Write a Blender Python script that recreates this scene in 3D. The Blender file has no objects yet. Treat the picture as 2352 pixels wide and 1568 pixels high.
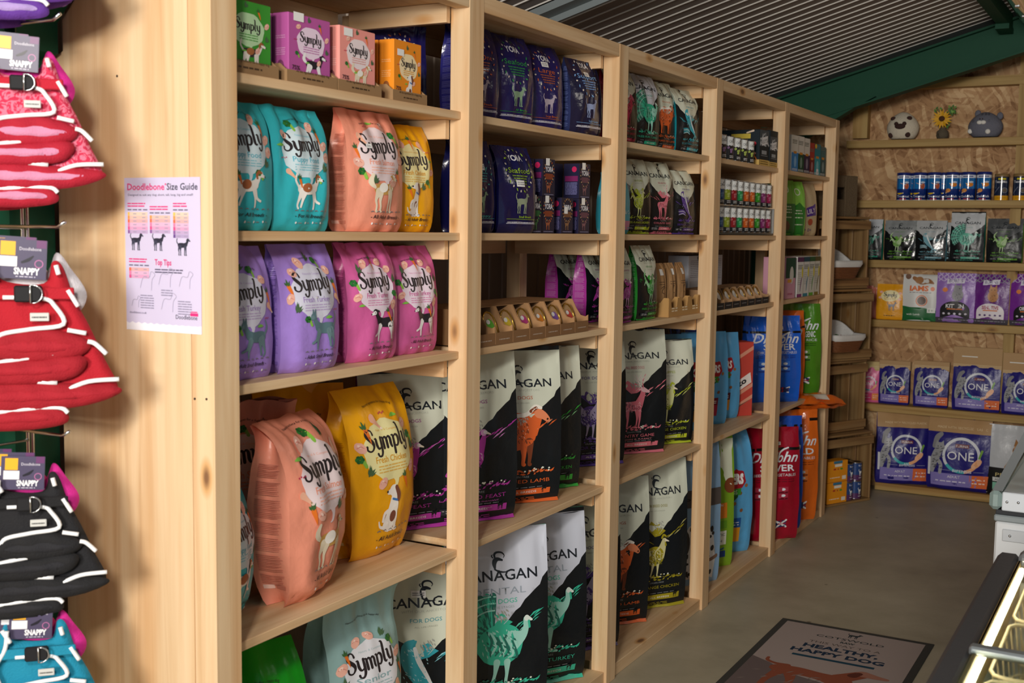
import bpy, math, random
import numpy as np
from mathutils import Vector, Matrix
from mathutils.geometry import delaunay_2d_cdt

SC = bpy.context.scene
COL = SC.collection
rad = math.radians

# ---------------------------------------------------------------- camera
cd = bpy.data.cameras.new('camera'); cam = bpy.data.objects.new('camera', cd); COL.objects.link(cam)
_yaw, _pit, _rol = -0.5112, 0.0945, 0.0136
_f = Vector((math.sin(_yaw)*math.cos(_pit), math.cos(_yaw)*math.cos(_pit), -math.sin(_pit)))
_r = Vector((math.cos(_yaw), -math.sin(_yaw), 0)); _u = _r.cross(_f)
_R = _r*math.cos(_rol) + _u*math.sin(_rol); _U = -_r*math.sin(_rol) + _u*math.cos(_rol)
cam.matrix_world = Matrix((( _R.x, _U.x, -_f.x, 1.6661), (_R.y, _U.y, -_f.y, -1.7492), (_R.z, _U.z, -_f.z, 1.6), (0, 0, 0, 1)))
cd.sensor_width = 36; cd.lens = 36*2700.6248/2352; cd.clip_start = .05
cd.dof.use_dof = True; cd.dof.focus_distance = 3.9; cd.dof.aperture_fstop = 6.5
SC.camera = cam

# ---------------------------------------------------------------- light
SC.view_settings.view_transform = 'Standard'; SC.view_settings.look = 'None'
SC.view_settings.gamma = 1; SC.view_settings.use_curve_mapping = False
SC.view_settings.exposure = 0.0
wd = bpy.data.worlds.new('world'); SC.world = wd; wd.use_nodes = True
wd.node_tree.nodes['Background'].inputs[0].default_value = (.80, .90, 1.0, 1)
wd.node_tree.nodes['Background'].inputs[1].default_value = .27

def area(name, loc, tgt, size, power, col, sy=None):
    l = bpy.data.lights.new(name, 'AREA'); l.size = size; l.energy = power; l.color = col
    if sy: l.shape = 'RECTANGLE'; l.size_y = sy
    o = bpy.data.objects.new(name, l); COL.objects.link(o); o.location = loc
    o.rotation_euler = (Vector(tgt)-Vector(loc)).to_track_quat('-Z', 'Y').to_euler()
    return o
area('flash', (1.25, -1.95, 2.25), (.1, 1.6, 1.1), .24, 40, (1.0, .93, .84))
area('rear_fill', (1.7, -6.0, 2.3), (.2, 3.2, 1.3), 1.4, 330, (1.0, .95, .88))  # soft fill added behind the camera to lift the far bays
area('ceiling_lamp_light', (2.2, 2.6, 2.75), (1.6, 2.7, 0), .5, 6, (1.0, .93, .82))
# ---------------------------------------------------------------- materials
def lin(h):
    h = h.lstrip('#'); c = [int(h[i:i+2], 16)/255 for i in (0, 2, 4)]
    return tuple((x/12.92 if x <= .04045 else ((x+.055)/1.055)**2.4) for x in c)
MATS = {}
def mat(hexc, rough=.5, metal=0., spec=.5, alpha=None, emit=0, bump=0, bscale=60, coat=0, trans=0):
    k = (hexc, rough, metal, spec, alpha, emit, bump, bscale, coat, trans)
    if k in MATS: return MATS[k]
    m = bpy.data.materials.new('surface_'+hexc.strip('#')); m.use_nodes = True
    nt = m.node_tree; b = nt.nodes['Principled BSDF']; c = lin(hexc)
    b.inputs['Base Color'].default_value = (*c, 1); b.inputs['Roughness'].default_value = rough
    b.inputs['Metallic'].default_value = metal; b.inputs['Specular IOR Level'].default_value = spec
    if coat: b.inputs['Coat Weight'].default_value = coat; b.inputs['Coat Roughness'].default_value = .15
    if trans: b.inputs['Transmission Weight'].default_value = trans
    if alpha is not None: b.inputs['Alpha'].default_value = alpha
    if emit: b.inputs['Emission Color'].default_value = (*c, 1); b.inputs['Emission Strength'].default_value = emit
    if bump:
        tc = nt.nodes.new('ShaderNodeTexCoord'); n = nt.nodes.new('ShaderNodeTexNoise'); bp = nt.nodes.new('ShaderNodeBump')
        n.inputs['Scale'].default_value = bscale; n.inputs['Detail'].default_value = 3
        nt.links.new(tc.outputs['Object'], n.inputs['Vector']); nt.links.new(n.outputs['Fac'], bp.inputs['Height'])
        bp.inputs['Strength'].default_value = bump; bp.inputs['Distance'].default_value = .01
        nt.links.new(bp.outputs['Normal'], b.inputs['Normal'])
    MATS[k] = m; return m
def film(c): return mat(c, rough=.33, spec=.45, bump=.30, bscale=26)
def foil(c): return mat(c, rough=.2, spec=.6, bump=.35, bscale=22)
def card(c): return mat(c, rough=.62, spec=.3)
def ink(c): return mat(c, rough=.38, spec=.4)

def node_mat(name, build, rough=.6, spec=.35):
    m = bpy.data.materials.new(name); m.use_nodes = True; nt = m.node_tree; b = nt.nodes['Principled BSDF']
    b.inputs['Roughness'].default_value = rough; b.inputs['Specular IOR Level'].default_value = spec
    build(nt, b); return m
def N(nt, t, **kw):
    n = nt.nodes.new(t)
    for k, v in kw.items():
        if k in n.inputs: n.inputs[k].default_value = v
        else: setattr(n, k, v)
    return n
def ramp(nt, stops):
    r = nt.nodes.new('ShaderNodeValToRGB'); e = r.color_ramp.elements
    while len(e) < len(stops): e.new(.5)
    for i, (p, c) in enumerate(stops):
        e[i].position = p; e[i].color = (*lin(c), 1)
    return r
def wood(name, axis, pale, mid, dark, knots=True, boards=0):
    def b(nt, bs):
        tc = N(nt, 'ShaderNodeTexCoord'); oi = N(nt, 'ShaderNodeObjectInfo')
        mp = N(nt, 'ShaderNodeMapping'); sc = [26, 26, 26]; sc['xyz'.index(axis)] = .9; mp.inputs['Scale'].default_value = sc
        add = N(nt, 'ShaderNodeVectorMath', operation='ADD'); mul = N(nt, 'ShaderNodeMath', operation='MULTIPLY'); mul.inputs[1].default_value = 37
        nt.links.new(oi.outputs['Random'], mul.inputs[0]); nt.links.new(tc.outputs['Object'], add.inputs[0]); nt.links.new(mul.outputs[0], add.inputs[1])
        nt.links.new(add.outputs[0], mp.inputs['Vector'])
        n1 = N(nt, 'ShaderNodeTexNoise', Scale=1.3, Detail=5, Roughness=.6, Distortion=.5)
        nt.links.new(mp.outputs[0], n1.inputs['Vector'])
        r = ramp(nt, [(.25, dark), (.42, mid), (.6, pale), (.78, mid)]); nt.links.new(n1.outputs['Fac'], r.inputs[0])
        # broad tone change along and between boards
        mp2 = N(nt, 'ShaderNodeMapping'); s2 = [9, 9, 9]; s2['xyz'.index(axis)] = .5; mp2.inputs['Scale'].default_value = s2
        nt.links.new(add.outputs[0], mp2.inputs['Vector'])
        n2 = N(nt, 'ShaderNodeTexNoise', Scale=1.0, Detail=2); nt.links.new(mp2.outputs[0], n2.inputs['Vector'])
        r2 = ramp(nt, [(.3, '#f0dcc6'), (.5, '#fff8f0'), (.72, '#f0d6bc')]); nt.links.new(n2.outputs['Fac'], r2.inputs[0])
        mx = N(nt, 'ShaderNodeMix', data_type='RGBA', blend_type='MULTIPLY'); mx.inputs[0].default_value = 1
        nt.links.new(r.outputs[0], mx.inputs[6]); nt.links.new(r2.outputs[0], mx.inputs[7])
        out = mx.outputs[2]
        if knots:
            mp3 = N(nt, 'ShaderNodeMapping'); s3 = [7.5, 7.5, 7.5]; s3['xyz'.index(axis)] = 3.2; mp3.inputs['Scale'].default_value = s3
            nt.links.new(add.outputs[0], mp3.inputs['Vector'])
            vo = N(nt, 'ShaderNodeTexVoronoi', Scale=1.0); nt.links.new(mp3.outputs[0], vo.inputs['Vector'])
            rk = ramp(nt, [(.0, '#5b3a1e'), (.055, '#7a5230'), (.10, '#e9cfa8'), (.16, '#ffffff')]); nt.links.new(vo.outputs['Distance'], rk.inputs[0])
            mk = N(nt, 'ShaderNodeMix', data_type='RGBA', blend_type='MULTIPLY'); mk.inputs[0].default_value = .85
            nt.links.new(out, mk.inputs[6]); nt.links.new(rk.outputs[0], mk.inputs[7]); out = mk.outputs[2]
        nt.links.new(out, bs.inputs['Base Color'])
        bp = N(nt, 'ShaderNodeBump'); bp.inputs['Strength'].default_value = .12; bp.inputs['Distance'].default_value = .004
        nt.links.new(n1.outputs['Fac'], bp.inputs['Height']); nt.links.new(bp.outputs['Normal'], bs.inputs['Normal'])
    return node_mat(name, b, .55)
PINE = {a: wood('pine_'+a, a, '#e6cfac', '#dcc09a', '#cbaa82') for a in 'xyz'}
TREATED = {a: wood('treated_pine_'+a, a, '#b39b62', '#a38950', '#8a6f3c') for a in 'xyz'}
CRATE = {a: wood('aged_crate_wood_'+a, a, '#9a8058', '#866b48', '#654e34') for a in 'xyz'}
def _osb(nt, bs):
    tc = N(nt, 'ShaderNodeTexCoord'); out = None; cols = []
    nz = N(nt, 'ShaderNodeTexNoise', Scale=3.0, Detail=3); nt.links.new(tc.outputs['Object'], nz.inputs['Vector'])
    for i, (ang, sx, sz) in enumerate(((.30, 8, 44), (-.75, 9, 50), (1.25, 7, 42))):
        mp = N(nt, 'ShaderNodeMapping'); mp.vector_type = 'TEXTURE'; mp.inputs['Rotation'].default_value = (0, ang, 0); mp.inputs['Scale'].default_value = (1/sx, 1, 1/sz)
        mp.inputs['Location'].default_value = (i*3.1, i*1.7, i*2.3)
        ad = N(nt, 'ShaderNodeVectorMath', operation='ADD'); nt.links.new(tc.outputs['Object'], ad.inputs[0])
        sc = N(nt, 'ShaderNodeVectorMath', operation='SCALE'); sc.inputs['Scale'].default_value = .16; nt.links.new(nz.outputs['Color'], sc.inputs[0]); nt.links.new(sc.outputs[0], ad.inputs[1])
        nt.links.new(ad.outputs[0], mp.inputs['Vector'])
        v = N(nt, 'ShaderNodeTexVoronoi', Scale=1.0); nt.links.new(mp.outputs[0], v.inputs['Vector'])
        bw = N(nt, 'ShaderNodeRGBToBW'); nt.links.new(v.outputs['Color'], bw.inputs[0]); cols.append(bw.outputs[0])
    mx1 = N(nt, 'ShaderNodeMath', operation='MAXIMUM'); nt.links.new(cols[0], mx1.inputs[0]); nt.links.new(cols[1], mx1.inputs[1])
    mx2 = N(nt, 'ShaderNodeMath', operation='ADD'); nt.links.new(mx1.outputs[0], mx2.inputs[0]); nt.links.new(cols[2], mx2.inputs[1])
    hf = N(nt, 'ShaderNodeMath', operation='MULTIPLY'); hf.inputs[1].default_value = .5; nt.links.new(mx2.outputs[0], hf.inputs[0])
    r = ramp(nt, [(.25, '#87603c'), (.42, '#ab825a'), (.62, '#bd956a'), (.85, '#d9b88c')]); nt.links.new(hf.outputs[0], r.inputs[0])
    nt.links.new(r.outputs[0], bs.inputs['Base Color'])
OSB = node_mat('strand_board', _osb, .7)
def _conc(nt, bs):
    tc = N(nt, 'ShaderNodeTexCoord')
    n = N(nt, 'ShaderNodeTexNoise', Scale=1.6, Detail=8, Roughness=.65); nt.links.new(tc.outputs['Object'], n.inputs['Vector'])
    r = ramp(nt, [(.3, '#938a74'), (.5, '#a89f88'), (.7, '#b9b099')]); nt.links.new(n.outputs['Fac'], r.inputs[0])
    n2 = N(nt, 'ShaderNodeTexVoronoi', Scale=3.1); nt.links.new(tc.outputs['Object'], n2.inputs['Vector'])
    r2 = ramp(nt, [(.0, '#3c352a'), (.02, '#6a6048'), (.035, '#ffffff')]); nt.links.new(n2.outputs['Distance'], r2.inputs[0])
    mx = N(nt, 'ShaderNodeMix', data_type='RGBA', blend_type='MULTIPLY'); mx.inputs[0].default_value = .6
    nt.links.new(r.outputs[0], mx.inputs[6]); nt.links.new(r2.outputs[0], mx.inputs[7]); nt.links.new(mx.outputs[2], bs.inputs['Base Color'])
CONC = node_mat('sealed_concrete', _conc, .45)

# ---------------------------------------------------------------- mesh building
class MB:
    """collects polygons with materials and links them as one mesh object"""
    def __init__(s): s.v = []; s.f = []; s.m = []; s.mats = []; s.n = 0; s.sm = []
    def mi(s, m):
        if m not in s.mats: s.mats.append(m)
        return s.mats.index(m)
    def add(s, V, F, m, smooth=True):
        V = np.asarray(V, float).reshape(-1, 3); k = s.mi(m)
        s.v.append(V); s.f += [tuple(int(i)+s.n for i in f) for f in F]; s.m += [k]*len(F); s.sm += [smooth]*len(F); s.n += len(V); return s
    def box(s, a, b, m):
        x0, y0, z0 = a; x1, y1, z1 = b
        V = [(x0,y0,z0),(x1,y0,z0),(x1,y1,z0),(x0,y1,z0),(x0,y0,z1),(x1,y0,z1),(x1,y1,z1),(x0,y1,z1)]
        return s.add(V, [(0,3,2,1),(4,5,6,7),(0,1,5,4),(1,2,6,5),(2,3,7,6),(3,0,4,7)], m, False)
    def bbox(s, a, b, m, r=.003):
        """box with chamfered edges"""
        x0,y0,z0 = a; x1,y1,z1 = b; V = []; idx = {}
        for ix, X in enumerate((x0, x1)):
            for iy, Y in enumerate((y0, y1)):
                for iz, Z in enumerate((z0, z1)):
                    sx, sy, sz = (1-2*ix), (1-2*iy), (1-2*iz)
                    for ax, p in enumerate(((X, Y+sy*r, Z+sz*r), (X+sx*r, Y, Z+sz*r), (X+sx*r, Y+sy*r, Z))):
                        idx[(ix,iy,iz,ax)] = len(V); V.append(p)
        F = []
        I = lambda *k: idx[k]
        for s_ in (0, 1):
            q = [I(s_,0,0,0), I(s_,1,0,0), I(s_,1,1,0), I(s_,0,1,0)]; F.append(q if s_ else q[::-1])
            q = [I(0,s_,0,1), I(0,s_,1,1), I(1,s_,1,1), I(1,s_,0,1)]; F.append(q if s_ else q[::-1])
            q = [I(0,0,s_,2), I(1,0,s_,2), I(1,1,s_,2), I(0,1,s_,2)]; F.append(q if s_ else q[::-1])
        for a_ in (0, 1):
            for b_ in (0, 1):
                F.append([I(a_,b_,0,0), I(a_,b_,1,0), I(a_,b_,1,1), I(a_,b_,0,1)])
                F.append([I(a_,0,b_,0), I(a_,1,b_,0), I(a_,1,b_,2), I(a_,0,b_,2)])
                F.append([I(0,a_,b_,1), I(1,a_,b_,1), I(1,a_,b_,2), I(0,a_,b_,2)])
                for c_ in (0, 1): F.append([I(a_,b_,c_,0), I(a_,b_,c_,1), I(a_,b_,c_,2)])
        return s.add(V, F, m, False)
    def tube(s, pts, r, m, n=8, closed=False, caps=True):
        pts = [Vector(p) for p in pts]; k = len(pts); rr = r if hasattr(r, '__len__') else [r]*k; V = []; F = []
        up = None
        for i, p in enumerate(pts):
            if closed: t = pts[(i+1) % k]-pts[i-1]
            else: t = pts[min(i+1, k-1)]-pts[max(i-1, 0)]
            t.normalize()
            if up is None: up = t.orthogonal().normalized()
            else:
                up = up-t*up.dot(t)
                up = up.normalized() if up.length > 1e-6 else t.orthogonal().normalized()
            w = t.cross(up)
            for j in range(n):
                a = 2*math.pi*j/n; V.append(p+(up*math.cos(a)+w*math.sin(a))*rr[i])
        for i in range(k if closed else k-1):
            i2 = (i+1) % k
            for j in range(n): F.append((i*n+j, i*n+(j+1) % n, i2*n+(j+1) % n, i2*n+j))
        if caps and not closed:
            F.append(tuple(range(n))[::-1]); F.append(tuple((k-1)*n+j for j in range(n)))
        return s.add([tuple(v) for v in V], F, m)
    def lathe(s, prof, m, n=24, c=(0,0,0), cap=True):
        V = []; F = []; k = len(prof)
        for r, z in prof:
            for j in range(n):
                a = 2*math.pi*j/n; V.append((c[0]+r*math.cos(a), c[1]+r*math.sin(a), c[2]+z))
        for i in range(k-1):
            for j in range(n): F.append((i*n+j, i*n+(j+1) % n, (i+1)*n+(j+1) % n, (i+1)*n+j))
        if cap: F.append(tuple(range(n))[::-1]); F.append(tuple((k-1)*n+j for j in range(n)))
        return s.add(V, F, m)
    def prism(s, poly, y0, y1, m, axis='y'):
        """polygon in the two other axes, extruded along axis"""
        n = len(poly)
        def P(a, b, t): return {'y': (a, t, b), 'x': (t, a, b), 'z': (a, b, t)}[axis]
        V = [P(a, b, y0) for a, b in poly]+[P(a, b, y1) for a, b in poly]
        F = [tuple(range(n)), tuple(range(2*n-1, n-1, -1))]+[(i, (i+1) % n, (i+1) % n+n, i+n) for i in range(n)]
        return s.add(V, F, m, False)
    def sphere(s, c, r, m, nu=20, nv=12, fn=None):
        V = []; F = []
        for i in range(nv+1):
            th = math.pi*i/nv
            for j in range(nu):
                a = 2*math.pi*j/nu; p = (math.sin(th)*math.cos(a), math.sin(th)*math.sin(a), math.cos(th))
                if fn: p = fn(p)
                V.append((c[0]+p[0]*r[0], c[1]+p[1]*r[1], c[2]+p[2]*r[2]))
        for i in range(nv):
            for j in range(nu): F.append((i*nu+j, (i+1)*nu+j, (i+1)*nu+(j+1) % nu, i*nu+(j+1) % nu))
        return s.add(V, F, m)
    def grid(s, G, m, flip=False):
        G = np.asarray(G); a, b = G.shape[:2]
        F = [(i*b+j, i*b+j+1, (i+1)*b+j+1, (i+1)*b+j) for i in range(a-1) for j in range(b-1)]
        if flip: F = [f[::-1] for f in F]
        return s.add(G.reshape(-1, 3), F, m)
    def build(s, name, parent=None, loc=None, rotz=0):
        me = bpy.data.meshes.new(name); V = np.concatenate(s.v) if s.v else np.zeros((0, 3))
        me.from_pydata(V.tolist(), [], s.f)
        for m in s.mats: me.materials.append(m)
        me.polygons.foreach_set('material_index', s.m); me.polygons.foreach_set('use_smooth', s.sm); me.update()
        o = bpy.data.objects.new(name, me); COL.objects.link(o)
        if parent: o.parent = parent
        if loc is not None: o.location = loc
        if rotz: o.rotation_euler = (0, 0, rotz)
        return o
def tag(o, label=None, cat=None, group=None, kind=None):
    if label: o['label'] = label
    if cat: o['category'] = cat
    if group: o['group'] = group
    if kind: o['kind'] = kind
    return o
def empty(name, loc, rotz=0, label=None, cat=None, group=None):
    o = bpy.data.objects.new(name, None); COL.objects.link(o); o.location = loc; o.rotation_euler = (0, 0, rotz)
    o.empty_display_size = .05
    return tag(o, label, cat, group)
def struct(mb, name): return tag(mb.build(name), kind='structure')
def copy_tree(o, parent=None, **kw):
    c = o.copy(); COL.objects.link(c); c.parent = parent
    for ch in o.children: copy_tree(ch, c)
    return c

# ---------------------------------------------------------------- flat artwork (print on packs), in pack-width units
_TXT = {}
def text_mesh(st, bold=0., shear=0.):
    k = (st, bold, shear)
    if k in _TXT: return _TXT[k]
    cu = bpy.data.curves.new('t', 'FONT'); cu.body = st; cu.offset = bold; cu.shear = shear; cu.resolution_u = 2; cu.fill_mode = 'FRONT'
    o = bpy.data.objects.new('t', cu); COL.objects.link(o); bpy.context.view_layer.update()
    me = bpy.data.meshes.new_from_object(o.evaluated_get(bpy.context.evaluated_depsgraph_get()))
    V = np.array([v.co[:2] for v in me.vertices]).reshape(-1, 2); F = [tuple(p.vertices) for p in me.polygons]
    bpy.data.objects.remove(o); bpy.data.curves.remove(cu); bpy.data.meshes.remove(me)
    if len(V):
        lo, hi = V.min(0), V.max(0); V = V-[lo[0], 0]; w = hi[0]-lo[0]
    else: w = 1
    _TXT[k] = (V, F, w); return _TXT[k]
def crom(pts, n=6, closed=False):
    P = np.array(pts, float); k = len(P); out = []
    rng = range(k) if closed else range(k-1)
    for i in rng:
        if closed: a, b, c, d = P[i-1], P[i], P[(i+1) % k], P[(i+2) % k]
        else: a, b, c, d = P[max(i-1, 0)], P[i], P[i+1], P[min(i+2, k-1)]
        for j in range(n):
            t = j/n; out.append(.5*((2*b)+(-a+c)*t+(2*a-5*b+4*c-d)*t*t+(-a+3*b-3*c+d)*t**3))
    if not closed: out.append(P[-1])
    return np.array(out)
def inpoly(P, poly):
    x, y = P[:, 0], P[:, 1]; ins = np.zeros(len(P), bool); n = len(poly)
    for i in range(n):
        x1, y1 = poly[i]; x2, y2 = poly[i-1]
        if y1 == y2: continue
        c = ((y1 > y) != (y2 > y)) & (x < (x2-x1)*(y-y1)/(y2-y1)+x1); ins ^= c
    return ins
def cdt(poly, g=.07):
    poly = np.array(poly, float); lo, hi = poly.min(0), poly.max(0); pts = [Vector(p) for p in poly]
    xs = np.arange(lo[0]+g*.5, hi[0], g); ys = np.arange(lo[1]+g*.5, hi[1], g)
    if len(xs) and len(ys):
        G = np.stack(np.meshgrid(xs, ys), -1).reshape(-1, 2); G = G[inpoly(G, poly)]
        pts += [Vector(p) for p in G]
    V, E, F, *_ = delaunay_2d_cdt(pts, [], [list(range(len(poly)))], 1, 1e-6)
    return np.array([v[:] for v in V]), [tuple(f) for f in F]
class Art:
    def __init__(s, H): s.L = []; s.H = H
    def raw(s, V, F, c, lay): s.L.append((np.asarray(V, float), F, c, lay)); return s
    def poly(s, pts, c, lay=0, g=.07):
        V, F = cdt(pts, g)
        if F: s.raw(V, F, c, lay)
        return s
    def rect(s, x0, y0, x1, y1, c, lay=0, g=.07):
        nx = max(1, int((x1-x0)/g)); ny = max(1, int((y1-y0)/g)); X = np.linspace(x0, x1, nx+1); Y = np.linspace(y0, y1, ny+1)
        V = np.stack(np.meshgrid(X, Y), -1).reshape(-1, 2); w = nx+1
        return s.raw(V, [(j*w+i, j*w+i+1, (j+1)*w+i+1, (j+1)*w+i) for j in range(ny) for i in range(nx)], c, lay)
    def ell(s, cx, cy, rx, ry, c, lay=0, n=16, rot=0, g=.07, wob=0, seed=0):
        a = np.arange(n)*2*math.pi/n; k = 1+wob*np.sin(a*5+seed)*np.cos(a*3+seed*2)
        x = rx*np.cos(a)*k; y = ry*np.sin(a)*k; cr, sr = math.cos(rot), math.sin(rot)
        return s.poly(np.stack([cx+x*cr-y*sr, cy+x*sr+y*cr], 1), c, lay, g)
    def ring(s, cx, cy, rx, ry, w, c, lay=0, a0=0, a1=360, n=40):
        a = np.radians(np.linspace(a0, a1, n+1)); V = []
        for t in a: V += [(cx+(rx-w)*math.cos(t), cy+(ry-w)*math.sin(t)), (cx+rx*math.cos(t), cy+ry*math.sin(t))]
        return s.raw(V, [(2*i, 2*i+1, 2*i+3, 2*i+2) for i in range(n)], c, lay)
    def stroke(s, pts, c, lay=0, w=None, n=4, closed=False):
        """pts (x,y,w) smoothed ribbon with rounded ends"""
        P = [(p[0], p[1], p[2] if len(p) > 2 else w) for p in pts]; C = crom(P, n, closed); k = len(C); V = []
        for i in range(k):
            t = (C[(i+1) % k]-C[i-1])[:2] if closed else (C[min(i+1, k-1)]-C[max(i-1, 0)])[:2]
            L = math.hypot(*t) or 1; nx, ny = -t[1]/L, t[0]/L; h = C[i][2]/2
            V += [(C[i][0]+nx*h, C[i][1]+ny*h), (C[i][0]-nx*h, C[i][1]-ny*h)]
        F = [(2*i, 2*i+1, 2*((i+1) % k)+1, 2*((i+1) % k)) for i in range(k if closed else k-1)]
        if not closed:
            for e in (0, -1):
                b = len(V); p = C[e]; q = C[1] if e == 0 else C[-2]; t0 = math.atan2(p[1]-q[1], p[0]-q[0])
                V += [(p[0]+p[2]/2*math.cos(t0+a), p[1]+p[2]/2*math.sin(t0+a)) for a in np.linspace(-math.pi/2, math.pi/2, 6)]
                F.append(tuple(range(b, b+6)))
        return s.raw(V, F, c, lay)
    def text(s, st, cx, cy, size, c, lay=3, fit=None, bold=0., shear=0., rot=0, al='c', arc=0, hs=1.):
        V, F, w = text_mesh(st, bold, shear)
        if not len(V): return s
        k = size if fit is None else fit/w
        X = V*[k*hs if fit is None else k, k if fit is None else (size if size else k)]; W = X[:, 0].max()
        if al == 'c': X = X-[W/2, 0]
        elif al == 'r': X = X-[W, 0]
        if arc: a = X[:, 0]/arc; X = np.stack([np.sin(a)*(arc+X[:, 1]), np.cos(a)*(arc+X[:, 1])-arc], 1)
        cr, sr = math.cos(rot), math.sin(rot)
        return s.raw(np.stack([cx+X[:, 0]*cr-X[:, 1]*sr, cy+X[:, 0]*sr+X[:, 1]*cr], 1), F, c, lay)
    def lines(s, x0, x1, ys, c, lay=3, h=.01, seed=1, gap=.03):
        """rows of small print"""
        rnd = random.Random(seed)
        for y in ys:
            x = x0
            while x < x1-.02:
                l = rnd.uniform(.04, .10); e = min(x+l, x1); s.rect(x, y, e, y+h, c, lay, g=.2); x = e+gap*rnd.uniform(.4, 1)
        return s
    def merge(s, o, dx=0, dy=0, k=1., rot=0, dl=0, flip=False):
        cr, sr = math.cos(rot), math.sin(rot)
        for V, F, c, lay in o.L:
            X = V*[(-k if flip else k), k]; s.raw(np.stack([dx+X[:, 0]*cr-X[:, 1]*sr, dy+X[:, 0]*sr+X[:, 1]*cr], 1), F, c, lay+dl)
        return s
def press(mb, art, surf, w, base=.0006, step=.00025, fin=ink, ymax=None):
    """lay printed artwork on a surface; surf(x,y)->(points, normals), x and y in pack widths"""
    for i, (V, F, c, lay) in enumerate(art.L):
        P, Nn = surf(V[:, 0], V[:, 1]); mb.add(P+Nn*(base+step*lay+i*7e-6*(step/.00025)), F, fin(c))
def grid_surf(G, asp):
    """surface function over a (rows, cols, 3) grid; x in -.5...5, y in 0..asp"""
    G = np.asarray(G); ny, nx = G.shape[:2]
    du = np.gradient(G, axis=1); dv = np.gradient(G, axis=0); Nn = np.cross(du, dv); Nn /= (np.linalg.norm(Nn, axis=2, keepdims=True)+1e-12)
    def f(x, y):
        a = np.clip((x+.5)*(nx-1), 0, nx-1.0001); b = np.clip(y/asp*(ny-1), 0, ny-1.0001)
        i = a.astype(int); j = b.astype(int); fa = (a-i)[:, None]; fb = (b-j)[:, None]
        def L(A): return (A[j, i]*(1-fa)+A[j, i+1]*fa)*(1-fb)+(A[j+1, i]*(1-fa)+A[j+1, i+1]*fa)*fb
        n = L(Nn); return L(G), n/np.linalg.norm(n, axis=1, keepdims=True)
    return f
def plane_surf(o, ux, uy, w):
    o = np.array(o, float); ux = np.array(ux, float); uy = np.array(uy, float); n = np.cross(ux, uy)
    return lambda x, y: (o+np.outer(x*w, ux)+np.outer(y*w, uy), np.tile(n, (len(x), 1)))
def cyl_surf(r, w, a0=-math.pi/2, z0=0):
    return lambda x, y: (np.stack([r*np.cos(a0+x*w/r), r*np.sin(a0+x*w/r), z0+y*w], 1), np.stack([np.cos(a0+x*w/r), np.sin(a0+x*w/r), 0*x], 1))
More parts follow.
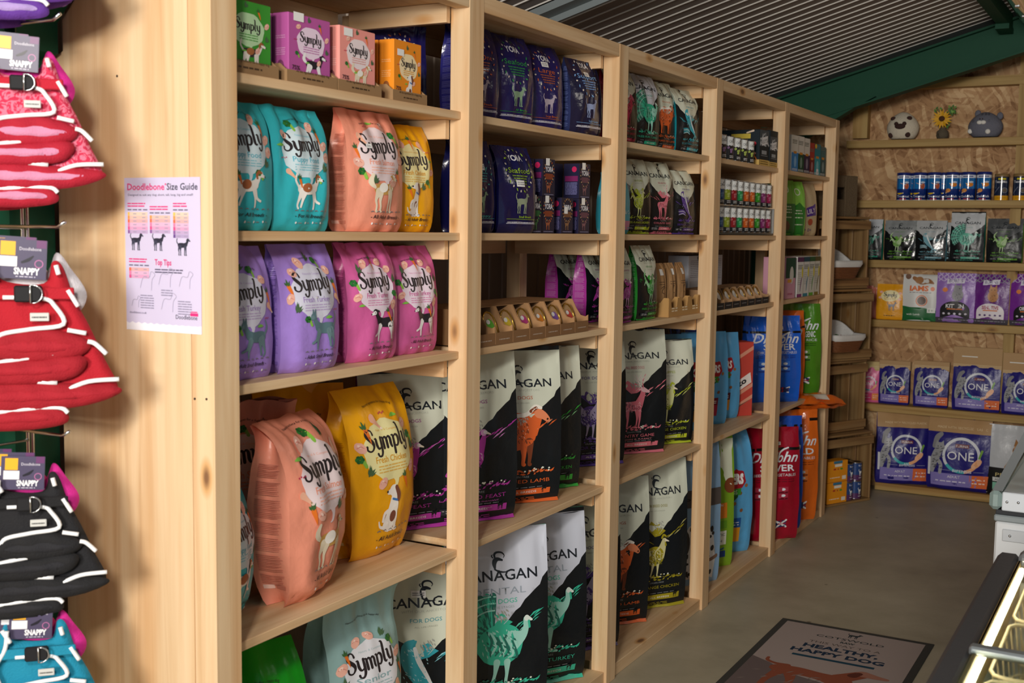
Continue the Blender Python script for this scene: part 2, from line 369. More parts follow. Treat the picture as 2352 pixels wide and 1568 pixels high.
# ---------------------------------------------------------------- filled pouches and sacks
PROF_V = [0, .03, .10, .3, .55, .74, .87, .95, 1]
PROF = {'pouch': [.62, .82, .98, 1.06, 1.0, .74, .40, .12, .05], 'sack': [.55, .80, .98, 1.10, 1.06, .84, .50, .18, .05],
        'full': [.50, .74, .95, 1.18, 1.20, .95, .55, .20, .06], 'slim': [.7, .85, .95, 1.0, .95, .8, .55, .22, .06]}
def bag_grids(w, d, h, seed=0, prof='pouch', amp=1., bend=0., bv=.75, lean=0., nf=26, ng=7, nv=40, taper=1., twist=0., top=1., slump=0., crease=.62):
    rs = np.random.RandomState(seed+11); v = np.linspace(0, 1, nv+1)[:, None]
    hd = d/2*np.interp(v, PROF_V, PROF[prof]); hdm = hd.max()
    hw = w/2*np.interp(v, [0, .05, .3, .7, .9, 1], [.965*taper, .985*taper, 1, .985, .985*top, 1.0*top])
    cr = crease
    K = [(rs.uniform(3, 9), rs.uniform(-7, 7), rs.uniform(0, 6.3), rs.uniform(.5, 1)) for _ in range(6)]
    T = [(rs.uniform(5, 12), rs.uniform(-2, 2), rs.uniform(0, 6.3)) for _ in range(3)]
    D = [(rs.uniform(1, 3), rs.uniform(5, 13), rs.uniform(0, 6.3)) for _ in range(3)]
    cx0 = rs.uniform(-.35, .35)
    A = amp*w*.0135
    def wr(u, v):
        r = 0
        for a, b, p, q in K: r = r+q*np.sin(a*u+b*v*1.6+p+1.3*np.sin(2.1*u-3*v+p))
        r = r*.35
        tp = np.clip((v-.62)/.3, 0, 1); bt = np.clip((.25-v)/.25, 0, 1)
        r = r-tp*1.4*np.exp(-((u-cx0-.3*(v-.6))/.16)**2)
        for a, b, p in T: r = r-tp*1.1*(1-np.abs(np.sin(a*u*.5+b*v+p)))**3*np.clip((1.02-v)*8, 0, 1)
        for a, b, p in D: r = r-bt*.9*(1-np.abs(np.sin(a*u+b*v*2+p)))**4
        return A*r
    u = np.linspace(-1, 1, nf+1)[None, :]
    edge = np.clip((1-np.abs(u))*5, .15, 1)
    def front(sign, sd):
        y = -hd*(cr+(1-cr)*(1-np.abs(u)**2.4))-wr(u+sd, v+sd*.3)*edge
        wv = .006*w*amp*np.sin(v*17+rs.uniform(0, 6))*1.0
        x = hw*u*sign+wv*(np.abs(u) > .6)*(np.abs(u)-.6)
        z = h*v+0*u
        return np.stack([x+0*z, y*sign, z], -1)
    Fg = front(1, 0); Bg = front(-1, 3.3)
    g = np.linspace(-1, 1, ng+1)[None, :]
    fold = d*.46*np.clip(1-hd/hdm, 0, 1)+.04*d
    def gus(side):
        # edges shared with the front and the back panel
        e0 = Fg[:, -1 if side > 0 else 0]; e1 = Bg[:, 0 if side > 0 else -1]
        if side > 0: a, b = e0, e1
        else: a, b = e1, e0
        t = (g[0][None, :, None]+1)/2
        P = a[:, None, :]*(1-t)+b[:, None, :]*t
        P[..., 0] -= side*fold*(1-np.abs(g))*1.0
        P[..., 0] += side*.5*wr(g*1.3+side*2, v)*(1-np.abs(g))
        return P
    Rg = gus(1); Lg = gus(-1)
    out = []
    for G in (Fg, Rg, Bg, Lg):
        G = G.copy()
        if twist:
            a = twist*(G[..., 2]/h); x, y = G[..., 0].copy(), G[..., 1].copy(); G[..., 0] = x*np.cos(a)-y*np.sin(a); G[..., 1] = x*np.sin(a)+y*np.cos(a)
        if slump:  # sideways sag of the upper part
            G[..., 0] += slump*w*np.clip(G[..., 2]/h-.35, 0, 1)**1.6
        if bend:
            z0 = bv*h; L = (1-bv)*h; s_ = np.clip((G[..., 2]-z0), 0, None); th = bend*np.clip(s_/L, 0, 1.0)
            R_ = L/bend; y = G[..., 1].copy(); on = s_ > 0
            ny = R_*(1-np.cos(th))+y*np.cos(th); nz = z0+R_*np.sin(th)-y*np.sin(th)
            G[..., 1] = np.where(on, ny, y); G[..., 2] = np.where(on, nz, G[..., 2])
        if lean: G[..., 1] += lean*G[..., 2]
        out.append(G)
    return out
def bag(name, loc, yaw, w, d, h, col, front, side=None, label='', cat='bag', group=None, gus_col=None, side_part=None, seam=None, sticker=None,
        fin=film, seed=0, body='pet_food_bag', extra=None, **kw):
    """a filled bag standing on loc, its front facing the world direction yaw (degrees from +X)"""
    loc = (loc[0], loc[1], loc[2]+.0008)
    Fg, Rg, Bg, Lg = bag_grids(w, d, h, seed, **kw)
    mb = MB(); m = fin(col); mb.grid(Fg, m); mb.grid(Bg, m)
    # closed bottom
    b = np.concatenate([Fg[0][:-1], Rg[0][:-1], Bg[0][:-1], Lg[0][:-1]]); n = len(b); mb.add(np.vstack([b, b.mean(0)[None]]), [((i+1) % n, i, n) for i in range(n)], m)
    asp = h/w; surf = grid_surf(Fg, asp)
    if front: press(mb, front, surf, w, base=max(.0009, .0048*w))
    own = side_part is not None
    if not own: mb.grid(Rg, fin(gus_col or col)); mb.grid(Lg, fin(gus_col or col))
    if side and not own: press(mb, side, grid_surf(Lg, h/d), d)
    o = mb.build(name, loc=loc, rotz=rad(yaw+90)); tag(o, label, cat, group)
    if own:
        for k, G in enumerate((Lg, Rg)):
            sm = MB(); sm.grid(G, fin(gus_col or col))
            if side and k == 0: press(sm, side, grid_surf(G, h/d), d)
            so = sm.build('side_gusset', o); so['label'] = side_part
    if seam:
        sm = MB(); k = 2; t = .012*w/.2
        e = Fg[0].copy(); lo = e.copy(); lo[:, 2] = .0015; hi = e.copy(); hi[:, 2] = .05*w; e2 = np.stack([lo+[0, -.010*w/.2, 0], hi+[0, -.002, 0]])
        sm.grid(e2, fin(seam)); e3 = e2.copy(); e3[..., 1] += .002; sm.grid(e3, fin(seam), True)
        sm.build('bottom_seam', o)['label'] = 'coloured strip along the foot of the bag'
    if sticker:
        a = Art(asp)
        for x, y, sw, sh in (sticker if isinstance(sticker, list) else [sticker]): a.rect(x-sw/2, y-sh/2, x+sw/2, y+sh/2, '#f2f2ef', 0); a.lines(x-sw*.4, x+sw*.4, [y+sh*.1, y-sh*.2], '#8a8a90', 1, h=sh*.12, seed=3, gap=.01)
        sm = MB(); press(sm, a, surf, w, base=max(.0032, .013*w)); sm.build('price_sticker', o)
    if extra: extra(o, Fg, Rg, Bg, Lg, surf)
    return o
def strap(o, Fg, Rg, Bg, Lg, v0, v1, m, name='tape_strap', off=.002):
    """band of tape all round at height fraction v0..v1"""
    n = Fg.shape[0]-1; rows = range(int(v0*n), max(int(v0*n)+2, int(v1*n)+1)); L = []
    for r in rows: L.append(np.concatenate([Fg[r][:-1], Rg[r][:-1], Bg[r][:-1], Lg[r]]))
    L = np.array(L); c = L.mean(axis=(0, 1)); D = L-L.mean(axis=1, keepdims=True); D[..., 2] = 0; D /= np.linalg.norm(D, axis=2, keepdims=True)+1e-9
    mb = MB(); mb.grid(L+D*off, m); return mb.build(name, o)

# ---------------------------------------------------------------- artwork
def wordmark(c, lay=3, serif=True):
    """the rounded thick-and-thin word logo, one unit wide"""
    a = Art(1); x = 0; k = 1/2.86
    def st(pts): a.stroke([((x+p[0])*k, p[1]*k, p[2]*k) for p in pts], c, lay, n=4)
    st([(.50,.74,.12),(.43,.91,.08),(.27,.97,.08),(.11,.88,.13),(.10,.71,.17),(.26,.54,.20),(.44,.37,.20),(.48,.20,.15),(.36,.04,.09),(.20,.01,.08),(.06,.10,.10),(.05,.24,.13)]); x = .60
    st([(-.03,.52,.05),(.06,.50,.13),(.08,.25,.16),(.15,.07,.13),(.26,.05,.08),(.35,.14,.06)]); st([(.37,.53,.14),(.38,.20,.15),(.36,-.10,.14),(.25,-.29,.10),(.10,-.29,.09),(.05,-.18,.13)]); x = 1.07
    st([(-.04,.52,.06),(.06,.47,.13),(.07,.25,.15),(.07,.02,.15)]); st([(.07,.34,.05),(.17,.50,.09),(.28,.42,.14),(.29,.2,.15),(.29,.02,.15)]); st([(.29,.34,.05),(.39,.50,.09),(.50,.42,.14),(.51,.15,.15),(.55,.02,.12)]); x = 1.72
    st([(-.04,.52,.06),(.06,.47,.13),(.07,.1,.15),(.07,-.30,.15)]); st([(.08,.38,.05),(.21,.51,.09),(.36,.40,.15),(.36,.14,.15),(.24,-.0,.10),(.09,.06,.05)]); x = 2.20
    st([(-.04,1.0,.06),(.06,.93,.13),(.07,.5,.15),(.08,.10,.15),(.16,.0,.10),(.22,.04,.05)]); x = 2.46
    st([(-.03,.52,.05),(.06,.50,.13),(.08,.25,.16),(.15,.07,.13),(.26,.05,.08),(.33,.14,.06)]); st([(.36,.53,.14),(.37,.20,.15),(.35,-.10,.14),(.24,-.29,.10),(.10,-.29,.09),(.05,-.18,.13)])
    return a
def quad(c1, c2=None, c3=None, pose='stand', ears=1, tail='up', hair=0, neck=.0):
    """four-legged animal about one unit long, facing right; c1 coat, c2 belly/legs, c3 patches"""
    c2 = c2 or c1; a = Art(1)
    if pose == 'sit':
        a.stroke([(.30,.12,.34),(.38,.42,.30),(.44,.70,.22)], c1, 0); a.stroke([(.44,.50,.13),(.50,.25,.09),(.52,.02,.09),(.58,.0,.08)], c2, 1)
        a.stroke([(.34,.45,.12),(.16,.40,.08),(.12,.22,.07)], c2, 1); a.stroke([(.22,.10,.22),(.30,.02,.10),(.45,.0,.08)], c1, 1)
        a.stroke([(.20,.06,.09),(.04,.10,.06),(.0,.22,.04)], c1, 0); a.ell(.42,.86,.15,.13, c2, 2, g=.2); a.stroke([(.40,.86,.17),(.24,.84,.10)], c2, 2); a.ell(.20,.86,.03,.03,'#2a2020',3,n=8)
        if c3: a.stroke([(.50,.92,.10),(.56,.76,.12),(.54,.64,.08)], c3, 3); a.ell(.40,.30,.09,.13,c3,2,g=.2)
        a.stroke([(.38,.68,.05),(.50,.64,.05)], '#3a78c0', 3); return a
    run = pose == 'run'
    a.stroke([(.16,.56,.26),(.34,.56,.28),(.52,.56,.25),(.66,.60,.24)], c1, 0)
    fl = [((.64,.50,.13),(.72,.28,.08),(.86,.20,.06)), ((.60,.46,.12),(.66,.26,.08),(.66,.06,.06))] if run else [((.64,.50,.13),(.66,.28,.07),(.67,.02,.06),(.71,.01,.05)), ((.57,.48,.12),(.56,.26,.07),(.55,.02,.06),(.59,.01,.05))]
    bl = [((.18,.50,.19),(.08,.30,.09),(.02,.14,.06),(.06,.06,.05)), ((.26,.48,.17),(.20,.28,.08),(.14,.10,.06))] if run else [((.17,.50,.19),(.10,.30,.09),(.13,.16,.06),(.11,.02,.06),(.15,.01,.05)), ((.26,.48,.17),(.24,.28,.08),(.26,.14,.06),(.24,.02,.06),(.28,.01,.05))]
    for p in fl+bl: a.stroke(p, c2, 1)
    n = neck; a.stroke([(.66,.60,.20),(.76,.74+n*.5,.15),(.80,.84+n,.14)], c2 if c3 else c1, 0)
    a.ell(.83,.86+n,.10,.085, c1, 2, g=.2); a.stroke([(.85,.84+n,.11),(.97,.80+n,.065)], c2, 2); a.ell(.995,.80+n,.022,.02,'#201818',3,n=8)
    if ears == 1: a.stroke([(.80,.92+n,.08),(.73,.84+n,.08),(.74,.76+n,.06)], c3 or c1, 3)
    elif ears == 2: a.stroke([(.78,.92+n,.08),(.76,1.03+n,.03)], c1, 2); a.stroke([(.84,.93+n,.07),(.85,1.03+n,.03)], c1, 2)
    elif ears == 3: a.stroke([(.80,.90+n,.05),(.70,.88+n,.05)], c1, 3)
    if tail == 'up': a.stroke([(.06,.62,.07),(-.04,.78,.06),(.0,.94,.05)], c2, 0)
    elif tail == 'bush': a.stroke([(.06,.60,.08),(-.06,.72,.15),(.0,.90,.08)], c2, 0)
    elif tail == 'down': a.stroke([(.06,.62,.06),(-.02,.45,.05),(.0,.28,.03)], c1, 0)
    if c3: a.ell(.36,.60,.16,.12,c3,2,g=.2,wob=.15); a.stroke([(.80,.90+n,.06),(.88,.89+n,.05)], c3, 3)
    return a
def hatch(a, c, xy, seed, lay=3, n=26, L=.10, ang=-1.2, w=.012, pred=None):
    rnd = random.Random(seed)
    for _ in range(n):
        x = rnd.uniform(*xy[0]); y = rnd.uniform(*xy[1])
        if pred and not pred(x, y): continue
        t = ang+rnd.uniform(-.5, .5); l = L*rnd.uniform(.5, 1.2)
        a.raw([(x, y), (x+math.cos(t)*l*.5-w*math.sin(t), y+math.sin(t)*l*.5+w*math.cos(t)), (x+math.cos(t)*l, y+math.sin(t)*l), (x+math.cos(t)*l*.5+w*math.sin(t), y+math.sin(t)*l*.5-w*math.cos(t))], [(0, 3, 2, 1)], c, lay)
    return a
def lighter(c, k=.55, to='#ffffff'):
    f = lambda h: [int(h[i:i+2], 16) for i in (1, 3, 5)]
    return '#%02x%02x%02x' % tuple(int(p*(1-k)+q*k) for p, q in zip(f(c), f(to)))
def beast(kind, c):
    """engraving-like animals in one ink with pale strokes, about one unit wide"""
    hi = lighter(c); lo = lighter(c, .45, '#101820'); a = Art(1)
    if kind == 'sheep':
        a.ell(.34,.58,.36,.27,c,0,n=26,wob=.04,g=.12); a.stroke([(.56,.62,.34),(.65,.74,.24),(.70,.82,.17)], c, 0); a.stroke([(.72,.83,.14),(.80,.79,.11),(.86,.74,.08)], lighter(c,.25), 1)
        for x in (.12,.22,.48,.57): a.stroke([(x,.42,.14),(x+.01,.26,.07),(x,.12,.05),(x+.02,.11,.05)], c if x in (.12,.48) else lo, 0)
        a.stroke([(.68,.90,.05),(.60,.86,.05)], lo, 2); a.ell(.86,.74,.016,.016,'#301810',3,n=8)
        a.stroke([(.0,.66,.07),(.12,.78,.06),(.34,.80,.05),(.54,.82,.06),(.66,.92,.06),(.76,.90,.04)], '#f3eee2', 2)
        hatch(a, lo, ((.08,.58),(.42,.72)), 4, 2, 60, .05, -1.4, .008); hatch(a, hi, ((.08,.56),(.48,.74)), 5, 3, 30, .04, -1.2, .007)
    elif kind == 'deer':
        a.stroke([(.14,.56,.24),(.34,.57,.24),(.54,.58,.27)], c, 0); a.stroke([(.56,.62,.26),(.66,.84,.17),(.68,.98,.13)], c, 0); a.stroke([(.68,1.0,.13),(.78,.96,.09),(.86,.93,.06)], hi, 1)
        for x in (.12,.22,.50,.58): a.stroke([(x,.48,.13),(x+.02,.24,.06),(x,.02,.04),(x+.03,.01,.04)], c, 0)
        for s_, L_ in ((-.08, .95), (.05, 1.0)):
            a.stroke([(.66+s_*.3,1.04,.03),(.62+s_,1.2,.025),(.66+s_*2,1.38,.015)], '#e8d6d2' if s_ < 0 else c, 2)
            for t in (.0,.08): a.stroke([(.62+s_,1.18+t,.02),(.54+s_*1.5,1.28+t,.012)], '#e8d6d2', 2); a.stroke([(.62+s_,1.18+t,.02),(.74+s_*1.2,1.30+t,.012)], '#e8d6d2', 2)
        a.stroke([(.64,1.02,.04),(.56,.99,.03)], hi, 2); hatch(a, hi, ((.10,.62),(.46,.70)), 4, 2, 44, .07, -1.3, .008); hatch(a, lo, ((.10,.62),(.46,.66)), 8, 3, 30, .07, -1.3)
    elif kind in ('rooster', 'hen', 'pheasant'):
        fowl = kind == 'pheasant'
        a.ell(.42,.50,.24,.22,c,0,n=20,g=.12); a.stroke([(.54,.54,.28),(.61,.68,.19),(.64,.80,.12)] if kind != 'pheasant' else [(.54,.56,.24),(.63,.72,.13),(.67,.84,.07)], hi if kind == 'rooster' else c, 1)
        hy = .84 if kind != 'pheasant' else .88; a.ell(.66,hy,.06,.055,hi,2,n=10,g=.2); a.stroke([(.70,hy,.05),(.78,hy-.03,.02)], '#efe6d0', 3)
        if not fowl:
            a.stroke([(.60,.90,.05),(.64,.96,.05),(.70,.93,.04)], c, 2); a.stroke([(.69,.79,.03),(.70,.73,.05)], c, 3)
            for t in range(5): a.stroke([(.28,.56,.12),(.10-.02*t,.72+.05*t,.07),(.0+.04*t,.62+.13*t,.03)], c if t % 2 else hi, 0)
        else:
            a.stroke([(.30,.46,.22),(.14,.34,.14),(.02,.22,.05)], c, 0); a.ell(.69,.885,.04,.03,'#e9e2ea',3,n=8,g=.2)
        a.stroke([(.38,.32,.07),(.36,.16,.035),(.34,.04,.03),(.44,.02,.03)], hi, 0); a.stroke([(.50,.32,.07),(.50,.16,.035),(.50,.04,.03),(.60,.02,.03)], hi, 0)
        hatch(a, hi, ((.22,.62),(.36,.66)), 5, 2, 60, .08, -.9 if not fowl else -1.2, .009, lambda x, y: (x-.42)**2/.05+(y-.5)**2/.04 < 1); hatch(a, lo, ((.22,.62),(.34,.62)), 9, 3, 30, .07, -.8)
    elif kind == 'turkey':
        for i in range(15):
            t = rad(88+i*9.5); cx, cy = .40, .56; r1, r2 = .10, .46
            a.stroke([(cx+r1*math.cos(t), cy+r1*math.sin(t), .05), (cx+(r1+r2)/2*math.cos(t), cy+(r1+r2)/2*math.sin(t), .075), (cx+r2*math.cos(t), cy+r2*math.sin(t), .085)], c if i % 2 else lo, 0)
            for rr in (.30,.38,.455): a.stroke([(cx+rr*math.cos(t-.07), cy+rr*math.sin(t-.07), .016), (cx+rr*math.cos(t+.07), cy+rr*math.sin(t+.07), .016)], hi, 1)
        a.ell(.50,.46,.28,.24,c,2,n=22,g=.12,wob=.04); a.stroke([(.66,.50,.24),(.77,.54,.13),(.82,.62,.08),(.82,.72,.07)], hi, 3); a.stroke([(.83,.73,.07),(.90,.70,.025)], '#e8f4ee', 4); a.stroke([(.86,.69,.03),(.87,.62,.03)], c, 4)
        for k in range(7): a.stroke([(.34+.05*k,.62-.02*k,.02),(.40+.05*k,.50-.03*k,.035),(.34+.05*k,.36-.01*k,.015)], hi if k % 2 else lo, 3)
        hatch(a, hi, ((.28,.70),(.34,.64)), 5, 4, 40, .06, -1.1, .009, lambda x, y: (x-.5)**2/.07+(y-.46)**2/.05 < 1); hatch(a, lo, ((.32,.68),(.36,.58)), 7, 3, 30, .06, -1.1)
        a.stroke([(.46,.26,.08),(.44,.12,.04),(.42,.0,.04),(.52,-.02,.03)], hi, 1); a.stroke([(.58,.26,.08),(.58,.12,.04),(.58,.0,.04),(.68,-.02,.03)], hi, 1)
    elif kind == 'fish':
        a.stroke([(.30,.98,.05),(.22,.90,.16),(.26,.70,.24),(.40,.46,.22),(.58,.26,.12),(.66,.14,.06)], c, 0); a.stroke([(.66,.16,.04),(.60,.02,.10),(.70,.0,.04)], c, 0); a.stroke([(.66,.16,.04),(.80,.10,.10),(.84,.14,.03)], c, 0)
        a.stroke([(.32,.88,.05),(.38,.70,.07),(.52,.44,.05),(.62,.24,.02)], '#e9eef0', 1); hatch(a, hi, ((.16,.5),(.4,.9)), 5, 2, 40, .05, -.8, .008)
        for k in range(4): a.stroke([(.0,.20+.05*k,.02),(.2,.24+.04*k,.035),(.36,.18+.04*k,.015)], c if k % 2 else hi, 0)
    return a
def mountain_art(H, acc, beast_kind, line1, line2=None, small='GRAIN FREE', cream='#d3d8c6', word='CANAGAN', dental=False, dogs='FOR DOGS', bar='ALL BREEDS', fine=True, silver=None, stick=0):
    """dark pack with a pale mountain-edged top, tonal animal and coloured bar; x -.5...5, y 0..H"""
    a = Art(H); k = H/1.6; dark = '#14191d'; ink_ = '#1c232b'
    rnd = random.Random(len(line1)*7+ord(beast_kind[0]))
    edge = [(.5,.765),(.44,.735),(.41,.70),(.36,.682),(.30,.655),(.25,.635),(.20,.60),(.15,.585),(.08,.545),(.02,.515),(-.03,.508),(-.08,.52),(-.13,.55),(-.20,.585),(-.25,.60),(-.30,.63),(-.36,.66),(-.40,.70),(-.44,.72),(-.5,.74)]
    pts = [(-.5, H), (.5, H)]+[(x, y*H) for x, y in edge]
    # accent hill behind the pale edge
    a.poly([(-.20,.592*H),(-.12,.570*H),(-.02,.556*H),(.04,.556*H),(.12,.53*H),(.03,.500*H),(-.05,.495*H),(-.12,.53*H),(-.18,.56*H)], acc, 0)
    a.poly(pts, cream, 1, g=.032)
    a.poly([(-.17,.565*H),(-.10,.60*H),(-.03,.572*H),(.03,.580*H),(.07,.545*H),(.0,.508*H),(-.08,.515*H)], acc, 2, g=.1)
    if fine:
        for i in range(9):
            x = rnd.uniform(.06, .40); y = (.50+.45*(x-.02)*.55)*H-rnd.uniform(.05, .12); L_ = rnd.uniform(.06, .13)
            a.raw([(x, y), (x+L_*.5, y+L_*.34-.006), (x+L_, y+L_*.60), (x+L_*.45, y+L_*.42)], [(0, 1, 2, 3)], acc if i % 3 else lighter(acc, .4), 1)
        for i in range(6):
            x = rnd.uniform(-.46, -.14); y = (.48+.42*(-.02-x)*.6)*H-rnd.uniform(.03, .10); L_ = rnd.uniform(.05, .10)
            a.raw([(x, y), (x+L_*.5, y-L_*.34-.004), (x+L_, y-L_*.60), (x+L_*.45, y-L_*.20)], [(0, 1, 2, 3)], acc, 1)
        hatch(a, '#a8aaa0', ((-.10,.08),(.555*H,.60*H)), 3, 3, 16, .05, -1.2, .008)
    # horned head over the name
    sy = .862*H
    if dental: sy -= .035
    m_ = a; a = Art(H)
    a.stroke([(-.045,sy-.075,.022),(-.05,sy-.02,.05),(-.035,sy+.02,.055),(.0,sy+.035,.04),(.05,sy+.02,.022)], ink_, 3)
    a.stroke([(-.035,sy+.045,.018),(-.04,sy+.085,.026),(-.01,sy+.11,.022),(.05,sy+.105,.018),(.085,sy+.07,.012),(.07,sy+.045,.006)], ink_, 3)
    a.stroke([(-.06,sy+.05,.012),(-.075,sy+.07,.014),(-.06,sy+.085,.006)], ink_, 3); a.stroke([(-.05,sy-.08,.016),(.0,sy-.105,.022),(.06,sy-.118,.016),(.12,sy-.118,.006)], ink_, 3)
    k_ = .76; m_.merge(a, 0, sy*(1-k_)-.02, k_); a = m_
    a.text(word, 0, .768*H-(.045 if dental else 0), .115*k, ink_, 4, fit=.76, bold=.012)
    yy = .745*H
    if dental:
        a.text('DENTAL', 0, .672*H, .09, '#9aa5b2', 4, fit=.52); a.text(dogs, 0, .628*H, .06, acc, 4, fit=.34); a.text('ALL LIFE STAGES', 0, .603*H, .03, '#a3b0b0', 4, fit=.28)
    else:
        a.text('WITH OUR ANCESTORS', .0, .742*H, .03, '#b9bdb0', 4, fit=.46); a.text(dogs, 0, .690*H, .05, lighter(acc, .15, '#303030'), 4, fit=.30); a.text('ALL LIFE STAGES', 0, .662*H, .02, '#a9ada0', 4, fit=.22)
    bk = {'turkey': .80, 'sheep': .74, 'deer': .50, 'fish': .66}.get(beast_kind, .60); bx = {'turkey': -.40, 'sheep': -.32, 'deer': -.22, 'fish': -.32}.get(beast_kind, -.30)
    a.merge(beast(beast_kind, acc), bx, .215*H, bk*min(1, H/1.45), dl=1)
    if fine:
        for i in range(26):
            x = rnd.uniform(-.30, .36); y = .222*H+rnd.uniform(-.015, .035); a.ell(x, y, .012, .009, '#e9efe0' if rnd.random() < .5 and x > .05 else lighter(acc, .35, '#202020'), 2, n=6, g=1)
        hatch(a, acc, ((-.34,.38),(.195*H,.225*H)), 6, 1, 34, .06, .3, .010)
    a.text(small, .0, .178*H, .03, '#8f9599', 3, fit=.22); a.text(line1, 0, .142*H, .055, acc, 4, fit=min(.72, .052*len(line1)))
    if line2: a.text(line2, 0, .120*H, .022, lighter(acc, .2), 3, fit=.56)
    a.lines(-.28, .28, [.108*H], '#7b8084', 3, h=.008, seed=2)
    a.rect(-.16, .062*H, .38, .100*H, acc, 2); a.rect(-.40, .062*H, -.17, .100*H, '#2a3036', 2)
    a.text(bar, .06, .074*H, .032, '#f4f4ee', 4, fit=.30); a.merge(quad('#1a1c1e', tail='up'), .27, .070*H, .085, dl=3)
    a.lines(-.36, -.2, [.085*H, .072*H], '#b0b0b0', 3, h=.008, seed=4); a.lines(-.3, .2, [.040*H, .030*H], acc, 3, h=.007, seed=5)
    return a
def food(a, k, x, y, s_=1., rot=0):
    if k == 'chicken':
        a.ell(x, y, .055*s_, .038*s_, '#efb6a4', 2, rot=rot, n=14, g=.2, wob=.08); a.stroke([(x-.03*s_, y, .008), (x, y+.012*s_, .010), (x+.03*s_, y-.004, .006)], '#d98f80', 3); a.ell(x-.012, y+.014*s_, .02*s_, .010*s_, '#f9d8ca', 3, n=8, g=1, rot=rot)
    elif k == 'leg': a.stroke([(x, y, .06*s_), (x+.03*s_, y-.03*s_, .035*s_), (x+.07*s_, y-.07*s_, .018*s_)], '#f0b69a', 2); a.ell(x+.075*s_, y-.075*s_, .014, .012, '#f8e6d8', 3, n=8, g=1)
    elif k == 'broccoli':
        a.stroke([(x+.03*s_, y-.045*s_, .028*s_), (x+.01*s_, y-.005, .03*s_)], '#8cc34a', 2)
        for i in range(6): a.ell(x-.02*s_+.022*s_*math.cos(i*1.05), y+.012*s_+.018*s_*math.sin(i*1.05), .018*s_, .016*s_, '#2f7a34' if i % 2 else '#1e5e2b', 3, n=8, g=1)
    elif k == 'carrot':
        a.stroke([(x, y, .034*s_), (x+.02*s_, y-.05*s_, .024*s_), (x+.035*s_, y-.10*s_, .006)], '#ec7a2b', 2); hatch(a, '#3f6a3c', ((x-.03, x+.01), (y+.0, y+.01)), 3, 3, 12, .05*s_, 1.7, .008)
    elif k == 'leaf': hatch(a, '#4c6a48', ((x-.02*s_, x+.02*s_), (y-.02*s_, y+.02*s_)), 5, 2, 14, .06*s_, 1.2, .009)
    elif k == 'berry':
        for i in range(4): a.ell(x+.02*i*s_, y+.008*(i % 2), .009, .009, '#c0305a', 2, n=7, g=1)
    elif k == 'pea': a.stroke([(x-.04*s_, y, .010), (x, y+.008, .028*s_), (x+.04*s_, y+.004, .010)], '#7fc44c', 2)
def bubble_art(H, blob, sub, dog, line, breeds='- All Adult Breeds -', ink_='#2c2528', scheme=0, sub2='Superfood pack', big=1.):
    """pack front: speech bubble with the word logo, food pieces round it, a dog and a line of italic print"""
    a = Art(H); cy = .635*H
    a.text('Natural ingredients for a happy dog', 0, .885*H, .03, ink_, 3, fit=.46, bold=.0, arc=.9, shear=.25)
    n = 34; pts = []
    for i in range(n):
        t = 2*math.pi*i/n; r = 1+.030*math.sin(9*t); pts.append((.365*r*math.cos(t)+.01, cy+.305*r*math.sin(t)))
    a.poly(pts, blob, 1, g=.035); a.stroke([(.06,cy-.27,.10),(.07,cy-.33,.055),(.04,cy-.39,.03),(.0,cy-.41,.01)], blob, 1)
    a.text('Natural & Complete', .0, cy+.195, .03, lighter(dog[2], .2), 2, fit=.30)
    a.merge(wordmark(ink_), -.315, cy+.005, .62, rot=.06, dl=0)
    a.text(sub, .01, cy-.115, .09, dog[2], 3, fit=.46, bold=.01)
    a.lines(-.20, .24, [cy-.155, cy-.185, cy-.215], lighter(dog[2], .25), 2, h=.012, seed=3+scheme, gap=.015)
    rnd = random.Random(scheme+5); ks = ['chicken', 'carrot', 'chicken', 'leaf', 'broccoli', 'chicken', 'pea', 'berry', 'leg', 'carrot', 'chicken', 'broccoli', 'leaf', 'chicken']
    for i in range(14):
        t = 2*math.pi*(i+.3*rnd.random())/14+.2
        if 4.6 < t < 5.1: continue
        food(a, ks[(i+scheme*3) % 14], .01+.395*math.cos(t), cy+.350*math.sin(t), 1.15+.25*rnd.random(), rnd.uniform(-1, 1))
    a.merge(dog[0], .32 if dog[1] < 0 else -.18, .165*H, .47*abs(dog[1])*big, dl=0, flip=dog[1] < 0)
    for x in np.linspace(-.2, .34, 7): a.stroke([(x, .165*H, .008), (x+.03, .170*H, .012), (x+.05, .162*H, .004)], lighter(ink_, .4), 2)
    a.text(breeds, .07, .110*H, .06, ink_, 3, fit=.56, bold=.012, shear=.3)
    for i, x in enumerate((-.18, -.02, .14, .29)): a.ell(x, .070*H, .014, .014, '#ffffff', 3, n=8, g=1); a.lines(x+.035, x+.09, [.066*H], lighter(ink_, .5), 3, h=.008, seed=i, gap=.005)
    return a
def smallprint(H, c, seed=1, x0=-.36, x1=.36, y0=.10, y1=.80, c2=None):
    a = Art(H); rnd = random.Random(seed); y = y0*H
    while y < y1*H:
        blk = rnd.uniform(.10, .30); yy = y
        while yy < min(y+blk, y1*H): a.rect(x0, yy, x1-rnd.uniform(0, .15), yy+.012, c, 1, g=.5); yy += .028
        y = yy+.05
    if c2: a.rect(x0, y0*H-.10, x0+.28, y0*H-.03, c2, 1); a.rect(x0+.33, y0*H-.10, x1, y0*H-.03, c, 1)
    return a
